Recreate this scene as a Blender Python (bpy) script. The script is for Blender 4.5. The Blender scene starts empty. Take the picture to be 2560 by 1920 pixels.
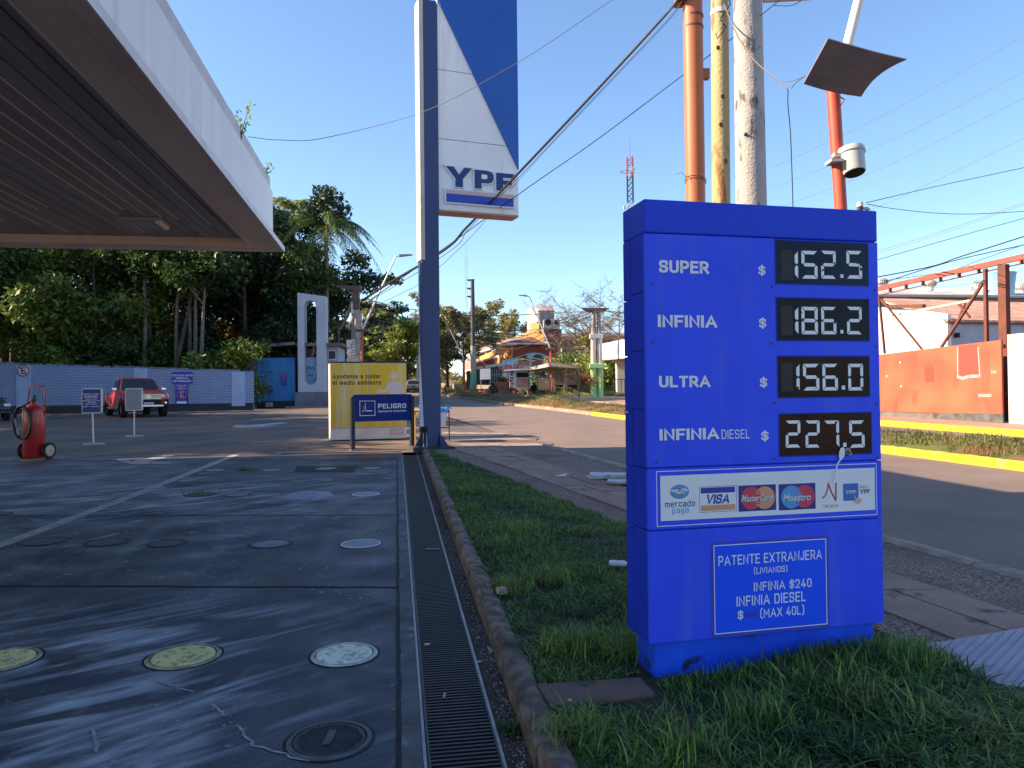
import bpy, math, random
import numpy as np
from mathutils import Vector, Matrix

# ---------------------------------------------------------------- camera, sky, sun, exposure
SC = bpy.context.scene
COL = SC.collection
R = math.radians
F, EYE, SLOPE = 1900.0, 1.45, 0.0165
PITCH, ROLL = 0.72, -0.65
cd = bpy.data.cameras.new('camera')
cam = bpy.data.objects.new('camera', cd)
COL.objects.link(cam)
cd.sensor_width = 36.0
cd.lens = 36.0 * F / 2560.0
cd.clip_start, cd.clip_end = 0.05, 3000.0
CR = (Matrix.Rotation(R(90 + PITCH), 3, 'X') @ Matrix.Rotation(R(ROLL), 3, 'Z'))
cam.matrix_world = Matrix.Translation((0, 0, EYE)) @ CR.to_4x4()
SC.camera = cam

SUN_EL, SUN_AZ = 30.0, 183.0          # direction the sun stands in, degrees counter-clockwise from +X
world = bpy.data.worlds.new('World')
SC.world = world
world.use_nodes = True
wn = world.node_tree.nodes
sky = wn.new('ShaderNodeTexSky')
sky.sky_type = 'NISHITA'
sky.sun_disc = False
sky.sun_elevation = R(SUN_EL)
sky.sun_rotation = R(90 - SUN_AZ)
sky.altitude = 200
sky.air_density = 1.0
sky.dust_density = 0.5
sky.ozone_density = 4.0
world.node_tree.links.new(sky.outputs[0], wn['Background'].inputs[0])
wn['Background'].inputs[1].default_value = 0.10
sl = bpy.data.lights.new('sun', 'SUN')
sl.energy = 5.0
sl.angle = R(0.5)
sl.color = (1.0, 0.77, 0.53)
so = bpy.data.objects.new('sun', sl)
COL.objects.link(so)
sd = Vector((math.cos(R(SUN_AZ)) * math.cos(R(SUN_EL)), math.sin(R(SUN_AZ)) * math.cos(R(SUN_EL)), math.sin(R(SUN_EL))))
so.rotation_euler = sd.to_track_quat('Z', 'Y').to_euler()
so.location = (-30, 0, 40)
SC.view_settings.view_transform = 'Standard'
SC.view_settings.look = 'None'
SC.view_settings.exposure = 1.5
SC.view_settings.gamma = 1.0
SC.cycles.max_bounces = 6
SC.cycles.transparent_max_bounces = 6

# ---------------------------------------------------------------- terrain and measuring helpers
def gz(y):
    return SLOPE * y + max(0.0, y - 45.0) * 0.009

def ray(px, py):
    return CR @ Vector(((px - 1280) / F, -(py - 960) / F, -1.0))

def P(px, py, Y):
    d = ray(px, py)
    return Vector((d.x / d.y * Y, Y, EYE + d.z / d.y * Y))

def G(px, py, dz=0.0):
    d = ray(px, py)
    lo, hi = 0.5, 600.0
    for _ in range(60):
        m = (lo + hi) / 2
        if EYE + d.z / d.y * m - gz(m) - dz > 0: lo = m
        else: hi = m
    return Vector((d.x / d.y * lo, lo, gz(lo) + dz))

class Plane:
    """a vertical plane through a point, turned by rot: turns sight lines into (along, up)"""
    def __init__(s, loc, rot):
        s.o = Vector(loc); s.u = Vector((math.cos(rot), math.sin(rot), 0)); s.n = Vector((-math.sin(rot), math.cos(rot), 0))
    def uv(s, px, py):
        d = ray(px, py); e = Vector((0, 0, EYE))
        t = (s.o - e).dot(s.n) / d.dot(s.n)
        q = e + d * t - s.o
        return q.dot(s.u), q.z
    def rect(s, x0, y0, x1, y1):
        xm, ym = (x0 + x1) / 2, (y0 + y1) / 2
        return s.uv(x0, ym)[0], s.uv(xm, y1)[1], s.uv(x1, ym)[0], s.uv(xm, y0)[1]

# ---------------------------------------------------------------- materials
def mat(name, col, rough=0.6, metal=0.0, col2=None, scale=4.0, detail=4.0, bump=0.0, bscale=None, spec=0.4,
        lo=0.35, hi=0.65, stretch=(1, 1, 1), island=0.0, trans=0.0, coat=0.0, col3=None, scale3=1.0, lo3=0.5, hi3=0.7, stretch3=(1, 1, 1)):
    m = bpy.data.materials.new(name)
    m.use_nodes = True
    nt = m.node_tree; N = nt.nodes; L = nt.links
    b = N['Principled BSDF']
    b.inputs['Roughness'].default_value = rough
    b.inputs['Metallic'].default_value = metal
    b.inputs['Specular IOR Level'].default_value = spec
    if coat: b.inputs['Coat Weight'].default_value = coat
    c4 = lambda c: (c[0], c[1], c[2], 1.0)
    out = None
    tc = None
    def noise(sc, st, det):
        nonlocal tc
        if tc is None: tc = N.new('ShaderNodeTexCoord')
        mp = N.new('ShaderNodeMapping'); mp.inputs['Scale'].default_value = st
        L.new(tc.outputs['Object'], mp.inputs['Vector'])
        nz = N.new('ShaderNodeTexNoise'); nz.inputs['Scale'].default_value = sc; nz.inputs['Detail'].default_value = det
        L.new(mp.outputs[0], nz.inputs['Vector'])
        return nz.outputs['Fac']
    def ramp(f, lo, hi):
        r_ = N.new('ShaderNodeMapRange'); r_.inputs[1].default_value = lo; r_.inputs[2].default_value = hi
        L.new(f, r_.inputs[0]); return r_.outputs[0]
    def mix(f, a, c):
        x = N.new('ShaderNodeMix'); x.data_type = 'RGBA'
        L.new(f, x.inputs[0])
        if isinstance(a, tuple): x.inputs[6].default_value = c4(a)
        else: L.new(a, x.inputs[6])
        if isinstance(c, tuple): x.inputs[7].default_value = c4(c)
        else: L.new(c, x.inputs[7])
        return x.outputs[2]
    out = tuple(col)
    if col2 is not None:
        out = mix(ramp(noise(scale, stretch, detail), lo, hi), out, tuple(col2))
    if col3 is not None:
        out = mix(ramp(noise(scale3, stretch3, detail), lo3, hi3), out, tuple(col3))
    if island:
        ge = N.new('ShaderNodeNewGeometry')
        hs = N.new('ShaderNodeHueSaturation')
        r1 = N.new('ShaderNodeMapRange'); r1.inputs[3].default_value = 1 - island; r1.inputs[4].default_value = 1 + island
        L.new(ge.outputs['Random Per Island'], r1.inputs[0]); L.new(r1.outputs[0], hs.inputs['Value'])
        r2 = N.new('ShaderNodeMapRange'); r2.inputs[3].default_value = 0.48; r2.inputs[4].default_value = 0.515
        L.new(ge.outputs['Random Per Island'], r2.inputs[0]); L.new(r2.outputs[0], hs.inputs['Hue'])
        if isinstance(out, tuple): hs.inputs['Color'].default_value = c4(out)
        else: L.new(out, hs.inputs['Color'])
        out = hs.outputs[0]
    if isinstance(out, tuple): b.inputs['Base Color'].default_value = c4(out)
    else: L.new(out, b.inputs['Base Color'])
    if bump:
        bp = N.new('ShaderNodeBump'); bp.inputs['Strength'].default_value = bump; bp.inputs['Distance'].default_value = 0.02
        L.new(noise(bscale or scale * 6, (1, 1, 1), 6.0), bp.inputs['Height']); L.new(bp.outputs[0], b.inputs['Normal'])
    if trans:
        t = N.new('ShaderNodeBsdfTranslucent'); ms = N.new('ShaderNodeMixShader'); ms.inputs[0].default_value = trans
        if isinstance(out, tuple): t.inputs[0].default_value = c4(out)
        else: L.new(out, t.inputs[0])
        L.new(b.outputs[0], ms.inputs[1]); L.new(t.outputs[0], ms.inputs[2]); L.new(ms.outputs[0], N['Material Output'].inputs[0])
    m['_out'] = 0
    return m

def brick_mat(name, c1, c2, mortar, bw, bh, ms=0.012, rough=0.8, bump=0.5, axis='XZ', dirt=None):
    m = bpy.data.materials.new(name); m.use_nodes = True
    nt = m.node_tree; N = nt.nodes; L = nt.links; b = N['Principled BSDF']
    b.inputs['Roughness'].default_value = rough
    tc = N.new('ShaderNodeTexCoord'); sp = N.new('ShaderNodeSeparateXYZ'); cb = N.new('ShaderNodeCombineXYZ')
    L.new(tc.outputs['Object'], sp.inputs[0])
    L.new(sp.outputs[axis[0]], cb.inputs[0]); L.new(sp.outputs[axis[1]], cb.inputs[1])
    br = N.new('ShaderNodeTexBrick')
    br.inputs['Color1'].default_value = (*c1, 1); br.inputs['Color2'].default_value = (*c2, 1); br.inputs['Mortar'].default_value = (*mortar, 1)
    br.inputs['Scale'].default_value = 1.0; br.inputs['Mortar Size'].default_value = ms
    br.inputs['Brick Width'].default_value = bw; br.inputs['Row Height'].default_value = bh
    L.new(cb.outputs[0], br.inputs['Vector'])
    nz = N.new('ShaderNodeTexNoise'); nz.inputs['Scale'].default_value = 1.3; nz.inputs['Detail'].default_value = 6
    L.new(tc.outputs['Object'], nz.inputs['Vector'])
    mr = N.new('ShaderNodeMapRange'); mr.inputs[1].default_value = 0.45; mr.inputs[2].default_value = 0.75
    L.new(nz.outputs['Fac'], mr.inputs[0])
    mx = N.new('ShaderNodeMix'); mx.data_type = 'RGBA'
    L.new(mr.outputs[0], mx.inputs[0]); L.new(br.outputs['Color'], mx.inputs[6])
    d = dirt or tuple(x * 0.6 for x in c1)
    mx.inputs[7].default_value = (*d, 1)
    L.new(mx.outputs[2], b.inputs['Base Color'])
    bp = N.new('ShaderNodeBump'); bp.inputs['Strength'].default_value = bump; bp.inputs['Distance'].default_value = 0.02; bp.invert = True
    L.new(br.outputs['Fac'], bp.inputs['Height']); L.new(bp.outputs[0], b.inputs['Normal'])
    return m

def forecourt_mat():
    """worn dark concrete: cloudy greys, wiped pale smears, fine grain, red dust carried in from the drive"""
    m = bpy.data.materials.new('worn_forecourt'); m.use_nodes = True
    nt = m.node_tree; N = nt.nodes; L = nt.links; b = N['Principled BSDF']
    tc = N.new('ShaderNodeTexCoord')
    def nz(scale, st=(1, 1, 1), rot=0, det=5.0, dist=0.0):
        mp = N.new('ShaderNodeMapping'); mp.inputs['Scale'].default_value = st; m0 = N.new('ShaderNodeMapping'); m0.inputs['Rotation'].default_value = (0, 0, rot)
        L.new(tc.outputs['Object'], m0.inputs[0]); L.new(m0.outputs[0], mp.inputs[0])
        n = N.new('ShaderNodeTexNoise'); n.inputs['Scale'].default_value = scale; n.inputs['Detail'].default_value = det; n.inputs['Distortion'].default_value = dist
        L.new(mp.outputs[0], n.inputs['Vector']); return n.outputs['Fac']
    def mr(f, a, c, o0=0.0, o1=1.0):
        r_ = N.new('ShaderNodeMapRange'); r_.inputs[1].default_value = a; r_.inputs[2].default_value = c
        r_.inputs[3].default_value = o0; r_.inputs[4].default_value = o1; L.new(f, r_.inputs[0]); return r_.outputs[0]
    def mul(a, c):
        x = N.new('ShaderNodeMath'); x.operation = 'MULTIPLY'; L.new(a, x.inputs[0]); L.new(c, x.inputs[1]); return x.outputs[0]
    def mix(f, a, c):
        x = N.new('ShaderNodeMix'); x.data_type = 'RGBA'; L.new(f, x.inputs[0])
        for q, v in ((6, a), (7, c)):
            if isinstance(v, tuple): x.inputs[q].default_value = (*v, 1)
            else: L.new(v, x.inputs[q])
        return x.outputs[2]
    c = mix(mr(nz(0.9, det=8), 0.32, 0.68), (0.017, 0.022, 0.034), (0.066, 0.076, 0.102))
    c = mix(mr(nz(70, det=2), 0.35, 0.75, 0.0, 0.45), c, (0.02, 0.02, 0.023))
    sp = N.new('ShaderNodeSeparateXYZ'); L.new(tc.outputs['Object'], sp.inputs[0])
    X_, Y_ = sp.outputs['X'], sp.outputs['Y']
    left = mul(mr(X_, -0.55, -1.5), mul(mr(Y_, 5.6, 4.2), mr(Y_, 2.0, 2.4)))           # where the yard was scrubbed
    back = mul(mr(X_, -1.2, -2.6), mul(mr(Y_, 12.5, 11.0), mr(Y_, 7.6, 9.4)))
    edge = mul(mr(X_, -1.2, -.5), mr(Y_, 3.6, 2.6))
    def add(a, c):
        x = N.new('ShaderNodeMath'); x.operation = 'MAXIMUM'; L.new(a, x.inputs[0]); L.new(c, x.inputs[1]); return x.outputs[0]
    streak = mr(nz(1.5, (0.55, 3.0, 1), R(-40), 7, 1.4), 0.46, 0.72)
    where = add(add(left, back), edge)
    smear = mul(mul(streak, mr(nz(0.8, det=3), 0.36, 0.58)), where)
    c = mix(mul(smear, mr(nz(9, (0.4, 2, 1), R(-40), 4), 0.22, 0.55)), c, (0.60, 0.64, 0.72))
    faint = mul(mr(nz(0.9, (0.6, 2.2, 1), R(-20), 6, .8), 0.50, 0.75), mr(nz(0.5), 0.42, 0.6))
    c = mix(mr(faint, 0, 1, 0, .35), c, (0.20, 0.22, 0.26))
    tyre = mul(mr(nz(0.8, (3.5, 0.22, 1), R(-8), 4, 0.4), 0.52, 0.72), mr(nz(0.4), 0.42, 0.6))
    c = mix(mr(tyre, 0, 1, 0, 0.6), c, (0.20, 0.21, 0.235))
    blot = mul(mr(nz(3.2, det=8, dist=.8), 0.56, 0.70), mr(nz(0.33), 0.40, 0.62))
    c = mix(mr(blot, 0, 1, 0, .75), c, (0.30, 0.32, 0.37))
    fleck = mul(mr(nz(26, det=1), 0.69, 0.73), mr(nz(1.1), 0.48, 0.62))
    c = mix(fleck, c, (0.35, 0.35, 0.36))
    dust = mul(mr(sp.outputs['Y'], 12.0, 17.0), mr(nz(0.7, det=7), 0.35, 0.7, 0.15, 0.6))
    c = mix(dust, c, (0.16, 0.095, 0.06))
    L.new(c, b.inputs['Base Color'])
    L.new(mr(nz(1.7), 0.3, 0.7, 0.38, 0.72), b.inputs['Roughness'])
    b.inputs['Specular IOR Level'].default_value = 0.35
    bp = N.new('ShaderNodeBump'); bp.inputs['Strength'].default_value = 0.35; bp.inputs['Distance'].default_value = 0.006
    L.new(nz(90, det=4), bp.inputs['Height']); L.new(bp.outputs[0], b.inputs['Normal'])
    return m

M = {}
M['forecourt'] = forecourt_mat()
M['asphalt'] = mat('street_asphalt', (0.155, 0.118, 0.10), 0.85, col2=(0.205, 0.152, 0.13), scale=0.7, bump=0.3, bscale=60, detail=8, col3=(0.19, 0.145, 0.12), scale3=0.35, stretch3=(3, 0.4, 1))
M['drive'] = mat('dusty_drive', (0.075, 0.07, 0.07), 0.85, col2=(0.14, 0.11, 0.09), scale=0.5, bump=0.3, bscale=40, detail=8, col3=(0.24, 0.13, 0.075), scale3=0.25, lo3=0.5, hi3=0.68)
M['apron'] = mat('dusty_apron', (0.21, 0.125, 0.08), 0.85, col2=(0.12, 0.095, 0.08), scale=0.6, bump=0.3, bscale=40, detail=8)
M['soil'] = mat('red_soil', (0.16, 0.062, 0.030), 0.95, col2=(0.24, 0.11, 0.055), scale=2.0, bump=0.8, bscale=14, detail=8)
M['verge_soil'] = mat('verge_soil', (0.03, 0.028, 0.018), 0.95, col2=(0.05, 0.055, 0.02), scale=5, bump=0.8, bscale=20, detail=8)
M['mound'] = mat('grassy_mound', (0.17, 0.07, 0.032), 0.95, col2=(0.085, 0.10, 0.022), scale=0.9, bump=0.9, bscale=9, detail=9, lo=0.44, hi=0.58, col3=(0.15, 0.13, 0.045), scale3=3.5, lo3=0.55, hi3=0.72)
M['lawn'] = mat('lawn', (0.06, 0.09, 0.02), 0.95, col2=(0.11, 0.13, 0.03), scale=1.5, bump=0.8, bscale=9, detail=8)
M['gravel'] = mat('washed_gravel', (0.11, 0.07, 0.055), 0.9, col2=(0.36, 0.25, 0.20), scale=60, lo=.42, hi=.6, bump=1.0, bscale=55, detail=2, col3=(0.08, 0.06, 0.05), scale3=1.2, lo3=0.5, hi3=0.8)
M['slab'] = mat('pavement_slab', (0.26, 0.165, 0.125), 0.88, col2=(0.34, 0.23, 0.18), scale=2.2, bump=0.6, bscale=40, detail=8, col3=(.07,.06,.05), scale3=5, lo3=.58, hi3=.72)
M['kerb'] = mat('old_kerb', (0.12, 0.09, 0.075), 0.92, col2=(0.27, 0.21, 0.175), scale=11, lo=.42, hi=.62, bump=1.0, bscale=45, detail=8, col3=(0.05, 0.04, 0.033), scale3=3, lo3=0.55, hi3=0.75)
M['gutter'] = mat('dirty_gutter', (0.06, 0.042, 0.033), 0.9, col2=(0.12, 0.088, 0.07), scale=3, bump=0.6, bscale=30, detail=8)
M['palekerb'] = mat('worn_white_kerb', (0.34, 0.28, 0.23), 0.9, col2=(0.22, 0.18, 0.15), scale=5, bump=0.5, bscale=30, detail=8)
M['yellowkerb'] = mat('yellow_kerb', (0.72, 0.46, 0.02), 0.75, col2=(0.58, 0.36, 0.025), scale=3, bump=0.4, detail=8, col3=(0.30, 0.22, 0.14), scale3=7, lo3=.60, hi3=.66)
M['weatherkerb'] = mat('weathered_kerb', (0.22, 0.17, 0.13), 0.9, col2=(0.34, 0.27, 0.2), scale=2, bump=0.5, detail=8)
M['pink'] = mat('far_pavement', (0.33, 0.22, 0.16), 0.9, col2=(0.26, 0.18, 0.14), scale=1.2, bump=0.2, detail=8)
M['black'] = mat('black_void', (0.012, 0.012, 0.013), 0.8)
M['joint'] = mat('joint_filler', (0.018, 0.017, 0.018), 0.85, col2=(0.035, 0.033, 0.033), scale=9)
M['paint'] = mat('worn_white_paint', (0.42, 0.42, 0.42), 0.75, col2=(0.30, 0.30, 0.30), scale=4, detail=8, col3=(0.10, 0.10, 0.105), scale3=14, lo3=0.56, hi3=0.68)
M['paint_faint'] = mat('faint_paint', (0.17, 0.17, 0.165), 0.8, col2=(0.09, 0.088, 0.085), scale=5, detail=8)
M['paint_cream'] = mat('cream_paint', (0.24, 0.2, 0.14), 0.8, col2=(0.12, 0.105, 0.09), scale=3, detail=8)
M['iron'] = mat('drain_iron', (0.035, 0.037, 0.045), 0.5, 0.6, col2=(0.06, 0.055, 0.055), scale=6, spec=0.5)
M['steel'] = mat('bare_steel', (0.32, 0.33, 0.35), 0.4, 0.7, col2=(0.22, 0.22, 0.24), scale=8)

# ---------------------------------------------------------------- mesh building
_tc = {}
def text_geo(s, bold=0.0):
    k = (s, bold)
    if k in _tc: return _tc[k]
    c = bpy.data.curves.new('lettering', 'FONT'); c.body = s; c.offset = bold; c.resolution_u = 3
    o = bpy.data.objects.new('lettering', c); COL.objects.link(o)
    bpy.context.view_layer.update()
    me = bpy.data.meshes.new_from_object(o.evaluated_get(bpy.context.evaluated_depsgraph_get()))
    vs = [(v.co.x, v.co.y) for v in me.vertices]; fs = [tuple(p.vertices) for p in me.polygons]
    bpy.data.objects.remove(o); bpy.data.curves.remove(c); bpy.data.meshes.remove(me)
    _tc[k] = (vs, fs); return _tc[k]

# a plain sign-writer's alphabet: centre lines on a unit cap height, corners rounded by the third number
GL = {}
def _gl(ch, w, *paths): GL[ch] = (w, paths)
for ch, w, p_ in (
 ('A', .74, [[(0, 0), (.37, 1), (.74, 0)], [(.13, .30), (.61, .30)]]), ('B', .60, [[(0, 0), (0, 1), (.56, 1, .22), (.56, .53, .2), (0, .53)], [(.1, .53), (.6, .53, .24), (.6, 0, .24), (0, 0)]]),
 ('C', .58, [[(.58, .74), (.58, 1, .28), (0, 1, .28), (0, 0, .28), (.58, 0, .28), (.58, .26)]]), ('D', .60, [[(0, 0), (0, 1), (.6, 1, .34), (.6, 0, .34), (0, 0)]]),
 ('E', .50, [[(.5, 1), (0, 1), (0, 0), (.5, 0)], [(0, .52), (.44, .52)]]), ('F', .50, [[(.5, 1), (0, 1), (0, 0)], [(0, .50), (.43, .50)]]),
 ('G', .60, [[(.6, .84), (.6, 1, .2), (0, 1, .28), (0, 0, .28), (.6, 0, .28), (.6, .42), (.36, .42)]]), ('H', .60, [[(0, 0), (0, 1)], [(.6, 0), (.6, 1)], [(0, .52), (.6, .52)]]),
 ('I', .0, [[(0, 0), (0, 1)]]), ('J', .42, [[(.42, 1), (.42, 0, .26), (0, 0, .24), (0, .22)]]), ('K', .60, [[(0, 0), (0, 1)], [(.58, 1), (.03, .42)], [(.22, .6), (.6, 0)]]),
 ('L', .48, [[(0, 1), (0, 0), (.48, 0)]]), ('M', .76, [[(0, 0), (0, 1), (.38, .32), (.76, 1), (.76, 0)]]), ('N', .62, [[(0, 0), (0, 1), (.62, 0), (.62, 1)]]),
 ('O', .62, [[(0, .5), (0, 1, .3), (.62, 1, .3), (.62, 0, .3), (0, 0, .3), (0, .5)]]), ('P', .56, [[(0, 0), (0, 1), (.56, 1, .26), (.56, .42, .26), (0, .42)]]),
 ('R', .58, [[(0, 0), (0, 1), (.56, 1, .26), (.56, .44, .26), (0, .44)], [(.30, .44), (.6, 0)]]), ('S', .56, [[(.55, .78), (.55, 1, .25), (0, 1, .25), (0, .54, .22), (.56, .49, .22), (.56, 0, .25), (0, 0, .25), (0, .22)]]),
 ('T', .58, [[(0, 1), (.58, 1)], [(.29, 1), (.29, 0)]]), ('U', .60, [[(0, 1), (0, 0, .3), (.6, 0, .3), (.6, 1)]]), ('V', .68, [[(0, 1), (.34, 0), (.68, 1)]]), ('X', .64, [[(0, 0), (.64, 1)], [(0, 1), (.64, 0)]]),
 ('Y', .66, [[(0, 1), (.33, .45), (.66, 1)], [(.33, .45), (.33, 0)]]), ('Z', .56, [[(0, 1), (.56, 1), (0, 0), (.56, 0)]]),
 ('0', .52, [[(0, .5), (0, 1, .26), (.52, 1, .26), (.52, 0, .26), (0, 0, .26), (0, .5)]]), ('1', .2, [[(0, .78), (.2, 1), (.2, 0)]]), ('2', .52, [[(0, .76), (0, 1, .26), (.52, 1, .26), (.52, .58, .2), (0, 0), (.52, 0)]]),
 ('4', .58, [[(.58, .24), (0, .24), (.36, 1)], [(.42, .5), (.42, 0)]]), ('3', .5, [[(0, 1), (.5, 1), (.2, .6), (.5, .58, .25), (.5, 0, .25), (0, 0, .2)]]), ('6', .52, [[(.4, 1), (0, .4, .1), (0, 0, .26), (.52, 0, .26), (.52, .55, .26), (.05, .55)]]),
 ('8', .52, [[(.26, .53), (.04, .53, .2), (.04, 1, .2), (.48, 1, .2), (.48, .53, .2), (.26, .53)], [(.26, .53), (0, .53, .24), (0, 0, .24), (.52, 0, .24), (.52, .53, .24), (.26, .53)]]), ('9', .52, [[(.12, 0), (.52, .6, .1), (.52, 1, .26), (0, 1, .26), (0, .45, .26), (.47, .45)]]),
 ('$', .54, [[(.53, .76), (.53, .94, .25), (0, .94, .25), (0, .53, .2), (.54, .49, .2), (.54, .06, .25), (0, .06, .25), (0, .24)], [(.27, 1.1), (.27, -.1)]]), ('(', .2, [[(.2, 1.12), (0, 1.0, .2), (0, 0, .2), (.2, -.12)]]), (')', .2, [[(0, 1.12), (.2, 1.0, .2), (.2, 0, .2), (0, -.12)]]),
 ('a', .44, [[(.02, .72), (.44, .72, .2), (.44, 0)], [(.44, .42), (0, .42, .18), (0, 0, .18), (.44, 0, .1), (.44, .2)]]), ('b', .46, [[(0, 1), (0, 0), (.46, 0, .22), (.46, .72, .22), (0, .72)]]), ('c', .42, [[(.42, .56), (.42, .72, .2), (0, .72, .22), (0, 0, .22), (.42, 0, .2), (.42, .16)]]),
 ('d', .46, [[(.46, 1), (.46, 0), (0, 0, .22), (0, .72, .22), (.46, .72)]]), ('e', .46, [[(0, .38), (.46, .38), (.46, .72, .22), (0, .72, .22), (0, 0, .22), (.44, 0, .2)]]), ('f', .3, [[(.3, 1), (.1, 1, .15), (.1, 0)], [(0, .7), (.28, .7)]]), ('g', .46, [[(.46, .1), (0, .06, .2), (0, .72, .22), (.46, .72), (.46, -.26, .22), (.04, -.26)]]),
 ('i', .0, [[(0, 0), (0, .72)], [(0, .92), (0, 1.02)]]), ('l', .0, [[(0, 0), (0, 1)]]), ('m', .72, [[(0, 0), (0, .72)], [(0, .66), (.36, .74, .2), (.36, 0)], [(.36, .66), (.72, .74, .2), (.72, 0)]]), ('n', .44, [[(0, 0), (0, .72)], [(0, .62), (.44, .76, .22), (.44, 0)]]),
 ('o', .46, [[(0, .36), (0, .72, .22), (.46, .72, .22), (.46, 0, .22), (0, 0, .22), (0, .36)]]), ('p', .46, [[(0, -.28), (0, .72), (.46, .72, .22), (.46, 0, .22), (0, 0)]]), ('r', .28, [[(0, 0), (0, .72)], [(0, .6), (.28, .72, .1)]]), ('s', .42, [[(.4, .58), (.4, .72, .18), (0, .72, .18), (0, .38, .16), (.42, .34, .16), (.42, 0, .18), (0, 0, .18), (0, .14)]]),
 ('t', .3, [[(.1, .95), (.1, 0, .15), (.3, 0)], [(0, .7), (.3, .7)]]), ('u', .44, [[(0, .72), (0, 0, .22), (.44, 0, .1), (.44, .2)], [(.44, .72), (.44, 0)]]), ('y', .48, [[(0, .72), (.24, .02)], [(.48, .72), (.16, -.26), (.02, -.26)]]), ('j', .14, [[(.14, .72), (.14, -.26, .15), (0, -.26)], [(.14, .92), (.14, 1.02)]])):
    _gl(ch, w, *p_)
def _round(path):
    out = []; n = len(path)
    for i, q in enumerate(path):
        if len(q) < 3 or i in (0, n - 1): out.append(Vector(q[:2])); continue
        p0, p1, p2 = Vector(path[i - 1][:2]), Vector(q[:2]), Vector(path[i + 1][:2]); r_ = q[2]
        a = p1 + (p0 - p1).normalized() * min(r_, (p0 - p1).length * .5); c = p1 + (p2 - p1).normalized() * min(r_, (p2 - p1).length * .5)
        for k in range(6): t = k / 5; out.append(a * (1 - t) ** 2 + p1 * 2 * t * (1 - t) + c * t * t)
    return [q for i, q in enumerate(out) if i == 0 or (q - out[i - 1]).length > 1e-4]
def sign_text(b, t, u0, z0, u1, z1, y, wt=.17, shear=0.0, gap=.20):
    """letters drawn with even strokes of weight wt (share of cap height), fitted to a box"""
    x = 0; strokes = []
    for ch in t:
        if ch == ' ': x += .30 + gap; continue
        w, ps = GL.get(ch, GL.get(ch.upper(), GL['I']))
        for p_ in ps: strokes.append([q + Vector((x, 0)) for q in _round(p_)])
        x += w + wt + gap
    xs = [q.x for s_ in strokes for q in s_]; ys = [q.y for s_ in strokes for q in s_]
    X0, X1, Y0, Y1 = min(xs) - wt / 2, max(xs) + wt / 2, min(ys) - (wt / 2 if min(ys) < -.05 or True else 0), max(ys) + wt / 2
    kx, ky = (u1 - u0 - abs(shear) * (z1 - z0)) / (X1 - X0), (z1 - z0) / (Y1 - Y0)
    for j, s_ in enumerate(strokes):
        n = len(s_); closed = (s_[0] - s_[-1]).length < 1e-3; L_, R_ = [], []
        for i, q in enumerate(s_):
            a = s_[i - 1] if i else (s_[-2] if closed else None); c = s_[i + 1] if i < n - 1 else (s_[1] if closed else None)
            d1 = (q - a).normalized() if a is not None else None; d2 = (c - q).normalized() if c is not None else None
            if d1 is None: d1 = d2; q = q - d1 * wt / 2
            elif d2 is None: d2 = d1; q = q + d1 * wt / 2
            nn = Vector((-(d1.y + d2.y), d1.x + d2.x)); nn = nn.normalized() if nn.length > .2 else Vector((-d2.y, d2.x))
            k = wt / 2 / max(.55, nn.dot(Vector((-d2.y, d2.x)))); L_.append(q + nn * k); R_.append(q - nn * k)
        vs = [v for pr in zip(L_, R_) for v in pr]; pts = []
        for v in vs:
            zz = (v.y - Y0) * ky; pts.append((u0 + (v.x - X0) * kx + shear * zz, y - .00025 * (j % 3), z0 + zz))
        b.add(pts, [(2 * i, 2 * i + 1, 2 * i + 3, 2 * i + 2) for i in range(n - 1)])
    return b

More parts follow.
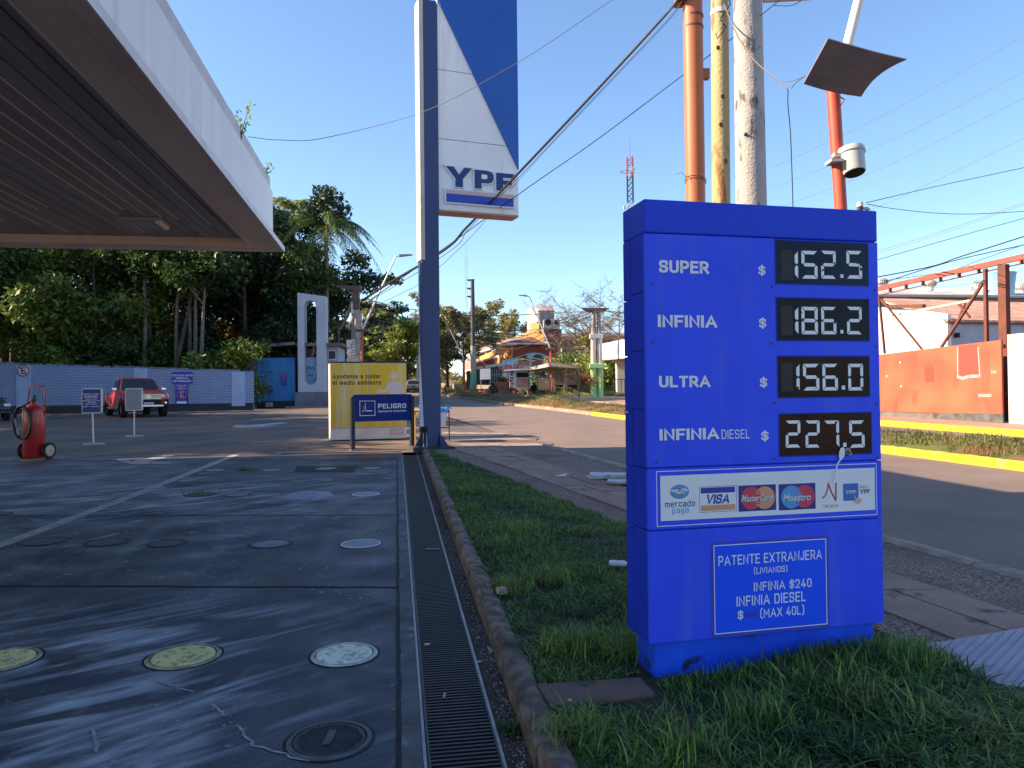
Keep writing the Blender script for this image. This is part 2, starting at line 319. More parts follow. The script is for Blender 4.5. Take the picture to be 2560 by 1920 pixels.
class MB:
    def __init__(s): s.v = []; s.f = []; s.mi = []; s.m = 0
    def add(s, vs, fs):
        b = len(s.v); s.v.extend([tuple(q) for q in vs]); s.f.extend([tuple(i + b for i in f) for f in fs]); s.mi.extend([s.m] * len(fs)); return s
    def box(s, x0, x1, y0, y1, z0, z1):
        return s.add([(x0, y0, z0), (x1, y0, z0), (x1, y1, z0), (x0, y1, z0), (x0, y0, z1), (x1, y0, z1), (x1, y1, z1), (x0, y1, z1)],
                     [(0, 3, 2, 1), (4, 5, 6, 7), (0, 1, 5, 4), (1, 2, 6, 5), (2, 3, 7, 6), (3, 0, 4, 7)])
    def hexa(s, a, b):   # two quads, bottom a (counter-clockwise from above) and top b
        return s.add(list(a) + list(b), [(3, 2, 1, 0), (4, 5, 6, 7), (0, 1, 5, 4), (1, 2, 6, 5), (2, 3, 7, 6), (3, 0, 4, 7)])
    def tube(s, pts, r, n=8, caps=True, squash=None):
        pts = [Vector(q) for q in pts]; k = len(pts); rs = r if isinstance(r, (list, tuple)) else [r] * k
        vs = []; up = None
        for i, q in enumerate(pts):
            t = (pts[min(i + 1, k - 1)] - pts[max(i - 1, 0)]).normalized()
            if up is None:
                up = t.orthogonal().normalized()
            else:
                up = (up - t * up.dot(t)); up = up.normalized() if up.length > 1e-6 else t.orthogonal().normalized()
            w = t.cross(up)
            for j in range(n):
                a = 2 * math.pi * j / n; vs.append(q + (up * math.cos(a) + w * math.sin(a)) * rs[i])
        fs = [(i * n + j, i * n + (j + 1) % n, (i + 1) * n + (j + 1) % n, (i + 1) * n + j) for i in range(k - 1) for j in range(n)]
        if caps: fs += [tuple(range(n - 1, -1, -1)), tuple(range((k - 1) * n, k * n))]
        return s.add(vs, fs)
    def bar(s, a, b, w, h=None, up=(0, 0, 1)):   # square bar from a to b
        a, b = Vector(a), Vector(b); h = h or w; t = (b - a).normalized(); u = Vector(up)
        if abs(t.dot(u)) > 0.98: u = Vector((0, 1, 0))
        x = t.cross(u).normalized(); z = x.cross(t)
        q = [(-1, -1), (1, -1), (1, 1), (-1, 1)]
        vs = [p_ + x * (i * w / 2) + z * (j * h / 2) for p_ in (a, b) for i, j in q]
        return s.add(vs, [(0, 1, 2, 3), (7, 6, 5, 4), (0, 4, 5, 1), (1, 5, 6, 2), (2, 6, 7, 3), (3, 7, 4, 0)])
    def lathe(s, prof, c=(0, 0, 0), n=24, axis='z', caps=True):   # prof: (radius, height)
        vs = []
        for r_, h in prof:
            for j in range(n):
                a = 2 * math.pi * j / n; x, y = r_ * math.cos(a), r_ * math.sin(a)
                q = (x, y, h) if axis == 'z' else ((h, x, y) if axis == 'x' else (y, h, x))
                vs.append((q[0] + c[0], q[1] + c[1], q[2] + c[2]))
        k = len(prof)
        fs = [(i * n + j, i * n + (j + 1) % n, (i + 1) * n + (j + 1) % n, (i + 1) * n + j) for i in range(k - 1) for j in range(n)]
        if caps: fs += [tuple(range(n - 1, -1, -1)), tuple(range((k - 1) * n, k * n))]
        return s.add(vs, fs)
    def prism(s, poly, y0, y1):      # polygon in x,z (counter-clockwise seen from -y), from y0 (near) to y1
        n = len(poly)
        vs = [(x, y0, z) for x, z in poly] + [(x, y1, z) for x, z in poly]
        return s.add(vs, [tuple(range(n)), tuple(range(2 * n - 1, n - 1, -1))] + [(i, i + n, (i + 1) % n + n, (i + 1) % n) for i in range(n)])
    def slab(s, poly, z0, z1):       # polygon in x,y
        n = len(poly)
        vs = [(x, y, z0) for x, y in poly] + [(x, y, z1) for x, y in poly]
        return s.add(vs, [tuple(range(n - 1, -1, -1)), tuple(range(n, 2 * n))] + [(i, (i + 1) % n, (i + 1) % n + n, i + n) for i in range(n)])
    def flat(s, poly, y):            # polygon in x,z facing -y
        return s.add([(x, y, z) for x, z in poly], [tuple(range(len(poly)))])
    def rect(s, u0, z0, u1, z1, y): return s.flat([(u0, z0), (u1, z0), (u1, z1), (u0, z1)], y)
    def frame(s, u0, z0, u1, z1, w, y):
        s.rect(u0, z0, u1, z0 + w, y); s.rect(u0, z1 - w, u1, z1, y); s.rect(u0, z0 + w, u0 + w, z1 - w, y); return s.rect(u1 - w, z0 + w, u1, z1 - w, y)
    def disc(s, cx, cz, rx, rz, y, n=28): return s.flat([(cx + rx * math.cos(2 * math.pi * i / n), cz + rz * math.sin(2 * math.pi * i / n)) for i in range(n)], y)
    def ring(s, cx, cz, rx, rz, w, y, n=32, a0=0.0, a1=360.0):
        vs = []; full = a1 - a0 >= 360
        for i in range(n + 1):
            a = R(a0 + (a1 - a0) * i / n)
            vs += [(cx + rx * math.cos(a), y, cz + rz * math.sin(a)), (cx + (rx - w) * math.cos(a), y, cz + (rz - w) * math.sin(a))]
        return s.add(vs, [(2 * i, 2 * i + 2, 2 * i + 3, 2 * i + 1) for i in range(n)])
    def stroke(s, pts, w, y):
        for k_, ((a, b), (c, d)) in enumerate(zip(pts, pts[1:])):
            y -= .0002
            l = math.hypot(c - a, d - b) or 1; nx, nz = -(d - b) / l * w / 2, (c - a) / l * w / 2
            s.flat([(a - nx, b - nz), (c - nx, d - nz), (c + nx, d + nz), (a + nx, b + nz)], y)
        for a, b in pts: s.disc(a, b, w / 2, w / 2, y, 10)
        return s
    def rrect(s, u0, z0, u1, z1, r, y, n=5):
        q = []
        for cx, cz, a0 in ((u1 - r, z0 + r, -90), (u1 - r, z1 - r, 0), (u0 + r, z1 - r, 90), (u0 + r, z0 + r, 180)):
            for i in range(n + 1): a = R(a0 + 90 * i / n); q.append((cx + r * math.cos(a), cz + r * math.sin(a)))
        return s.flat(q, y)
    def text(s, t, u0, z0, u1, z1, y, bold=0.0, shear=0.0, depth=0.0):
        vs, fs = text_geo(t, bold)
        xs = [v[0] for v in vs]; ys = [v[1] for v in vs]; x0, x1, y0, y1 = min(xs), max(xs), min(ys), max(ys)
        kx = (u1 - u0 - abs(shear) * (z1 - z0)) / (x1 - x0); ky = (z1 - z0) / (y1 - y0)
        pts = [(u0 + (x - x0) * kx + shear * (yy - y0) * ky, z0 + (yy - y0) * ky) for x, yy in vs]
        if not depth: return s.add([(x, y, z) for x, z in pts], fs)
        n = len(pts); ed = {}
        for f in fs:
            for a, b in zip(f, f[1:] + f[:1]): ed[(a, b)] = 1
        side = [(b, a, a + n, b + n) for (a, b) in ed if (b, a) not in ed]
        return s.add([(x, y - depth, z) for x, z in pts] + [(x, y, z) for x, z in pts], list(fs) + side)
    def ctext(s, t, uc, z0, h, y, bold=0.0, wid=1.0, shear=0.0):   # centred, cap height h
        vs, fs = text_geo(t, bold); hh = text_cap(bold)
        xs = [v[0] for v in vs]; w = (max(xs) - min(xs)) * h / hh * wid; ys = [v[1] for v in vs]
        return s.text(t, uc - w / 2, z0 + min(ys) * h / hh, uc + w / 2, z0 + max(ys) * h / hh, y, bold, shear)
    def build(s, name, m, parent=None, smooth=False, bevel=0.0, seg=2, angle=40):
        me = bpy.data.meshes.new(name); me.from_pydata(s.v, [], s.f)
        for x in (m if isinstance(m, (list, tuple)) else [m]): me.materials.append(x)
        if len(set(s.mi)) > 1 or s.mi and s.mi[0]: me.polygons.foreach_set('material_index', s.mi)
        if smooth:
            me.polygons.foreach_set('use_smooth', [True] * len(me.polygons)); me.set_sharp_from_angle(angle=R(angle))
        me.update()
        o = bpy.data.objects.new(name, me); COL.objects.link(o)
        if parent is not None: o.parent = parent
        if bevel:
            b = o.modifiers.new('bevel', 'BEVEL'); b.width = bevel; b.segments = seg; b.limit_method = 'ANGLE'; b.angle_limit = R(35)
        return o

def text_cap(bold=0.0):
    vs, fs = text_geo('H', bold); ys = [v[1] for v in vs]; return max(ys) - min(ys)

def np_mesh(name, verts, faces, m, parent=None, smooth=False):
    """mesh from numpy arrays, all faces the same size"""
    me = bpy.data.meshes.new(name); nv, nf, k = len(verts), len(faces), faces.shape[1]
    me.vertices.add(nv); me.vertices.foreach_set('co', verts.astype(np.float32).ravel())
    me.loops.add(nf * k); me.loops.foreach_set('vertex_index', faces.astype(np.int32).ravel())
    me.polygons.add(nf); me.polygons.foreach_set('loop_start', np.arange(0, nf * k, k, dtype=np.int32))
    for x in (m if isinstance(m, (list, tuple)) else [m]): me.materials.append(x)
    if smooth: me.polygons.foreach_set('use_smooth', np.ones(nf, dtype=bool))
    me.update(calc_edges=True); me.validate()
    o = bpy.data.objects.new(name, me); COL.objects.link(o)
    if parent is not None: o.parent = parent
    return o

def tag(o, label=None, cat=None, group=None, kind=None):
    if label: o['label'] = label
    if cat: o['category'] = cat
    if group: o['group'] = group
    if kind: o['kind'] = kind
    return o

def thing(name, label, cat, loc=(0, 0, 0), rot=0.0, group=None):
    o = bpy.data.objects.new(name, None); COL.objects.link(o)
    o.location = loc; o.rotation_euler = (0, 0, rot); o.empty_display_size = 0.2
    return tag(o, label, cat, group)

def copy_tree(o, parent=None):
    c = o.copy(); COL.objects.link(c)
    if parent is not None: c.parent = parent
    for ch in list(o.children): copy_tree(ch, c)
    return c

# ---------------------------------------------------------------- the ground
def roadx(c, y): return c - 0.225 * y - 0.05 * max(0.0, y - 38.0)
def nearcurb(y): return 4.9 - 0.252 * y if y < 16.4 else roadx(4.9 - 0.027 * 16.4, y)
def drainx(d, y): return d - 0.1516 * y

def ribbon(name, ys, left, right, dz, m, nx=1, kind='structure', hgt=None):
    """a strip of ground between two edges, following the slope"""
    b = MB(); w = nx + 1
    for y in ys:
        l, r_ = left(y), right(y)
        for i in range(w):
            t = i / nx; x = l + (r_ - l) * t
            b.v.append((x, y, gz(y) + dz + (hgt(x, y, t) if hgt else 0.0)))
    for j in range(len(ys) - 1):
        for i in range(nx):
            b.f.append((j * w + i, j * w + i + 1, (j + 1) * w + i + 1, (j + 1) * w + i)); b.mi.append(0)
    o = b.build(name, m); o['kind'] = kind; return o

def ys_(a, b, st=1.0):
    n = max(1, int(round((b - a) / st))); q = [a + (b - a) * i / n for i in range(n + 1)]
    if a < 45 < b: q = sorted(set(q + [45.0]))
    return q

ribbon('ground', [-60, 0, 45, 90, 140, 400, 900], lambda y: -900, lambda y: 900, -0.13, M['soil'])
ribbon('forecourt', [-8, 15.7], lambda y: -60, lambda y: drainx(0.10, y), 0.0, M['forecourt'])
ribbon('driveway', [15.7, 16.3, 44.5], lambda y: -60, lambda y: drainx(0.1, 15.7) if y < 16 else (nearcurb(y) if y > 16.4 else nearcurb(16.4)), 0.0, M['drive'])
_ay = [16.3 + .3 * i for i in range(14)]
ribbon('apron', _ay, lambda y: -4.3 - 1.1 * math.sin(y * 1.9) - .5 * math.sin(y * 5.1) + .35 * (y - 16.3), lambda y: nearcurb(16.4) + 0.3 + .12 * math.sin(y * 4) - .18 * (y - 16.3), 0.004, M['apron'])
far = ys_(-8, 150, 3.0)
ribbon('road', far, lambda y: nearcurb(y) - 0.02, lambda y: roadx(10.37, y), -0.012, M['asphalt'], 2)
ribbon('cross_road', far, lambda y: roadx(13.4, y), lambda y: roadx(16.3, y), -0.012, M['asphalt'], 1)
ribbon('far_pavement', far, lambda y: roadx(16.25, y), lambda y: roadx(24.0 if y < 52 else 30, y), 0.10, M['pink'], 1)
ribbon('near_pavement', ys_(44.5, 150, 5), lambda y: roadx(-3, y), lambda y: roadx(4.5, y), 0.02, M['pink'], 1)

def kerb(name, y0, y1, inner, w, base, top, m, label, cat='kerb', group=None, seglen=1.0, jit=0.012, seed=1):
    """a line of kerbstones, each run one object; edges chipped"""
    rnd = random.Random(seed); b = MB(); y = y0
    while y < y1 - 0.05:
        n = min(y + seglen * rnd.uniform(0.85, 1.15), y1); k = max(2, int((n - y) / 0.12)); row = []
        for i in range(k + 1):
            yy = y + 0.006 + (n - y - 0.012) * i / k; x = inner(yy); j = lambda: rnd.uniform(-jit, jit)
            z = gz(yy); row.append([(x, yy, z + base), (x + j() * .5, yy, z + top - 0.025 + j()), (x + 0.03 + j(), yy, z + top + j() * .6), (x + w - 0.03 + j(), yy, z + top + j() * .6), (x + w + j() * .5, yy, z + top - 0.025), (x + w, yy, z + base)])
        vs = [q for r_ in row for q in r_]
        fs = [(i * 6 + j, (i + 1) * 6 + j, (i + 1) * 6 + j + 1, i * 6 + j + 1) for i in range(k) for j in range(5)]
        fs += [tuple(range(6)), tuple(range(k * 6 + 5, k * 6 - 1, -1))]
        b.add(vs, fs); y = n
    o = b.build(name, m); o['kind'] = 'structure'; o['label'] = label
    return o

kerb('verge_kerb', -3, 15.2, lambda y: drainx(0.505, y), 0.12, -0.06, 0.11, M['kerb'], 'broken concrete kerb between the gutter and the grass verge', seglen=1.3, jit=0.016)
kerb('street_kerb', -3, 16.4, lambda y: nearcurb(y) - 0.14, 0.15, -0.06, 0.085, M['palekerb'], 'worn pale kerb along the near edge of the street', seglen=1.4, seed=2)
kerb('yellow_kerb', -4, 31.5, lambda y: roadx(10.35, y), 0.17, -0.06, 0.13, M['yellowkerb'], 'bright yellow painted kerb of the median', seglen=1.2, seed=3)
kerb('median_kerb', 31.5, 110, lambda y: roadx(10.35, y), 0.17, -0.06, 0.13, M['weatherkerb'], 'bare weathered kerb of the median further up', seglen=1.5, seed=4)
kerb('opposite_kerb', -4, 30, lambda y: roadx(16.1, y), 0.17, -0.06, 0.15, M['yellowkerb'], 'yellow painted kerb in front of the orange hoarding', seglen=1.2, seed=5)
kerb('opposite_kerb_bare', 30, 110, lambda y: roadx(16.1, y), 0.17, -0.06, 0.13, M['weatherkerb'], 'bare kerb of the far pavement', seglen=1.5, seed=6)
kerb('median_back_kerb', -4, 110, lambda y: roadx(13.3, y), 0.15, -0.06, 0.1, M['weatherkerb'], 'kerb behind the median', seglen=1.5, seed=7)

def hn(x, y):   # lumpy heights
    return (math.sin(x * 1.7 + y * 0.9) + math.sin(y * 2.3 - x * 0.7) * 0.6 + math.sin(x * 4.1 + y * 3.3) * 0.35) / 2
def median_h(x, y, t):
    e = math.sin(math.pi * min(max(t, 0), 1)) ** 0.7
    lump = 0.17 + 0.09 * hn(x, y)
    if y > 28: lump += min(1, (y - 28) / 12) * (0.04 + 0.30 * max(0, math.sin(y * 0.62 + 0.8)) * math.exp(-((t - 0.45) / 0.35) ** 2))
    return e * lump
ribbon('median', ys_(-5, 112, 0.5), lambda y: roadx(10.5, y), lambda y: roadx(13.35, y), 0.08, M['mound'], 12, hgt=median_h)

# verge and near pavement
def verge_right(y):
    k = [(-8, 2.3), (2.6, 2.24), (3.2, 2.14), (4.1, 1.98), (7.2, 1.06), (12.18, -0.55), (15.3, -1.66), (16.3, -1.9)]
    for (a, xa), (c, xc) in zip(k, k[1:]):
        if y <= c: return xa + (xc - xa) * (y - a) / (c - a)
    return k[-1][1]
VY = [-8, 0, 1, 2, 2.6, 3, 3.5, 4.1, 5, 6, 7.2, 8, 9, 10, 11, 12.18, 13, 14, 15.1]
VL = lambda y: drainx(0.62, y)
ribbon('verge_soil', VY, VL, verge_right, 0.075, M['verge_soil'], 4, hgt=lambda x, y, t: 0.02 * hn(x * 2, y * 2))
ribbon('pavement_gravel', VY + [16.4], lambda y: verge_right(y) - 0.02, lambda y: nearcurb(y) - 0.12, 0.055, M['gravel'], 2)
ribbon('gutter', [-8, 15.7], lambda y: drainx(0.40, y), lambda y: drainx(0.53, y), -0.03, M['gutter'], 2)
ribbon('drain_channel', [-8, 15.7], lambda y: drainx(0.08, y), lambda y: drainx(0.42, y), -0.11, M['black'])
# paving slabs down the middle of the pavement, each run of slabs laid as one bed with open joints
def slab_bed():
    rnd = random.Random(11); b = MB(); y = 3.95
    while y < 16.1:
        d = rnd.uniform(0.9, 1.15); n = min(y + d, 16.3)
        L0, R0 = lambda q: verge_right(q) + 0.25 + 0.02 * q, lambda q: verge_right(q) + (nearcurb(q) - verge_right(q)) * 0.56
        cuts = [0] + sorted(rnd.uniform(0.25, 0.75) for _ in range(1)) + [1]
        for t0, t1 in zip(cuts, cuts[1:]):
            q = []
            for yy, t, sx in ((y + .01, t0, .008), (y + .01, t1, -.008), (n - .01, t1, -.008), (n - .01, t0, .008)):
                q.append((L0(yy) + (R0(yy) - L0(yy)) * t + sx + rnd.uniform(-.004, .004), yy, gz(yy)))
            dz = rnd.uniform(0.062, 0.072)
            b.hexa([(x, yy, z + 0.03) for x, yy, z in q], [(x, yy, z + dz) for x, yy, z in q])
        y = n
    o = b.build('pavement_slabs', M['slab']); o['kind'] = 'structure'
slab_bed()
# concrete edging between verge and gravel close by
kerb('verge_edging', 1.0, 3.9, lambda y: verge_right(y) - 0.06, 0.10, 0.0, 0.085, M['kerb'], 'low concrete edging of the verge beside the gravel', seed=12)

# forecourt joints and markings
def strip(b, pts, w, dz=0.004):     # a flat band over the ground along points
    pts = [Vector(q) for q in pts]
    for a, c in zip(pts, pts[1:]):
        t = (c - a); t.z = 0; t.normalize(); s = Vector((-t.y, t.x, 0)) * w / 2
        b.add([(q.x, q.y, gz(q.y) + dz) for q in (a - s, c - s, c + s, a + s)], [(0, 1, 2, 3)])
def wob(a, c, n, amp, seed):
    r_ = random.Random(seed); a, c = Vector(a), Vector(c)
    return [a.lerp(c, i / n) + Vector((r_.uniform(-amp, amp), r_.uniform(-amp, amp), 0)) for i in range(n + 1)]
b = MB()
strip(b, wob(G(-900, 1156), G(998, 1149), 20, 0.012, 1), 0.07)
strip(b, wob(G(-400, 1291), G(993, 1288), 20, 0.006, 2), 0.022)
strip(b, wob(G(-300, 1464), G(998, 1469), 30, 0.008, 3), 0.028)
strip(b, wob(G(440, 1206), G(995, 1206), 12, 0.006, 4), 0.016)
strip(b, wob((drainx(-0.005, 14.1), 14.1, 0), (drainx(-0.005, 1.6), 1.6, 0), 60, 0.005, 5), 0.022)
strip(b, wob(G(-300, 1130), G(200, 1101), 10, 0.04, 6) + wob(G(200, 1101), G(520, 1082), 10, 0.04, 7)[1:] + wob(G(520, 1082), G(860, 1064), 10, 0.04, 8)[1:], 0.09)
strip(b, wob(G(150, 1412), G(232, 1365), 6, 0.01, 9), 0.008); strip(b, wob(G(700, 1130), G(820, 1092), 6, 0.01, 10), 0.02)
strip(b, wob(G(900, 1128), G(870, 1112), 4, 0.01, 13), 0.02); strip(b, wob(G(135, 1700), G(205, 1668), 4, 0.004, 14), 0.006)
b.build('forecourt_joints', M['joint'])['kind'] = 'structure'
b = MB()   # crack lines with pale efflorescence
for k, (q0, q1) in enumerate((((385, 1702), (480, 1732)), ((535, 1762), (562, 1790)), ((640, 1866), (770, 1905)), ((228, 1820), (244, 1880)), ((590, 1815), (640, 1868)))):
    strip(b, wob(G(*q0), G(*q1), 9, 0.008, 30 + k), 0.012, 0.003)
b.build('pale_cracks', mat('lime_crack', (0.4, 0.41, 0.43), 0.9, col2=(0.2, 0.2, 0.21), scale=30))['kind'] = 'structure'
b = MB(); strip(b, [G(-300, 1462), G(0, 1364), G(300, 1252), G(590, 1137)], 0.155)
b.build('lane_line', M['paint'])['kind'] = 'structure'
b = MB()
def patch(b, pxs, dz=0.0045): b.add([tuple(G(x, y) + Vector((0, 0, dz))) for x, y in pxs], [tuple(range(len(pxs)))])
patch(b, [(310, 1158), (345, 1162), (440, 1138), (412, 1138)]); patch(b, [(290, 1148), (320, 1150), (345, 1162), (310, 1158)], 0.0055)
patch(b, [(345, 1162), (310, 1158), (345, 1154.5), (430, 1157), (430, 1160)], 0.0065)
patch(b, [(580, 1067), (628, 1069), (724, 1057), (700, 1056)]); patch(b, [(590, 1062), (613, 1063.5), (605, 1070), (580, 1069)], 0.0055); patch(b, [(628, 1069), (590, 1070), (630, 1066), (724, 1064)], 0.0065)
b.build('arrow_markings', M['paint'])['kind'] = 'structure'
b = MB()
patch(b, [(1120, 1108), (1340, 1110), (1395, 1118), (1180, 1119)], 0.012)
patch(b, [(1110, 1093), (1300, 1095), (1330, 1101), (1120, 1100)], 0.012); patch(b, [(1105, 1081), (1265, 1083), (1280, 1087), (1110, 1086)], 0.012)
b.build('crossing_markings', mat('dusty_paint', (.30, .235, .19), .85, col2=(.19, .14, .115), scale=3, detail=8, col3=(.36, .32, .29), scale3=5))['kind'] = 'structure'
b = MB(); strip(b, [G(70, 1157), G(330, 1130), G(560, 1098), G(840, 1062)], 0.14); b.build('faded_line', M['paint_cream'])['kind'] = 'structure'
b = MB(); strip(b, [G(500, 1040), G(640, 1038), G(830, 1030)], 0.5); strip(b, [G(480, 1052), G(640, 1050)], 0.12); b.build('faded_band', M['paint_faint'])['kind'] = 'structure'
b = MB(); patch(b, [(742, 1166), (893, 1166), (886, 1181), (735, 1181)], 0.005); b.build('tar_patch', M['joint'])['kind'] = 'structure'
# a poured strip of paler concrete beside the drain
b = MB()
for y in ys_(0.5, 15.5, 0.5)[:-1]:
    b.add([(drainx(0.005, y), y, gz(y) + .003), (drainx(0.085, y), y, gz(y) + .003), (drainx(0.085, y + .5), y + .5, gz(y + .5) + .003), (drainx(0.005, y + .5), y + .5, gz(y + .5) + .003)], [(0, 1, 2, 3)])
b.build('drain_surround', mat('salted_concrete', (0.065, 0.066, 0.07), 0.7, col2=(0.13, 0.135, 0.145), scale=5, bump=0.5, bscale=60, detail=9, col3=(0.24, 0.25, 0.27), scale3=11, lo3=0.58, hi3=0.72))['kind'] = 'structure'

# ---------------------------------------------------------------- drain gratings
def grate_proto(L=1.3, W=0.285):
    b = MB(); n = int(L / 0.031)
    for i in range(n):
        y = (i + 0.5) * L / n; b.box(0.012, W - 0.012, y - 0.0065, y + 0.0065, -0.03, -0.002)
    b.box(0, 0.012, 0, L - .004, -0.03, 0.002); b.box(W - 0.012, W, 0, L - .004, -0.03, 0.002)
    return b
y = 1.0; k = 0; g0 = None
axis = math.atan(0.1516)
while y < 15.0:
    if g0 is None:
        g0 = grate_proto().build('drain_grate', M['iron']); o = g0
    else: o = g0.copy(); COL.objects.link(o)
    o.location = (drainx(0.105, y), y, gz(y)); o.rotation_euler = (math.atan(SLOPE), 0, axis)
    tag(o, 'length of dark iron slotted grating in the drain beside the forecourt', 'drain grate', 'gratings of the long forecourt drain')
    y += 1.3 * math.cos(axis); k += 1
b = MB()
for side in (0.095, 0.395):
    b.add([(drainx(side + s, yy), yy, gz(yy) + dz) for yy in (0.6, 15.6) for s, dz in ((-.006, -.1), (.006, -.1), (.006, .004), (-.006, .004))], [(0, 4, 5, 1), (1, 5, 6, 2), (2, 6, 7, 3), (3, 7, 4, 0)])
tag(b.build('steel_edging', M['steel']), 'thin steel edging rails on both sides of the long drain', 'drain edging')
# cross grating by the danger sign
a0, a1 = G(700, 1136), G(1003, 1130)
r0 = thing('cross_grate', 'narrow grating across the forecourt under the danger sign posts', 'drain grate', a0, math.atan2(a1.y - a0.y, a1.x - a0.x))
ln = (a1 - a0).length; b = MB(); n = int(ln / 0.05)
for i in range(n): b.box((i + .5) * ln / n - .012, (i + .5) * ln / n + .012, 0, 0.2, 0.002, 0.014)
b.build('bars', M['iron'], r0)
MB().box(0, ln, 0.0, 0.2, -0.01, 0.003).build('channel', M['black'], r0)

# ---------------------------------------------------------------- manhole covers
def cover(px, py, hw, kind, label):
    c = G(px, py); rr = abs(G(px + hw, py).x - c.x)
    o = thing('manhole_cover', label, 'manhole cover', c, 0, 'manhole covers in the forecourt')
    o.rotation_euler = (math.atan(SLOPE), 0, 0)
    k = COVER[kind]
    b = MB(); b.lathe([(rr * .84, -0.02), (rr * .84, .006), (0.001, .008)], n=40, caps=False)
    if kind in ('yellow', 'white', 'iron') and hw > 60:      # pattern of raised studs
        n = int(rr / 0.014)
        for i in range(-n, n + 1):
            for j in range(-n, n + 1):
                x, y = i * 0.0135 + (j % 2) * .006, j * 0.0135
                if x * x + y * y < (rr * .76) ** 2: b.box(x - .0042, x + .0042, y - .0025, y + .0025, .006, .0105)
    b.build('lid', k[0], o, smooth=False)
    b = MB(); b.lathe([(rr * .88, -.02), (rr * .88, .008), (rr * .98, .008), (rr, .002), (rr, -.02)], n=40, caps=False); b.build('rim', k[1], o)
    b = MB(); b.lathe([(rr * .85, .0015), (rr * .88, .0015)], n=40, caps=False); b.lathe([(rr * 1.0, .0025), (rr * 1.07, .0025)], n=40, caps=False); b.build('gap', M['joint'], o)
    if kind == 'iron': MB().box(-.016, .016, -.06, .06, .007, .018).build('lug', k[1], o, bevel=.004)
    return o
COVER = {
 'yellow': (mat('yellow_cover_paint', (0.78, 0.70, 0.36), 0.6, col2=(0.30, 0.27, 0.16), scale=28, lo=0.5, hi=0.7, bump=.4), mat('yellow_cover_rim', (0.45, 0.41, 0.24), 0.7, col2=(0.14, 0.13, 0.11), scale=14)),
 'white': (mat('white_cover_paint', (0.84, 0.88, 0.74), 0.6, col2=(0.36, 0.40, 0.34), scale=28, lo=0.5, hi=0.7, bump=.4), mat('white_cover_rim', (0.6, 0.64, 0.6), 0.7, col2=(0.3, 0.32, 0.3), scale=14)),
 'blue': (mat('blue_grey_cover', (0.25, 0.28, 0.36), 0.5, col2=(0.18, 0.2, 0.27), scale=9), mat('pale_cover_rim', (0.5, 0.54, 0.6), 0.6)),
 'bluedark': (mat('dull_blue_cover', (0.19, 0.21, 0.27), 0.5, col2=(0.12, 0.13, 0.18), scale=9), mat('dull_cover_rim', (0.06, 0.065, 0.075), 0.6)),
 'dark': (mat('dark_cover', (0.075, 0.075, 0.08), 0.6, col2=(0.05, 0.05, 0.055), scale=9), mat('dark_cover_rim', (0.03, 0.03, 0.033), 0.6)),
 'iron': (mat('iron_cover', (0.07, 0.072, 0.09), 0.5, 0.4, col2=(0.045, 0.046, 0.055), scale=12), mat('iron_cover_rim', (0.11, 0.115, 0.135), 0.5, 0.3, col2=(0.06, 0.06, 0.07), scale=12)),
 'pale': (mat('pale_cover', (0.33, 0.36, 0.30), 0.6, col2=(0.2, 0.21, 0.19), scale=12), mat('pale_cover_edge', (0.14, 0.15, 0.14), 0.6)),
}
for a in [(2, 1651, 88, 'yellow', 'pale yellow painted cover cut off by the left edge of the photo'), (459, 1642, 88, 'yellow', 'pale yellow painted cover left of the whitish one near the camera'),
          (861, 1637, 82, 'white', 'whitish studded cover with painted rim beside the slotted drain'), (824, 1851, 105, 'iron', 'large dark iron cover with a centre lug, closest to the camera'),
          (902, 1360, 50, 'blue', 'pale blue cover with a white rim beside the drain'), (676, 1360, 50, 'bluedark', 'dull blue cover left of the one with the white rim'),
          (418, 1359, 45, 'dark', 'dark cover third from the drain in the row of five'), (268, 1356, 50, 'dark', 'dark cover fourth from the drain with a crack running off it'),
          (112, 1354, 52, 'dark', 'dark cover under the white lane line, farthest left of its row'), (915, 1236, 35, 'blue', 'small light grey cover beside the drain in front of the domed cover row'),
          (594, 1238, 32, 'bluedark', 'small grey cover between the domed patch and the weedy cover'), (500, 1237, 34, 'dark', 'small dark cover overgrown by dry weeds'),
          (930, 1171, 26, 'pale', 'pale cover nearest the drain in the farthest row'), (815, 1172, 27, 'pale', 'pale cover set in a dark square tar patch'),
          (679, 1176, 24, 'pale', 'pale cover just left of the dark tar patch'), (617, 1175, 20, 'dark', 'tiny dark cover with green weeds round it'),
          (537, 1176, 24, 'pale', 'pale cover at the far end of the white lane line'), (80, 1149, 30, 'yellow', 'dull yellow cover just in front of the wheeled extinguisher'), (-5, 1286, 30, 'dark', 'dark cover left of the lane line by the frame edge')]:
    cover(*a)
c = G(768, 1239); rr = abs(G(768 + 67, 1239).x - c.x)
o = MB().lathe([(rr, -.01), (rr * .8, .02), (rr * .5, .035), (rr * .42, .036), (rr * .4, .045), (0.001, .05)], n=40, caps=False).build('domed_cover', COVER['blue'][0], smooth=True)
o.location = c; tag(o, 'wide domed grey concrete cover mounded above the forecourt', 'manhole cover', 'manhole covers in the forecourt')

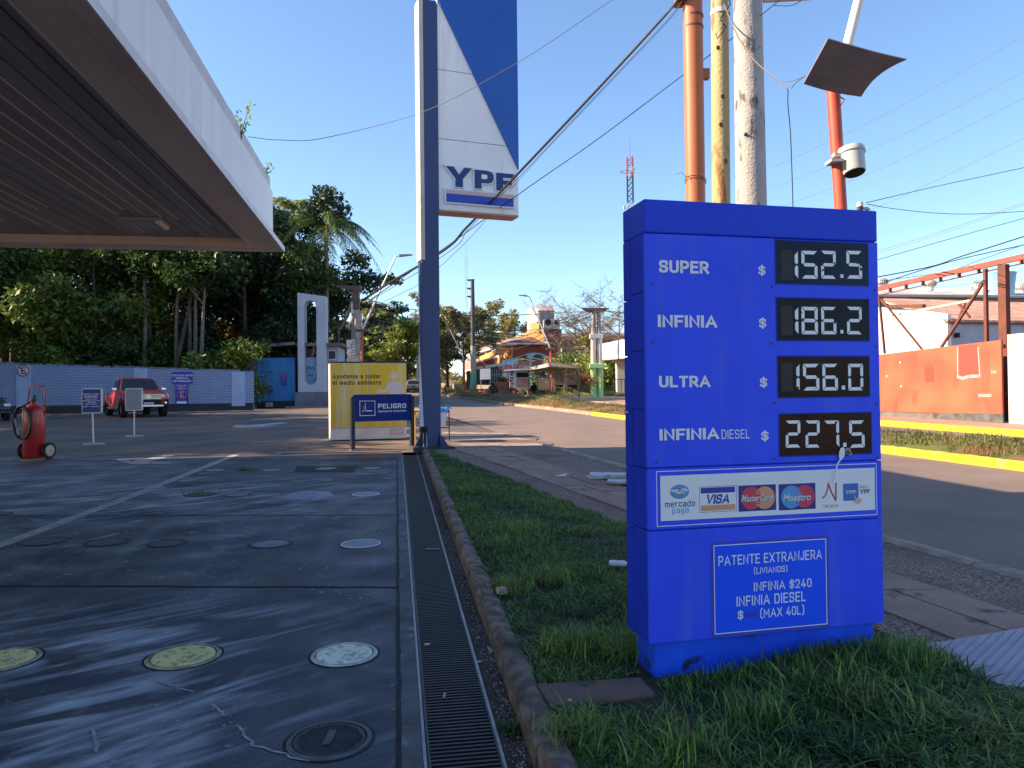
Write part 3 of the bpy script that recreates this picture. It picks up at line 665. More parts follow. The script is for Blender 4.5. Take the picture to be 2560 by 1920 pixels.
# ---------------------------------------------------------------- grass
def blades(name, n, place, hfun, mats, label, seed=1, wid=0.006, lean=0.6, kind='stuff', clump=None, tilt=None):
    """n blades: place(rng, n) -> xyz roots; each blade a bent strip of two quads and a tip"""
    g = np.random.default_rng(seed); p_ = place(g, n); n = len(p_)
    h = hfun(g, n, p_); az = g.uniform(0, 2 * np.pi, n); le = np.clip(g.normal(lean, .35, n), .05, 1.7); w = wid * g.uniform(.6, 1.4, n) * (0.7 + 0.3 * h / h.mean())
    d = np.stack([np.cos(az), np.sin(az), np.zeros(n)], 1); s = np.stack([-np.sin(az), np.cos(az), np.zeros(n)], 1)
    V = np.zeros((n, 8, 3))
    for i, (t, k) in enumerate(((0, 1.0), (.4, .9), (.75, .6), (1., .06))):
        c = p_ + d * (h * le * (t ** 1.8))[:, None] * .9 + np.array([0, 0, 1.0]) * (h * t * (1 - .32 * le * t))[:, None]
        V[:, 2 * i] = c - s * (w * k / 2)[:, None]; V[:, 2 * i + 1] = c + s * (w * k / 2)[:, None]
    q = np.array([[0, 1, 3, 2], [2, 3, 5, 4], [4, 5, 7, 6]]); Fc = (np.arange(n)[:, None, None] * 8 + q[None]).reshape(-1, 4)
    o = np_mesh(name, V.reshape(-1, 3), Fc, mats[0] if len(mats) == 1 else mats)
    if len(mats) > 1:
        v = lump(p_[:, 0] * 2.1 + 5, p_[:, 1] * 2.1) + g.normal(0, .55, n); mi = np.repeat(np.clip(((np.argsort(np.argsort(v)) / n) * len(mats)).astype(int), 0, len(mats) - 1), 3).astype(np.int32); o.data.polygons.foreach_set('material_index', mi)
    tag(o, label, 'grass', kind=kind); return o
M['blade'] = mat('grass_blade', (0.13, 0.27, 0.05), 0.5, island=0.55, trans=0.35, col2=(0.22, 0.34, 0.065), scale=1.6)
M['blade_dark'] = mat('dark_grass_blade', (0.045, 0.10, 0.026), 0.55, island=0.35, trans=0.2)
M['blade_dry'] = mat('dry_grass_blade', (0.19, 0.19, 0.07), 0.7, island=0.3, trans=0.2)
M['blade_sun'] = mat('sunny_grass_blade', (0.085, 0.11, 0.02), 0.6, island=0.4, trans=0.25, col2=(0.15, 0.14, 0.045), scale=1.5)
def lump(x, y): return (np.sin(x * 2.3 + y * 1.1) + np.sin(y * 3.1 - x * 1.9) * .7 + np.sin(x * 6.7 + y * 5.3) * .5 + np.sin(y * 9.1 - 7.3 * x) * .35) / 2.55
vr = np.vectorize(verge_right)
SROT = R(13.4); SIGN = G(1636, 1702, 0.075) + Vector((-.030 * math.cos(SROT) + .022 * math.sin(SROT), -.030 * math.sin(SROT) - .022 * math.cos(SROT), 0))
def verge_place(g, n):
    y = 1.9 + (15.1 - 1.9) * g.random(n) ** 1.7; l = drainx(0.61, y); r_ = vr(y) + 0.03 * np.sin(y * 9); x = l + (r_ - l) * g.random(n)
    # keep clear of the sign's plinth and the stone
    dx, dy = x - SIGN.x, y - SIGN.y; u = dx * math.cos(SROT) + dy * math.sin(SROT); v = -dx * math.sin(SROT) + dy * math.cos(SROT)
    ok = ~((u > -.0) & (u < 1.30) & (v > -.0) & (v < .42))
    su, sv = (x - STONE.x), (y - STONE.y); ok &= ~((su > -.02) & (su < .50) & (np.abs(sv - 0.02 * su) < .13))
    thin = (lump(x * 1.9 + 3, y * 1.9) < -0.35) & (g.random(n) < .8); ok &= ~thin
    x, y = x[ok], y[ok]
    return np.stack([x, y, SLOPE * y + .075], 1)
STONE = G(1365, 1745, 0.08)
def verge_h(g, n, p_):
    h = g.uniform(.018, .052, n) * (1 + .9 * np.clip(lump(p_[:, 0], p_[:, 1]), 0, 1))
    near = np.clip((3.9 - p_[:, 1]) / .7, 0, 1); right = np.clip((p_[:, 0] - .55) / .6, 0, 1)
    h *= 1 + .9 * near * right
    tall = (g.random(n) < .05); h[tall] *= 1.6
    return h
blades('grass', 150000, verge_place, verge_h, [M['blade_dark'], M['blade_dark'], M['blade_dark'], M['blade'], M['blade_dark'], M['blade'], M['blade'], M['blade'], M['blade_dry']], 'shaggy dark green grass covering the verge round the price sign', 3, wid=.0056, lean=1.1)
def base_place(g, n):    # taller tufts along the sign's front and right
    u = np.concatenate([g.normal(.95, .25, n * 2 // 3), g.uniform(.0, 1.3, n // 3)]); v = -np.abs(g.normal(0.05, .13, len(u))) - .02
    x = SIGN.x + u * math.cos(SROT) - v * math.sin(SROT); y = SIGN.y + u * math.sin(SROT) + v * math.cos(SROT)
    ok = x < vr(y) - .02; x, y = x[ok], y[ok]
    return np.stack([x, y, SLOPE * y + .075], 1)
blades('tall_grass', 5200, base_place, lambda g, n, p_: g.uniform(.05, .15, n) * np.clip(.35 + (p_[:, 0] - SIGN.x) / 1.2, .3, 1.05), [M['blade'], M['blade_dark']], 'taller grass tufts against the front of the price sign plinth', 5, wid=.0055, lean=.5)
def tuft_place(g, n):
    cs = [(G(px, py, .08), s) for px, py, s in ((1500, 1615, .16), (1420, 1630, .12), (1560, 1640, .14), (1300, 1330, .2), (1180, 1230, .25), (1380, 1450, .2), (1270, 1480, .12), (1450, 1850, .14), (1900, 1800, .15), (2150, 1760, .18), (1700, 1880, .2))]
    out = []
    for c, s in cs:
        k = n // len(cs); out.append(np.stack([g.normal(c.x, s * .5, k), g.normal(c.y, s * .5, k), np.full(k, c.z)], 1))
    return np.concatenate(out)
blades('grass_tufts', 3300, tuft_place, lambda g, n, p_: g.uniform(.06, .15, n), [M['blade'], M['blade_dry'], M['blade']], 'longer clumps of grass standing out of the verge', 6, wid=.006, lean=.75)
def med_place(g, n):
    y = 9 + (75 - 9) * g.random(n) ** 1.6; t = g.random(n); x = roadx_np(10.55 + 2.7 * t, y)
    ok = lump(x * .8, y * .8) + .3 * np.sin(3 * x + y) > -.1; x, y, t = x[ok], y[ok], t[ok]
    z = np.array([gz(b_) + .08 + median_h(a_, b_, c_) for a_, b_, c_ in zip(x, y, t)])
    return np.stack([x, y, z - .01], 1)
def roadx_np(c, y): return c - .225 * y - .05 * np.maximum(0, y - 38)
blades('median_grass', 36000, med_place, lambda g, n, p_: g.uniform(.05, .13, n) * (1 + p_[:, 1] / 60), [M['blade_sun'], M['blade_dry'], M['blade_sun']], 'patchy sunlit grass on the red soil of the median', 7, wid=.014, lean=.8)
def weed_place(g, n):
    out = []
    for px, py in ((500, 1236), (617, 1175)):
        c = G(px, py); out.append(np.stack([g.normal(c.x, .12, n // 3), g.normal(c.y, .1, n // 3), np.full(n // 3, c.z)], 1))
    c = G(1290, 1830, -.03); out.append(np.stack([g.normal(c.x, .03, n // 3), g.normal(c.y, .03, n // 3), np.full(n // 3, c.z)], 1))
    return np.concatenate(out)
blades('weeds', 360, weed_place, lambda g, n, p_: g.uniform(.03, .08, n), [M['blade_dark'], M['blade_dry']], 'small weeds growing out of two covers and the gutter', 8, wid=.007, lean=.8)

# ---------------------------------------------------------------- station canopy
YC = 16.0
CROT = math.atan(0.1516)
cc = P(708, 629, YC)
can = thing('station_canopy', 'big flat white fuel station canopy with a dark slatted ceiling', 'canopy', cc, CROT)
M['soffit'] = mat('grimy_soffit', (0.56, 0.52, 0.51), 0.7, col2=(0.42, 0.385, 0.38), scale=1.2, detail=9, stretch=(1, .3, 1))
M['soffit_in'] = mat('dark_slats', (0.27, 0.275, 0.285), 0.6, col2=(0.19, 0.192, 0.2), scale=2, stretch=(3, .2, 1))
M['fascia'] = mat('white_fascia', (0.70, 0.745, 0.765), 0.45, col2=(0.64, 0.68, 0.70), scale=1.0, detail=8, stretch=(1, 2.5, .25), col3=(.50, .52, .52), scale3=1.2, lo3=.58, hi3=.8, stretch3=(1, 4, .15))
M['fascia_band'] = mat('grey_fascia_band', (0.52, 0.53, 0.55), 0.5, col2=(0.44, 0.45, 0.47), scale=1.5, detail=8, stretch=(1, 2, .4))
LEN, WID = 26.0, 24.0      # local: x = 0 at the long edge going left (negative), y = 0 at the far edge coming back (negative)
INX, INY, GRV = 0.55, 0.52, 0.165
b = MB()
def soff(x0, x1, y0, y1, z=0.0): b.box(x0, x1, y0, y1, z, z + 0.06)
for i in range(18):        # long border: outer strip and inner strip, split into panels
    y1 = -i * 1.45 - (0 if i == 0 else 0.004); y0 = -(i + 1) * 1.45 + 0.004
    soff(-GRV, 0.0, y0, y1); soff(-INX, -GRV - .005, y0, min(y1, -INY if i == 0 else y1), 0.0)
b.build('soffit_border', M['soffit'], can)
b = MB()
for i in range(10):
    x1 = -GRV - .005 - i * 2.4 - .003; b.box(x1 - 2.394, x1, -0.24, 0.0, 0.0, 0.06); b.box(x1 - 2.394, x1, -INY, -0.245, 0.012, 0.07)
b.build('soffit_end_border', M['soffit'], can)
b = MB(); pitch = 0.235
for i in range(int((WID - INX) / pitch)):
    x1 = -INX - 0.06 - i * pitch; b.box(x1 - pitch + 0.028, x1, -LEN, -INY - 0.03, 0.16, 0.19)
b.build('ceiling_slats', M['soffit_in'], can)
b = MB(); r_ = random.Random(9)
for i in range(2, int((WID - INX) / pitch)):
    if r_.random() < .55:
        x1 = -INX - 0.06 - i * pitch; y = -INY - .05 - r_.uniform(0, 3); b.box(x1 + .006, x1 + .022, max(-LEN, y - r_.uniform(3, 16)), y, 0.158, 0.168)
b.build('slat_glints', mat('glint_strip', (0.85, 0.70, 0.58), 0.4), can)  # light on the slat edges put into thin pale strips in the gaps
b = MB(); b.box(-WID, -INX - .01, -LEN, -INY - .01, 0.24, 0.27); b.box(-INX - .03, -INX - .002, -LEN, -INY, 0.0, 0.24); b.box(-WID, -INX, -INY - .03, -INY - .002, 0.0, 0.24)
b.build('ceiling_back', mat('ceiling_void', (0.7, 0.56, 0.46), 0.8), can)
b = MB(); b.box(0.002, 0.03, -LEN, 0.03, -0.004, 0.105); b.box(-WID, 0.0, 0.002, 0.03, -0.004, 0.105)
b.build('edge_lip', mat('lip_metal', (0.6, 0.6, 0.62), 0.4, col2=(.5, .5, .52), scale=2), can)
FH = P(681, 482, YC).z - cc.z
b = MB(); seams = [0, 0.9, 3.0, 6.0, 9.5, 12.5, 15.5, 18.5, 21.5, 24.5, 26]
for a, c in zip(seams, seams[1:]): b.box(-.25, -0.20, -c + 0.006, -a - (0.03 if a == 0 else 0.006), 0.11, FH)
for i in range(8): b.box(-3.0 * (i + 1) + .006 - .2, -3.0 * i - .256, -.08, -.03, 0.11, FH)
b.build('fascia', M['fascia'], can)
b = MB(); b.box(-.28, -.215, -LEN, -.085, 0.11, FH - .02); b.box(-WID, -.28, -.11, -.085, .11, FH - .02); b.build('fascia_core', M['joint'], can)
MB().box(-WID, -.285, -LEN, -.12, .40, FH - .01).build('roof_deck', M['fascia_band'], can)
TH = P(677, 448, YC).z - cc.z
MB().box(-WID, -0.245, -LEN, -0.08, FH + 0.002, TH).build('top_band', M['fascia_band'], can)
# recessed ceiling lamp
lc = P(357, 553, 1.0); d = ray(357, 553); t = (cc.z + 0.15 - EYE) / d.z; q = Vector((0, 0, EYE)) + d * t
lx = (q.x - cc.x) * math.cos(CROT) + (q.y - cc.y) * math.sin(CROT); ly = -(q.x - cc.x) * math.sin(CROT) + (q.y - cc.y) * math.cos(CROT)
lamp = MB().box(lx - .38, lx + .38, ly - .32, ly + .32, 0.10, 0.16).build('ceiling_lamp', mat('lamp_tray', (0.34, 0.31, 0.29), 0.5), can, bevel=.01)
MB().box(lx + .30, lx + .37, ly - .30, ly + .30, 0.06, 0.099).build('lamp_flap', mat('lamp_flap', (0.9, 0.7, 0.5), 0.5), lamp)
MB().box(lx - .30, lx + .22, ly - .24, ly + .24, 0.09, 0.099).build('lamp_glass', mat('lamp_glass', (0.25, 0.25, 0.26), 0.2), lamp)
for x, y in ((-9, -7), (-9, -19), (-18, -7), (-18, -19)):
    z0 = gz(cc.y + y) - cc.z; MB().box(x - .22, x + .22, y - .22, y + .22, z0, 0.16).build('column', M['fascia_band'], can, bevel=.02)

def weed(px, py, Y, h, label, n=60, seed=1):
    base = P(px, py, Y); r_ = random.Random(seed); o = thing('roof_weed', label, 'weed', base)
    b = MB(); f = MB()
    for i in range(6):
        p0 = Vector((0, 0, 0)); a = r_.uniform(0, 6.28); hh = h * r_.uniform(.6, 1.1); sp = h * r_.uniform(.1, .45)
        pts = [Vector((math.cos(a) * sp * (t / 4) ** 1.5, math.sin(a) * sp * (t / 4) ** 1.5, hh * t / 4)) for t in range(5)]
        b.tube(pts, [.008, .007, .006, .005, .003], 5)
        for j in range(n // 6):
            t = r_.uniform(.3, 1); k = min(3, int(t * 4)); q = pts[k].lerp(pts[k + 1], t * 4 - k) + Vector([r_.uniform(-.09, .09) for _ in range(3)])
            u = Vector([r_.uniform(-1, 1) for _ in range(3)]).normalized() * .045; w = u.orthogonal().normalized() * .022
            f.add([q - u, q - w, q + u, q + w], [(0, 1, 2, 3)])
    b.build('stem', mat('weed_stem', (.12, .09, .05), .8), o); f.build('leaves', M['blade'], o)
weed(603, 348, YC - 3.1, .57, 'leafy weed growing out of the top of the canopy edge', seed=4)
weed(664, 436, YC - 0.6, .22, 'tiny weed sprouting near the far corner of the canopy top', 24, seed=5)

# ---------------------------------------------------------------- price sign
pl = Plane(SIGN, SROT)
SW = pl.uv(2193, 560)[0]; SD = Plane(SIGN, SROT + math.pi / 2).uv(1556, 545)[0]
SH = pl.uv(1621, 497)[1]
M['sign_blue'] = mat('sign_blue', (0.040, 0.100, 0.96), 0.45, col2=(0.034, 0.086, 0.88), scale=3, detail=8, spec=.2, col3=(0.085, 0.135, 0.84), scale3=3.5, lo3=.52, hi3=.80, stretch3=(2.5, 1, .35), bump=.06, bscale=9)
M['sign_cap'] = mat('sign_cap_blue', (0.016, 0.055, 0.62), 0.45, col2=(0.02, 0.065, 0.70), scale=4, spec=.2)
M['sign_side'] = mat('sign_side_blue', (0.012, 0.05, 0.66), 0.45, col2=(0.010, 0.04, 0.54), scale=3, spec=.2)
M['sign_base'] = mat('sign_base_blue', (0.018, 0.11, 0.92), 0.5, col2=(0.013, 0.075, 0.75), scale=4, spec=.2, col3=(0.02, 0.03, 0.10), scale3=9, lo3=.64, hi3=.70)
M['sticker'] = mat('sticker_white', (0.84, 0.83, 0.84), 0.5)
M['seg'] = mat('segment_white', (0.88, 0.88, 0.88), 0.5)
M['screw'] = mat('screw_head', (0.05, 0.05, 0.08), 0.5)
sign = thing('price_sign', 'tall blue fuel price board with four black displays standing in the grass', 'price board', SIGN, SROT)
zs = lambda py, px=1900: pl.uv(px, py)[1]
Z0, Z1, Z2, Z3 = 0.175, zs(1312, 1900), zs(1161, 1900), SH - 0.155
MB().box(0.035, SW - .035, 0.03, SD - 0.03, -0.05, Z0 + .03).build('plinth', M['sign_base'], sign, bevel=.004)
MB().box(0, SW, -0.001, SD - .001, Z3, SH).build('cap', M['sign_cap'], sign, bevel=.008, seg=3)
for nm, a, c in (('lower_panel', Z0, Z1 - .003), ('card_panel', Z1 + .003, Z2 - .003), ('price_panel', Z2 + .003, Z3 - .003)):
    MB().box(0.0, SW, 0.0, 0.02, a, c).build(nm, M['sign_blue'], sign, bevel=.003)
levels = [Z0, Z1] + [Z2 + (Z3 - Z2) * i / 4 for i in range(5)]
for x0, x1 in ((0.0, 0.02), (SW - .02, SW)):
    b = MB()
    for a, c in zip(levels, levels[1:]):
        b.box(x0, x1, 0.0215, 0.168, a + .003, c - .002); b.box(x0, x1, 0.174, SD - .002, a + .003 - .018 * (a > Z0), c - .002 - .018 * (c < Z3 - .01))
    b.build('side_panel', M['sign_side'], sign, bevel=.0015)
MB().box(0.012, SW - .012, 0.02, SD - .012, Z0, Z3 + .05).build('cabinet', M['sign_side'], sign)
b = MB()
Z4 = lambda x, y: (1540 + x * .43400, 480 + y * .43400)
for x, y in ((215, 226), (212, 532), (213, 868), (232, 1557), (893, 260), (899, 546), (896, 873), (912, 1215), (910, 1537), (1487, 285), (1492, 565), (1497, 890), (1502, 1218), (1508, 1528)):
    u, z = pl.uv(*Z4(x, y)); b.lathe([(.0055, 0), (.0055, .003), (.001, .004)], (u, -.0005, z), 10, 'y')
b2 = MB(); b2.f = b.f; b2.mi = b.mi; b2.v = [(x, -abs(y) if y > 0 else y, z) for x, y, z in b.v]
b2.build('screws', M['screw'], sign)

SEGS = {'0': 'abcdef', '1': 'bc', '2': 'abged', '5': 'afgcd', '6': 'afgedc', '7': 'abc', '8': 'abcdefg'}
def digit(b, ch, u0, z0, u1, z1, y, t=None):
    w, h = u1 - u0, z1 - z0; t = t or w * .19; g = w * .028; m = h / 2
    Q = {'a': [(0 + g, h), (w - g, h), (w - t - g, h - t), (t + g, h - t)], 'd': [(0 + g, 0), (t + g, t), (w - t - g, t), (w - g, 0)],
         'f': [(0, h - g), (t, h - t - g), (t, m + t * .5 + g), (t * .45, m + g), (0, m + t * .3 + g)], 'e': [(0, g), (0, m - t * .3 - g), (t * .45, m - g), (t, m - t * .5 - g), (t, t + g)],
         'g': [(t * .5 + g, m), (t + g, m + t * .5), (w - t - g, m + t * .5), (w - t * .5 - g, m), (w - t - g, m - t * .5), (t + g, m - t * .5)]}
    Q['b'] = [(w - x, z) for x, z in Q['f']][::-1]; Q['c'] = [(w - x, z) for x, z in Q['e']][::-1]
    k = .06
    for s in SEGS[ch]: b.flat([(u0 + x + (z / h) * 0 , z0 + z) for x, z in Q[s]][::-1], y)
disp = [((920, 280), (1450, 540), (282, 525, 302, 540)), ((926, 608), (1455, 862), 0), ((933, 940), (1457, 1187), 0), ((941, 1268), (1469, 1520), 0)]
dig = [[('1', 1018, 1046), ('5', 1066, 1158), ('2', 1179, 1264), ('.', 1289, 1306), ('5', 1325, 1414)],
       [('1', 1020, 1048), ('8', 1066, 1160), ('6', 1180, 1266), ('.', 1289, 1306), ('2', 1328, 1413)],
       [('1', 1028, 1055), ('5', 1075, 1168), ('6', 1187, 1275), ('.', 1297, 1316), ('0', 1335, 1421)],
       [('2', 975, 1060), ('2', 1089, 1171), ('7', 1196, 1283), ('.', 1305, 1324), ('5', 1341, 1429)]]
digy = [(340, 500), (662, 820), (990, 1143), (1316, 1472)]
names = ['smoky blue black display reading 152.5', 'brown black display reading 186.2', 'brown black display reading 156.0', 'black display reading 227.5 with a spoon stuck to it']
shade = [((.012, .022, .04), (.02, .04, .07)), ((.02, .015, .014), (.014, .025, .035)), ((.035, .014, .01), (.02, .016, .012)), ((.022, .014, .01), (.05, .016, .009))]
for i in range(4):
    (x0, y0), (x1, y1), _ = disp[i]
    u0, z0, u1, z1 = pl.rect(*Z4(x0, y0), *Z4(x1, y1))
    z0 += .006; z1 -= .006
    md = mat('display_black', shade[i][0], 0.45, col2=shade[i][1], scale=2.2, detail=8, spec=.12, col3=(.006, .006, .007), scale3=7, lo3=.6, hi3=.66)
    d = MB().box(u0, u1, -.0025, .004, z0, z1).build('price_display', md, sign); d['label'] = names[i]
    MB().frame(u0 - .006, z0 - .006, u1 + .006, z1 + .006, .006, -.001).build('display_bezel', M['sign_side'], d)
    ya, yb = digy[i]
    for ch, a, c in dig[i]:
        ua, za, uc, zc = pl.rect(*Z4(a, ya), *Z4(c, yb)); b = MB()
        if ch == '.': b.rect(ua, za + .004, uc, za + .004 + (uc - ua) * 1.05, -.0035)
        elif ch == '1':
            w = (uc - ua) / .24; digit(b, '1', uc - w * .78, za, uc, zc, -.0035, t=(uc - ua) * .68)
        else: digit(b, ch, ua, za, uc, zc, -.0035)
        b.build('digit' if ch != '.' else 'decimal_point', M['seg'], d)
    # unlit ghost of the first digit and a few torn film flakes
    r_ = random.Random(50 + i); b = MB()
    if i < 3:
        ua, za, uc, zc = pl.rect(*Z4(950, ya - 6), *Z4(1016, yb + 6)); b.rect(ua, za, uc, zc, -.003); 
    for _ in range(7):
        u, z, s = r_.uniform(u0 + .03, u1 - .03), r_.uniform(z0 + .03, z1 - .03), r_.uniform(.004, .012)
        b.flat([(u + s * r_.uniform(.4, 1.2) * math.cos(a), z + s * r_.uniform(.4, 1.2) * math.sin(a)) for a in (0, .9, 1.9, 2.8, 3.9, 5.2)], -.0042)
    b.build('film_flakes', mat('flake_black', (.011, .012, .015), .5), d)
for t, x0, y0, x1, y1, wt in (('SUPER', 247, 396, 535, 468, .245), ('INFINIA', 240, 710, 582, 780, .25), ('ULTRA', 247, 1059, 543, 1125, .25), ('INFINIA', 250, 1362, 593, 1427, .25), ('DIESEL', 607, 1368, 770, 1421, .13),
                         ('$', 820, 420, 860, 484, .17), ('$', 823, 722, 864, 788, .17), ('$', 828, 1065, 870, 1129, .17), ('$', 836, 1373, 878, 1437, .17)):
    sign_text(MB(), t, *pl.rect(*Z4(x0, y0), *Z4(x1, y1)), -.0012, wt, gap=.10 if wt > .2 else .18).build('lettering', M['sticker'], sign)

# card panel
def Zc(x, y): return (1620 + x * .27125, 1180 + y * .27125)
u0, _ = pl.uv(1641, 1250); u1, _ = pl.uv(2192, 1235)
card = MB().rect(pl.uv(1651, 1246)[0], Z1 + .042, pl.uv(2187, 1230)[0], Z2 - .036, -.0012).build('card_sheet', mat('card_sheet', (0.86, 0.85, 0.87), .5, col2=(.80, .80, .83), scale=3), sign)
MB().frame(u0, Z1 + .017, u1, Z2 - .014, .0035, -.0012).build('card_border', M['sticker'], sign)
colr = {k: mat(k, v, .5) for k, v in dict(ink_navy=(.03, .025, .22), ink_sky=(.09, .34, .68), ink_blue=(.04, .05, .36), ink_purple=(.045, .03, .24), ink_red=(.62, .06, .10), ink_orange=(.72, .34, .16), ink_white=(.66, .67, .7), ink_dark=(.02, .02, .06), ink_skin=(.66, .46, .4), ink_app=(.05, .16, .5), ink_wine=(.32, .03, .12)).items()}
def RC(x0, y0, x1, y1): return pl.rect(*Zc(x0, y0), *Zc(x1, y1))
def logo(name): return MB(), name
# oval with clasped hands, two words
b = MB(); r4 = RC(203, 112, 377, 242); cx, cz, rx, rz = (r4[0] + r4[2]) / 2, (r4[1] + r4[3]) / 2, (r4[2] - r4[0]) / 2, (r4[3] - r4[1]) / 2
b.m = 0; b.disc(cx, cz - rz * .05, rx, rz, -.0016); b.m = 1; b.disc(cx, cz, rx * .96, rz * .93, -.0020)
b.m = 2; P_ = lambda q: [(cx + rx * x, cz + rz * z) for x, z in q]
b.flat(P_([(-.97, .1), (-.62, .38), (-.35, .42), (0, .28), (.3, .45), (.62, .40), (.96, .12), (.92, -.15), (.62, -.12), (.42, -.42), (.1, -.52), (-.2, -.45), (-.5, -.2), (-.9, -.1)]), -.0024)
b.m = 0
for q in ([(-.6, .36), (-.25, .40), (.1, .26)], [(.3, .44), (0, .3), (-.18, .02), (.02, -.02), (.2, .1), (.55, -.12)], [(-.5, -.2), (-.2, -.46), (.12, -.52), (.4, -.42)], [(.05, -.3), (.2, -.44)], [(.2, -.2), (.35, -.36)], [(.62, -.1), (.93, -.14)], [(-.92, -.1), (-.5, -.18)]): b.stroke(P_(q), rx * .05, -.0028)
b.m = 0; sign_text(b, 'mercado', *RC(155, 262, 432, 322), -.0016, .15); b.m = 1; sign_text(b, 'pago', *RC(221, 335, 374, 392), -.0016, .15)
b.build('wallet_logo', [colr['ink_navy'], colr['ink_sky'], colr['ink_white']], card)
b = MB(); r4 = RC(473, 130, 817, 366); b.m = 0; b.frame(*r4, .002, -.0016); b.m = 0; b.rect(*RC(484, 140, 800, 192), -.0016); b.m = 1; b.rect(*RC(489, 302, 804, 352), -.0016)
b.m = 0; sign_text(b, 'VISA', *RC(527, 204, 762, 292), -.0016, .25, .22, gap=.06); b.build('card_logo', [colr['ink_blue'], colr['ink_orange']], card)
def circles(x0, y0, x1, y1, c1, c2, word, wx0, wy0, wx1, wy1):
    b = MB(); r4 = RC(x0, y0, x1, y1); w, h = r4[2] - r4[0], r4[3] - r4[1]; b.m = 0; b.rect(*r4, -.0016)
    rr_ = h * .44; cz = r4[1] + h * .5; ca, cb_ = r4[0] + w * .065 + rr_, r4[2] - w * .03 - rr_
    b.m = 2; b.disc(cb_, cz, rr_, rr_, -.0019); b.m = 1; b.disc(ca, cz, rr_, rr_, -.0021)
    b.m = 2
    for k in (-3, -2, 2, 3): b.rect((ca + cb_) / 2 - rr_ * .22, cz + k * rr_ * .2 - rr_ * .05, (ca + cb_) / 2 + rr_ * .3, cz + k * rr_ * .2 + rr_ * .05, -.0023)
    q = RC(wx0, wy0, wx1, wy1); b.m = 4; b.text(word, q[0] + .0015, q[1] - .0015, q[2] + .0015, q[3] - .0015, -.0025, .025, .2); b.m = 3; b.text(word, *q, -.0028, .02, .2)
    b.build('card_logo', [colr['ink_purple'], c1, c2, colr['ink_white'], colr['ink_dark']], card)
circles(832, 119, 1178, 358, colr['ink_red'], colr['ink_orange'], 'MasterCard', 858, 206, 1152, 270)
circles(1203, 106, 1542, 346, colr['ink_sky'], colr['ink_red'], 'Maestro', 1244, 200, 1505, 266)
b = MB(); T = lambda q: [pl.uv(*Zc(x, y)) for x, y in q]
b.m = 0; b.stroke(T([(1607, 238), (1635, 215), (1655, 150), (1659, 105)]), .0075, -.0016); b.m = 1; b.stroke(T([(1659, 105), (1690, 190), (1728, 262)]), .0075, -.0019); b.m = 0; b.stroke(T([(1728, 262), (1730, 104)]), .0085, -.0022)
sign_text(b, 'Naranja', *RC(1612, 292, 1746, 334), -.0016, .12); b.build('card_logo', [colr['ink_red'], colr['ink_wine']], card)
b = MB(); b.m = 0; b.rrect(*RC(1796, 105, 1938, 264), .009, -.0016); b.m = 1; sign_text(b, 'YPF', *RC(1820, 168, 1914, 202), -.0019, .26, gap=.08)
b.m = 2; b.stroke(T([(1899, 218), (1918, 262)]), .005, -.0022); b.flat(T([(1885, 275), (1935, 300), (1968, 268), (1960, 240), (1925, 232), (1912, 262)]), -.0021)
b.m = 3; sign_text(b, 'A', *RC(1948, 112, 1976, 154), -.0016, .1); sign_text(b, 'PP', *RC(1980, 128, 2018, 153), -.0016, .12); sign_text(b, 'YPF', *RC(1950, 158, 2046, 199), -.0016, .22, gap=.1)
b.build('app_logo', [colr['ink_app'], colr['ink_white'], colr['ink_skin'], colr['ink_dark']], card)

# notice on the lower panel
Z5 = lambda x, y: (1560 + x * .34961, 1140 + y * .34961)
def R5(x0, y0, x1, y1): return pl.rect(*Z5(x0, y0), *Z5(x1, y1))
u0, u1 = pl.uv(*Z5(640, 950))[0], pl.uv(*Z5(1448, 900))[0]; zt, zb = pl.uv(*Z5(1040, 612))[1], pl.uv(*Z5(1050, 1240))[1]
MB().rect(u0 - .012, zb - .012, u1 + .012, zt + .012, -.0008).build('glue_residue', mat('glue_residue', (.09, .08, .36), .8, col2=(.05, .055, .6), scale=20), sign)
nt_ = MB().box(u0, u1, -.003, -.0009, zb, zt).build('notice_plate', mat('notice_blue', (.014, .10, .99), .45, spec=.2), sign)
b = MB(); b.frame(u0 + .001, zb + .001, u1 - .001, zt - .001, .004, -.0036)
for t, x0, y0, x1, y1, s in (('PATENTE EXTRANJERA', 672, 690, 1412, 760, 0), ('(LIVIANOS)', 926, 785, 1165, 838, 0), ('INFINIA $240', 925, 882, 1338, 956, 0), ('INFINIA DIESEL', 802, 984, 1296, 1056, 0), ('$', 811, 1100, 850, 1172, 0), ('(MAX 40L)', 972, 1072, 1285, 1150, 0)):
    sign_text(b, t, *R5(x0, y0, x1, y1), -.0036, .155, gap=.17)
b.build('notice_text', M['sticker'], nt_)
MB().rect(*R5(862, 1108, 952, 1156), -.0036).build('faded_patch', mat('rubbed_out_patch', (.045, .05, .60), .7), nt_)

# little things left on the sign
q = SIGN.copy(); spoon = thing('plastic_spoon', 'white plastic spoon wedged between the price board panels under 227.5', 'spoon', q, SROT)
b = MB(); h0, h1, h2 = pl.uv(2101, 1133), pl.uv(2090, 1160), pl.uv(2081, 1208)
b.tube([(h0[0], -.012, h0[1] - .018), (h1[0], -.010, h1[1]), (h2[0], -.006, h2[1])], [.005, .004, .0035], 6)
b.build('handle', M['sticker'], spoon); b = MB()
for i in range(5):
    rr_ = .026 * math.sin(math.pi * (i + .5) / 5.5); pass
b.lathe([(.001, -.012), (.012, -.010), (.018, -.004), (.019, 0), (.017, .001)], (0, 0, 0), 16, 'y')
b.v = [(h0[0] + x * .85 + z * .25, -.012 - y, h0[1] + z * 1.6) for x, y, z in b.v]; b.build('bowl', M['sticker'], spoon, smooth=True)
pp = pl.uv(2117, 1131); r_ = random.Random(3); b = MB()
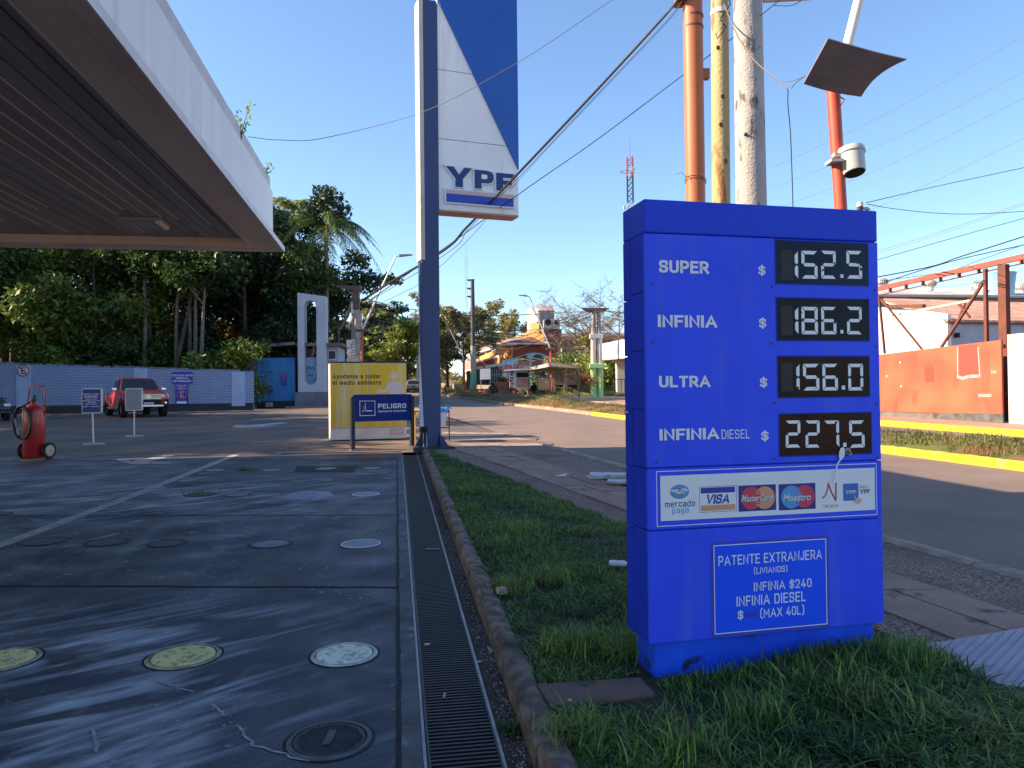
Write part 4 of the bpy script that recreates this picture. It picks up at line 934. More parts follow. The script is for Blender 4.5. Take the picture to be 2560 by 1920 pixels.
for _ in range(14):
    c = Vector((pp[0] + r_.uniform(-.012, .012), -.010 + r_.uniform(-.006, .006), pp[1] + r_.uniform(-.012, .018))); u = Vector([r_.uniform(-1, 1) for _ in range(3)]).normalized() * .014; w = u.orthogonal().normalized() * .009
    b.add([c - u, c - w, c + u, c + w], [(0, 1, 2, 3)])
o = b.build('paper_scrap', mat('scrap', (.6, .57, .55), .8, col2=(.25, .12, .1), scale=60)); o.location = SIGN; o.rotation_euler = (0, 0, SROT); tag(o, 'crumpled paper scrap on the ledge beside the white spoon', 'paper scrap')

# ---------------------------------------------------------------- brand totem
TB = G(1068, 1128)
TR = R(20.7)
tot = thing('station_totem', 'tall totem with a blue and white pennant sign on a dark blue steel post', 'totem sign', TB, TR)
tp = Plane(TB, TR)
M['post_blue'] = mat('post_blue', (0.028, 0.055, 0.15), 0.45, col2=(0.035, 0.06, 0.17), scale=2, stretch=(1, 1, .2))
u0, u1 = tp.uv(1055, 800)[0], tp.uv(1097, 700)[0]
zt = tp.uv(1080, 4)[1]
MB().box(u0, u1, -.05, .30, .04, zt).build('post', M['post_blue'], tot, bevel=.006)
MB().box(u0 - .022, u0 + .068, -.056, .31, tp.uv(1056, 650)[1], zt + .01).build('post_flange', mat('pale_flange', (.55, .5, .42), .5, col2=(.48, .42, .36), scale=3), tot, bevel=.004)
MB().slab([(u0 - .24, -.30), (u1 + .24, -.30), (u1 + .24, .48), (u0 - .24, .48)], -.02, .10).build('base_plate', mat('base_block', (.055, .06, .075), .85, col2=(.03, .035, .04), scale=6, bump=.5), tot, bevel=.02)
zc_ = .10
for x in (u0 + .06, u1 - .03): MB().add([(x - .008, -.052, zc_), (x + .008, -.052, zc_), (x + .008, -.19, zc_), (x - .008, -.19, zc_), (x - .008, -.052, .42), (x + .008, -.052, .42)], [(0, 1, 2, 3), (4, 5, 1, 0), (3, 2, 5, 4), (0, 3, 4), (2, 1, 5)]).build('gusset', M['post_blue'], tot)
MB().prism([(u0 - .16, zc_), (u0, zc_), (u0, .40)], .10, .12).build('gusset', M['post_blue'], tot); MB().prism([(u1, zc_), (u1 + .20, zc_), (u1, .40)], .10, .12).build('gusset', M['post_blue'], tot)
MB().box(u0 - .085, u0 + .05, -.17, -.055, .40, .52).build('junction_box', M['black'], tot, bevel=.01); b = MB()
for i in range(3): b.tube([(u0 - .07 + i * .04, -.1, .41), (u0 - .08 + i * .035, -.11, .25), (u0 - .16 + i * .03, -.12, .02)], .012, 6)
b.build('conduits', M['black'], tot)
px0, pz0 = tp.uv(1097.5, 524); px1 = tp.uv(1294, 300)[0]
pz1 = zt + 2.6; dk = .42
M['totem_white'] = mat('totem_white', (0.84, 0.83, 0.82), 0.4, col2=(0.76, 0.755, 0.76), scale=.8, detail=8, col3=(.62, .61, .60), scale3=1.6, lo3=.56, hi3=.8, stretch3=(3, 3, .2))
zseam = [pz0, tp.uv(1150, 352)[1], tp.uv(1150, 181)[1], zt]
zr = tp.uv(1294, 425)[1]
diag = lambda z: px0 + (px1 - px0) * min(1, max(0, (pz1 - .55 - z) / (pz1 - .55 - zr)))
zd0 = tp.uv(1097, 0)[1]; xd = lambda z: px0 + .012 + (px1 - px0 - .012) * (zd0 - z) / (zd0 - zr)
for a, c in zip(zseam, zseam[1:]):
    poly = [(px0, a + .006), (px1 if a < zr else xd(a), a + .006)]
    if a < zr < c: poly.append((px1, zr))
    poly += [(max(px0 + .01, xd(c - .006)), c - .006), (px0, c - .006)]
    MB().prism(poly, 0.0, dk).build('white_panel', M['totem_white'], tot, bevel=.004)
MB().prism([(px0 + .012, zd0), (px1, zr), (px1, pz1), (px0 + .012, pz1)], -.045, dk + .02).build('blue_panel', mat('totem_blue', (0.012, 0.085, 0.37), .35, col2=(.014, .095, .40), scale=1, coat=.2), tot, bevel=.006)
MB().prism([(px0, zd0 + .02), (px0, zt), (px0 + .03, zt)], 0, dk).build('trim_tip', M['totem_white'], tot)
MB().box(px0 + .01, px1 - .01, .01, dk - .01, pz0 + .006, pz0 + .06).build('panel_core', M['black'], tot)
MB().box(px0, px1, 0.004, dk - .004, pz0 - .03, pz0 + .004).build('light_tray', mat('rusty_tray', (.50, .29, .22), .6, col2=(.40, .22, .16), scale=5), tot)
Zt = lambda x, y: (1000 + x * .33746, x * 0 + y * .33746)
ltr = mat('letter_navy', (.010, .035, .16), .35); lrim = mat('letter_rim', (.70, .71, .74), .4)
def big_letter(ch, x0, y0, x1, y1):
    r4 = tp.rect(*Zt(x0, y0), *Zt(x1, y1)); b = MB(); g = .03
    S_ = {'Y': [[(0, 1), (.30, 1), (.5, .62), (.70, 1), (1, 1), (.64, .42), (.64, 0), (.36, 0), (.36, .42)]],
          'P': [[(0, 0), (.36, 0), (.36, .32), (.70, .32), (.90, .38), (1, .55), (1, .78), (.90, .94), (.70, 1), (0, 1)]],
          'F': [[(0, 0), (.38, 0), (.38, .36), (.86, .36), (.86, .60), (.38, .60), (.38, .76), (1, .76), (1, 1), (0, 1)]]}
    w, h = r4[2] - r4[0], r4[3] - r4[1]
    def put(poly, grow, y0, y1, m):
        n = len(poly); pts = [(r4[0] + x * w, r4[1] + z * h) for x, z in poly]; out = []
        for i in range(n):
            (ax, az), (bx, bz), (cx, cz) = pts[i - 1], pts[i], pts[(i + 1) % n]
            n1 = Vector((bz - az, ax - bx)); n2 = Vector((cz - bz, bx - cx)); n1.normalize(); n2.normalize(); m_ = n1 + n2
            k = grow / max(.35, 1 + n1.dot(n2)); out.append((bx + m_.x * k, bz + m_.y * k))
        ccw = sum(p[0] * q[1] - q[0] * p[1] for p, q in zip(out, out[1:] + out[:1])) > 0
        if not ccw: out = [(bx - (ox - bx), bz - (oz - bz)) for (bx, bz), (ox, oz) in zip(pts, out)][::-1]
        return MB().prism(out, y0, y1)
    for poly in S_[ch]:
        o = put(poly, .028, -.045, .0, 0).build('letter', lrim, tot); f = put(poly, 0.0, -.052, -.044, 0).build('letter_face', ltr, o)
    if ch == 'P':
        for gr, ya, m_ in ((.0, -.0535, lrim),):
            q = [(.36, .54), (.62, .54), (.66, .58), (.66, .74), (.62, .78), (.36, .78)]
            MB().flat([(r4[0] + x * w, r4[1] + z * h) for x, z in q], -.0535).build('letter_counter', M['totem_white'], o)
big_letter('Y', 335, 1243, 530, 1390); big_letter('P', 548, 1268, 688, 1405); big_letter('F', 708, 1290, 840, 1420)
r4 = tp.rect(*Zt(325, 1415), *Zt(848, 1545)); z0, z1 = tp.uv(*Zt(590, 1530))[1], tp.uv(*Zt(590, 1418))[1]
bar_ = MB().box(r4[0], r4[2], -.045, 0, z0, z1).build('stripe_box', lrim, tot, bevel=.005)
MB().rect(r4[0] + .04, z0 + .035, r4[2] - .04, z0 + (z1 - z0) * .66, -.047).build('blue_stripe', mat('stripe_blue', (.02, .06, .42), .35), bar_)
MB().rect(r4[0] + .04, z0 + (z1 - z0) * .66, r4[2] - .04, z1 - .03, -.047).build('pink_stripe', mat('stripe_pink', (.62, .42, .38), .45), bar_)

# ---------------------------------------------------------------- danger sign
DB = G(880, 1127); DE = G(1031, 1119)
drot = math.atan2(DE.y - DB.y, DE.x - DB.x)
dl = (Vector((DE.x, DE.y)) - Vector((DB.x, DB.y))).length
dg = thing('danger_sign', 'navy blue danger board with a crossed out cigarette on two dark posts', 'warning sign', DB, drot)
dp = Plane(DB, drot)
Zd = lambda x, y: (810 + x * .15066, 890 + y * .15066)
def RD(x0, y0, x1, y1): return dp.rect(*Zd(x0, y0), *Zd(x1, y1))
r4 = RD(510, 635, 1435, 1080)
MB().box(r4[0] - .02, r4[2] + .02, .0, .05, r4[1], r4[3]).build('board', mat('danger_navy', (.006, .030, .22), .5, col2=(.005, .024, .18), scale=2, spec=.2), dg)
mpst = mat('danger_post', (.018, .024, .05), .45, col2=(.012, .016, .03), scale=5)
for x0, x1, fl in ((447, 510, 0), (1435, 1494, 1)):
    a, c = RD(x0, 640, x1, 1540)[0::2]; zt_ = r4[3]
    poly = [(a, 0.02), (c, 0.02), (c, zt_), (a, zt_ - .06)] if not fl else [(a, 0.02), (c, 0.02), (c, zt_ - .06), (a, zt_)]
    z0 = gz(DB.y + (a + c) / 2 * math.sin(drot)) - DB.z
    poly = [(x, z + z0 if z < .1 else z) for x, z in poly]
    MB().prism(poly, -.03, .09).build('post', mpst, dg, bevel=.006); MB().box(a - .02, c + .02, -.06, .12, z0, z0 + .03).build('foot', M['steel'], dg)
b = MB(); b.frame(*RD(590, 742, 850, 992), .012, -.003); b.rect(*RD(690, 900, 798, 918), -.003); b.rect(*RD(635, 903, 668, 918), -.003)
T = lambda q: [dp.uv(*Zd(x, y)) for x, y in q]
b.stroke(T([(680, 780), (690, 810), (680, 840), (692, 862), (678, 885)]), .012, -.003); b.stroke(T([(663, 830), (655, 850), (664, 868), (657, 882)]), .007, -.003)
sign_text(b, 'PELIGRO', *RD(897, 788, 1362, 868), -.003, .22); sign_text(b, 'descarga de combustible', *RD(897, 892, 1362, 936), -.003, .17)
b.build('board_text', M['sticker'], dg)
MB().stroke(T([(618, 970), (826, 764)]), .008, -.0045).build('red_slash', mat('slash_red', (.40, .02, .05), .5), dg)

# ---------------------------------------------------------------- yellow recycling box
YB = G(826, 1104); YE = G(1017, 1098)
yrot = math.atan2(YE.y - YB.y, YE.x - YB.x); yl = (YE - YB).length
yb = thing('recycling_cabinet', 'sun bleached yellow and white recycling cabinet with a pictogram person', 'recycling cabinet', YB, yrot)
yp = Plane(YB, yrot)
Z_ = yp.uv(910, 906)[1]
def RY(x0, y0, x1, y1): return yp.rect(*Zd(x0, y0), *Zd(x1, y1))
M['ybox_w'] = mat('cabinet_white', (.76, .72, .70), .6, col2=(.66, .57, .51), scale=2, detail=8)
M['ybox_y'] = mat('bleached_yellow', (.72, .47, .030), .55, col2=(.70, .58, .26), scale=2.2, detail=5, stretch=(2.2, 1, .12), lo=.45, hi=.75, col3=(.60, .56, .50), scale3=4.5, lo3=.60, hi3=.72, stretch3=(2, 1, .10))
MB().box(0, yl, 0, .95, .03, Z_ - .01).build('body', M['ybox_w'], yb, bevel=.008)
MB().box(-.02, yl + .02, -.02, .97, Z_ - .01, Z_ + .02).build('lid', mat('cabinet_lid', (.04, .04, .045), .6), yb)
zs_ = RY(120, 1180, 1370, 1195)[3]
mid = yp.uv(*Zd(735, 600))[0]
for a, c, nm in ((.012, mid - .004, 'door'), (mid + .004, yl - .012, 'door')):
    d = MB().box(a, c, -.018, -.001, .05, Z_ - .03).build(nm, M['ybox_w'], yb)
    MB().rect(a + .002, zs_, c - .002, Z_ - .035, -.0195).build('yellow_print', M['ybox_y'], d)
b = MB(); b.rect(.014, zs_ - .03, yl - .014, zs_ - .002, -.0195); b.build('lilac_line', mat('lilac_line', (.48, .36, .55), .6), yb)
binkm = mat('brown_ink', (.045, .010, .010), .6)
sign_text(MB(), 'Ayudanos a cuidar', *RY(140, 300, 942, 388), -.0205, .21).build('headline', binkm, yb); sign_text(MB(), 'el medio ambiente', *RY(144, 405, 952, 478), -.0205, .21).build('headline', binkm, yb)
b = MB(); b.text('Trae tus objetos usados', *RY(160, 568, 700, 604), -.0205, 0); b.text('limpios y secos', *RY(150, 622, 470, 658), -.0205, 0); b.build('faded_text', mat('faded_ink', (.56, .42, .22), .6), yb)
b = MB(); r4 = RY(1100, 265, 1222, 395); b.disc((r4[0] + r4[2]) / 2, (r4[1] + r4[3]) / 2, (r4[2] - r4[0]) / 2, (r4[3] - r4[1]) / 2, -.0205)
T = lambda q: [yp.uv(*Zd(x, y)) for x, y in q]
b.flat(T([(1095, 690), (1085, 560), (1072, 560), (1035, 605), (865, 606), (858, 582), (880, 562), (1015, 552), (1050, 460), (1090, 428), (1150, 420), (1235, 425), (1285, 450), (1305, 500), (1312, 690), (1278, 690), (1272, 560), (1262, 560), (1262, 690)]), -.0205)
b.build('pictogram', mat('pictogram_grey', (.60, .55, .56), .6), yb)
b = MB(); b.m = 0; b.rect(*RY(1092, 1210, 1322, 1306), -.0205); b.m = 1; sign_text(b, 'YPF', *RY(1118, 1228, 1304, 1290), -.0212, .26, gap=.08); b.build('faded_badge', [mat('badge_pink', (.58, .36, .46), .6), M['ybox_w']], yb)
# ---------------------------------------------------------------- foreground poles
def upright(name, label, cat, pxa, pya, pxb, pyb, wa, wb, Y, m, group=None, n=24, extra=1.5, base_dz=0.05):
    """round pole seen from (pxa,pya) at the top to (pxb,pyb) lower down, wa and wb px wide there; carried down to the ground"""
    a, c = P(pxa, pya, Y), P(pxb, pyb, Y)
    ra, rb = wa / 2 * Y / F, wb / 2 * Y / F
    d = (a - c) / (a.z - c.z); rs = (ra - rb) / (a.z - c.z)
    zb = gz(Y) + base_dz; base = c + d * (zb - c.z); top = a + d * extra
    o = thing(name, label, cat, base, 0, group)
    L_ = top.z - base.z; k = 12
    pts = [(d.x * L_ * i / k, d.y * L_ * i / k, L_ * i / k) for i in range(k + 1)]
    rr_ = [max(.01, rb + rs * (base.z + L_ * i / k - c.z)) for i in range(k + 1)]
    MB().tube(pts, rr_, n).build('shaft', m, o, smooth=True)
    at = lambda px, py: P(px, py, Y) - base
    return o, at
M['rustpole'] = mat('rust_brown_paint', (.42, .15, .065), .5, col2=(.36, .12, .055), scale=2, detail=8, stretch=(1, 1, .3), col3=(.25, .08, .04), scale3=1.2, lo3=.55, hi3=.8)
M['wood'] = mat('pole_wood', (.44, .37, .20), .8, col2=(.36, .28, .14), scale=7, detail=8, stretch=(1, 1, .07), bump=.5, bscale=30, col3=(.30, .14, .06), scale3=3.2, lo3=.57, hi3=.62, stretch3=(1.6, 1.6, .45))
M['concrete'] = mat('pole_concrete', (.42, .40, .375), .85, col2=(.32, .31, .295), scale=3, detail=9, bump=.6, bscale=40, col3=(.10, .10, .10), scale3=10, lo3=.57, hi3=.66, stretch3=(1, 1, .45))
M['oldconc'] = mat('old_concrete', (.36, .33, .30), .85, col2=(.27, .25, .23), scale=3, detail=9, bump=.5, bscale=30, col3=(.13, .11, .10), scale3=4, lo3=.58, hi3=.7)
M['redpole'] = mat('red_pole_paint', (.50, .085, .045), .5, col2=(.42, .065, .04), scale=3)
M['lightgrey'] = mat('galvanised', (.60, .60, .60), .45, .2, col2=(.52, .52, .53), scale=4)
M['darkmetal'] = mat('dark_metal', (.04, .04, .045), .5, .4)
M['cable'] = mat('cable_black', (.010, .010, .014), .6)
M['cable_pale'] = mat('cable_pale', (.17, .13, .10), .7)
M['cable_faint'] = mat('cable_faint', (.10, .09, .12), .7)
M['lampgrey'] = mat('lamp_cast_grey', (.50, .53, .50), .5, col2=(.42, .45, .43), scale=4)

o, at = upright('steel_pole', 'rust brown round steel pole rising behind the price sign', 'pole', 1731, 0, 1739, 500, 49, 48, 9.2, M['rustpole'])
rb_ = .118
for py in (43, 70): 
    q = at(1733, py); MB().tube([q - Vector((0, 0, .012)), q + Vector((0, 0, .012))], rb_ + .004, 24).build('weld_band', mat('weld_band', (.10, .04, .025), .6), o)
q = at(1762, 186); MB().box(q.x - .07, q.x + .05, q.y - .04, q.y + .04, q.z - .06, q.z + .06).build('bracket', M['rustpole'], o); 
q = at(1700, 4); MB().box(q.x - .05, q.x + .18, q.y - .15, q.y + .12, q.z - .02, q.z + .05).build('top_plate', M['rustpole'], o)
b = MB()
for py in (450, 456): 
    q = at(1739, py); n = 20; b.tube([(q.x + (rb_ + .006) * math.cos(6.283 * i / n), q.y + (rb_ + .006) * math.sin(6.283 * i / n), q.z + .03 * math.sin(6.283 * i / n + py)) for i in range(n + 1)], .004, 4)
q = at(1716, 444); b.tube([q, at(1700, 436) + Vector((0, -.1, 0)), at(1684, 442) + Vector((0, -.1, 0))], .003, 4)
b.build('tie_wire', M['cable_pale'], o)

o, at = upright('wooden_pole', 'peeling yellowish wooden utility pole between the brown and white poles', 'pole', 1799, 0, 1803, 503, 43, 45, 8.7, M['wood'])
q = at(1801, 33); MB().tube([q - Vector((0, 0, .025)), q + Vector((0, 0, .025))], .112, 20).build('steel_band', M['lightgrey'], o)
b = MB()
b.tube([at(1814, 0) + Vector((.0, -.12, 0)), at(1818, 25) + Vector((0, -.12, 0)), at(1802, 48) + Vector((0, -.11, 0)), at(1795, 56) + Vector((0, -.11, 0)), at(1797, 66) + Vector((0, -.11, 0))], .008, 6)
b.tube([at(1800, 70) + Vector((0, -.11, 0)), at(1810, 78) + Vector((0, -.11, 0)), at(1800, 90) + Vector((0, -.11, 0)), at(1787, 108) + Vector((0, -.11, 0)), at(1783, 95) + Vector((0, -.11, 0))], .006, 6)
b.build('wire_loops', M['darkmetal'], o)
b = MB()
for px, py in ((1789, 130), (1801, 250), (1796, 320), (1808, 410)):
    q = at(px, py); b.disc(q.x, q.z, .022, .03, q.y - .108, 10)
b.build('knots', mat('wood_knot', (.13, .05, .025), .9), o)

o, at = upright('concrete_pole', 'thick whitewashed concrete utility pole behind the price sign', 'pole', 1869, 0, 1878, 507, 70, 75, 8.0, M['concrete'], n=32)
q = at(1853, 347); MB().tube([q + Vector((0, -.17, 0)), q + Vector((0, -.12, 0))], .011, 10).build('bolt_hole', M['black'], o)
b = MB(); q = at(1905, 5); b.bar(q + Vector((0, -.05, 0)), at(2022, -2) + Vector((0, -.05, 0)), .05, .05); b.build('cross_arm', M['lightgrey'], o)

# leaning red lamp post with a solar panel and a flood lamp
LY = 6.7
o, at = upright('solar_lamp_post', 'leaning red lamp post with a dark flat panel and pale upper arm', 'lamp post', 2085, 262, 2102, 520, 32, 30, LY, M['redpole'], extra=.22)
b = MB(); b.tube([at(2085, 250), at(2122, 100), at(2147, 0), at(2160, -55)], [.045, .044, .042, .041], 16); b.build('upper_arm', mat('cream_arm', (.72, .66, .60), .45), o, smooth=True)
cor = [(2070, 97, LY - .50), (2265, 155, LY - .40), (2153, 242, LY - .10), (2009, 210, LY - .18)]
c4 = [P(*k) - o.location for k in cor]
n_ = (c4[1] - c4[0]).cross(c4[3] - c4[0]).normalized(); n_ = n_ if n_.z > 0 else -n_
vs = []; N_ = 8
for j in range(N_ + 1):
    for i in range(N_ + 1):
        s, t = i / N_, j / N_
        q = c4[0].lerp(c4[1], s).lerp(c4[3].lerp(c4[2], s), t); q += n_ * (-.03 * math.sin(math.pi * s) * t) + n_ * .05 * (s ** 3) * (1 - t)
        q += (c4[0] - c4[1]) * (.07 * math.sin(math.pi * t) * s ** 4) + (c4[1] - c4[0]) * (.03 * (1 - t) ** 6 * s ** 6)
        vs.append(q)
top = [q + n_ * .018 for q in vs]; W_ = N_ + 1
fs = [(j * W_ + i, j * W_ + i + 1, (j + 1) * W_ + i + 1, (j + 1) * W_ + i) for j in range(N_) for i in range(N_)]
b = MB(); b.add(vs + top, fs + [tuple(k + W_ * W_ for k in f[::-1]) for f in fs])
ed = [i for i in range(W_)] + [W_ * j + N_ for j in range(1, W_)] + [N_ * W_ + i for i in range(N_ - 1, -1, -1)] + [W_ * j for j in range(N_ - 1, 0, -1)]
m0 = len(ed); b.f += [(ed[i], ed[i] + W_ * W_, ed[(i + 1) % m0] + W_ * W_, ed[(i + 1) % m0]) for i in range(m0)]; b.mi += [0] * m0
b.build('flat_panel', mat('panel_back', (.20, .165, .17), .6, col2=(.15, .125, .13), scale=6), o, smooth=True, angle=30)
b = MB(); b.bar(at(2083, 250), at(2100, 200), .05); b.tube([at(2094, 238), at(2100, 255) + Vector((.02, -.05, 0)), at(2090, 268) + Vector((.02, -.05, 0))], .006, 6); b.build('panel_bracket', M['redpole'], o)
fl = thing('flood_lamp', 'pale grey bucket shaped lamp housing clamped to the leaning red post', 'lamp', P(2130, 400, LY - .05), R(0))
b = MB(); k = .94; b.lathe([(.001, -.125), (.088, -.125), (.092, -.115), (.112, .06), (.112, .075)], (0, 0, 0), 28, 'z'); b.build('housing', M['lampgrey'], fl, smooth=True).rotation_euler = (R(-14), R(-4), 0)
b = MB(); b.lathe([(.120, .05), (.122, .078), (.116, .098), (.085, .112), (.001, .116)], (0, 0, 0), 28, 'z'); b.build('cap', M['lampgrey'], fl, smooth=True).rotation_euler = (R(-14), R(-4), 0)
b = MB(); b.lathe([(.001, -.135), (.084, -.132), (.086, -.124)], (0, 0, 0), 28, 'z'); b.build('glass', M['black'], fl).rotation_euler = (R(-14), R(-4), 0)
b = MB(); b.box(-.165, -.07, -.03, .03, .03, .06); b.box(-.21, -.10, -.07, .07, -.03, -.005); b.build('clamp', M['lampgrey'], fl)
# small post with an insulator just behind the sign
pb = P(2150, 520, 5.3); o = thing('service_post', 'dark insulator topped service post peeping over the right end of the price sign', 'post', (pb.x, 5.3, gz(5.3) + .05))
h = P(2150, 506, 5.3).z - gz(5.3) - .05
MB().tube([(0, 0, 0), (0, 0, h - .02)], .02, 10).build('shaft', M['darkmetal'], o); MB().tube([(0, 0, h - .03), (0, 0, h)], .022, 10).build('cap', M['lightgrey'], o)
b = MB(); b.tube([(.02, 0, h - .04), (.05, 0, h - .045), (.07, 0, h - .05)], [.008, .014, .006], 6); b.build('insulator', M['lightgrey'], o)

# ---------------------------------------------------------------- cables
def crom(pts, k=8):
    pts = [pts[0] * 2 - pts[1]] + pts + [pts[-1] * 2 - pts[-2]]; out = []
    for i in range(1, len(pts) - 2):
        a, b_, c, d = pts[i - 1:i + 3]
        for j in range(k):
            t = j / k; out.append(.5 * ((2 * b_) + (c - a) * t + (2 * a - 5 * b_ + 4 * c - d) * t * t + (3 * b_ - a - 3 * c + d) * t ** 3))
    return out + [pts[-2]]
def cable(pts, wpx, label, m='cable', name='cable', n=5):
    """pts: (px, py, depth); wpx: width in photo pixels"""
    q = crom([P(*k) for k in pts]); r_ = [max(.003, wpx / 2 * k.y / F) for k in q]
    o = MB().tube([k - q[0] for k in q], r_, n).build(name, M[m]); o.location = q[0]
    return tag(o, label, 'cable')
cable([(620, 342, YC - 3), (700, 350, YC - 2.5), (810, 345, YC), (1059, 279, 15.0), (1296, 155, 12.5), (1536, -4, 10)], 1.6, 'thin cable looping from the canopy top across the totem')
cable([(905, 752, 46), (960, 715, 38), (1100, 632, 24), (1169, 566, 19), (1296, 433, 14.2), (1481, 237, 11), (1655, 47, 9.4), (1700, -10, 9.1)], 6.5, 'thick twisted black cable passing right of the totem letters')
cable([(905, 764, 46), (1100, 645, 24), (1172, 572, 19), (1300, 440, 14.2), (1486, 243, 11), (1660, 60, 9.4), (1705, 3, 9.1)], 1.6, 'thin wire running just under the thick twisted cable')
cable([(928, 748, 46), (1100, 628, 25), (1296, 486, 15), (1480, 358, 12), (1707, 188, 9.8), (1830, 96, 8.6), (1932, 14, 7.6), (1960, -10, 7.3)], 2.4, 'black cable passing behind the three poles to upper right')
cable([(930, 768, 46), (1000, 735, 38), (1055, 705, 32), (1170, 600, 24), (1300, 447, 15.5), (1484, 250, 11.2), (1662, 62, 9.5), (1708, 5, 9.15)], 1.2, 'lower thin wire behind the totem post')
cable([(1932, 14, 7.5), (1975, 14, 7.3), (2000, 3, 7.1), (2012, -12, 7.0)], 2.2, 'short drooping cable end at the top of the white pole')
cable([(1655, 47, 9.3), (1672, 28, 9.2), (1695, 8, 9.15), (1712, -8, 9.1)], 3.2, 'bunched cable loop beside the top of the brown pole')
cable([(1810, 10, 8.5), (1828, 55, 8.0), (1850, 100, 7.7), (1890, 155, 7.4), (1950, 205, 7.1), (1968, 222, 7.0)], 3.4, 'pale doubled cable slung from the wooden pole', 'cable_pale')
cable([(1950, 205, 7.1), (1980, 202, 7.0), (2012, 190, 6.9)], 2.4, 'short pale cable from the slung cable to the flat panel', 'cable_pale')
cable([(1978, 221, 7.0), (1992, 205, 6.95), (2012, 190, 6.9)], 2.2, 'dark lead going up to the flat panel')
cable([(1970, 224, 7.0), (1970, 260, 7.0), (1976, 330, 7.0), (1980, 430, 7.0), (1983, 530, 7.0)], 2.6, 'dark lead hanging down behind the price sign')
cable([(2165, 507, 5.3), (2350, 464, 7.5), (2570, 417, 10)], 1.7, 'straight thin wire rising right from the insulator post')
cable([(2168, 510, 5.3), (2230, 521, 6.2), (2330, 532, 7.4), (2430, 535, 8.6), (2570, 528, 10)], 1.7, 'sagging thin wire going right from the insulator post')
cable([(2195, 627, 34), (2350, 580, 27), (2570, 503, 19)], 1.2, 'upper pinkish wire above the red gantry', 'cable_pale')
cable([(2195, 633, 34), (2350, 586, 27), (2570, 508, 19)], 1.0, 'lower pinkish wire above the red gantry', 'cable_pale')
cable([(2195, 649, 32), (2400, 590, 24), (2570, 543, 19)], 1.6, 'single dark wire under the pinkish wires')
cable([(2170, 697, 30), (2320, 668, 25), (2400, 642, 22), (2570, 588, 18)], 3.0, 'thicker dark cable just above the red gantry beam')
cable([(2200, 710, 30), (2290, 680, 26), (2400, 648, 22), (2570, 610, 18)], 2.4, 'dark cable crossing under the thicker one above the gantry')
cable([(2200, 703, 31), (2360, 680, 26), (2450, 650, 22), (2570, 608, 18)], 1.5, 'wire crossing behind the red gantry beam')
cable([(2330, 720, 34), (2450, 705, 30), (2570, 672, 24)], 1.1, 'faint wire behind the gantry in front of the tank', 'cable_faint')
for i, (ya, yb_) in enumerate(((290, 175), (340, 265), (395, 330), (480, 430))):
    cable([(1930, ya + 130, 60), (2200, (ya + yb_) / 2 + 60, 50), (2570, yb_ - 90, 40)], .8, ['highest', 'second', 'third', 'lowest'][i] + ' of the four hair thin wires crossing the sky at upper right', 'cable_faint')
# wires of the street further up
cable([(930, 752, 46), (1010, 770, 50), (1056, 776, 52), (1180, 789, 58), (1330, 786, 58), (1480, 778, 55), (1575, 784, 50)], 2.0, 'long sagging wire between the two lattice of street poles')
cable([(932, 764, 46), (985, 785, 55), (1030, 800, 66), (1060, 800, 74), (1180, 826, 84), (1320, 840, 88)], 2.0, 'dark cable dipping towards the tree behind the totem post')
cable([(935, 800, 46), (1055, 815, 60), (1300, 826, 75), (1400, 815, 65), (1478, 790, 55)], 1.9, 'wire crossing in front of the orange building tower')
for i, (ya, yb_) in enumerate(((777, 845), (782, 862), (792, 872))):
    cable([(1476, ya, 55), (1400, ya + 24 + 4 * i, 65), (1290, yb_, 80), (1180, yb_ - 12, 84)], 1.8, ['upper', 'middle', 'lower'][i] + ' of three wires from the green and white post to the tall dark pole')
cable([(1510, 776, 55), (1560, 782, 45), (1600, 790, 40)], 1.4, 'wire going right from the green and white post')
cable([(1512, 790, 55), (1540, 798, 48), (1600, 806, 40)], 1.1, 'lower wire going right from the green and white post')

# ---------------------------------------------------------------- litter bin by the totem, yellow barrier
bl = G(1128, 1106); o = thing('litter_bin', 'white litter bin with a blue bag on a black stand behind the totem post', 'litter bin', bl)
q = Plane(bl, 0)
zt_ = q.uv(1128, 1022)[1]; ul, ur = q.uv(1086, 1060)[0], q.uv(1118, 1060)[0]; xr = q.uv(1120, 1060)[0]
cxb = (q.uv(1068, 1060)[0] + q.uv(1117, 1040)[0]) / 2; rt = q.uv(1117, 1040)[0] - cxb
b = MB(); b.lathe([(rt * .72, .36), (rt * .8, .5), (rt, zt_ - .02), (rt * .97, zt_ - .02), (rt * .7, .38)], (cxb, .3, 0), 24); b.build('bucket', mat('bucket_white', (.55, .58, .66), .4), o, smooth=True)
b = MB(); r_ = random.Random(8); prof = [(rt * 1.04, zt_ - .09), (rt * 1.10, zt_ - .03), (rt * 1.03, zt_ + .01), (rt * .8, zt_ + .02)]
b.lathe(prof, (cxb, .3, 0), 30, caps=False); b.v = [(x + r_.uniform(-.015, .015), y + r_.uniform(-.015, .015), z + r_.uniform(-.03, .03)) for x, y, z in b.v]
b.add([(cxb + rt, .25, zt_), (cxb + rt + .12, .25, zt_ + .0), (cxb + rt * .8, .25, zt_ + .10)], [(0, 1, 2)]); b.build('bag', mat('blue_bag', (.03, .32, .75), .35, trans=.3), o)
b = MB()
for x in (cxb - rt - .03, cxb + rt + .03): b.bar((x, .3, 0), (x, .3, zt_ - .03), .025)
b.bar((cxb - rt - .03, .3, .34), (cxb + rt + .03, .3, .34), .025); b.bar((cxb - rt - .03, .3, zt_ - .03), (cxb + rt + .03, .3, zt_ - .03), .02); b.build('stand', M['darkmetal'], o)
bl = G(1052, 1108); o = thing('white_bin', 'white bin with a light blue bag between the danger sign and totem', 'litter bin', bl); q = Plane(bl, 0); U = lambda px, py: q.uv(px, py)
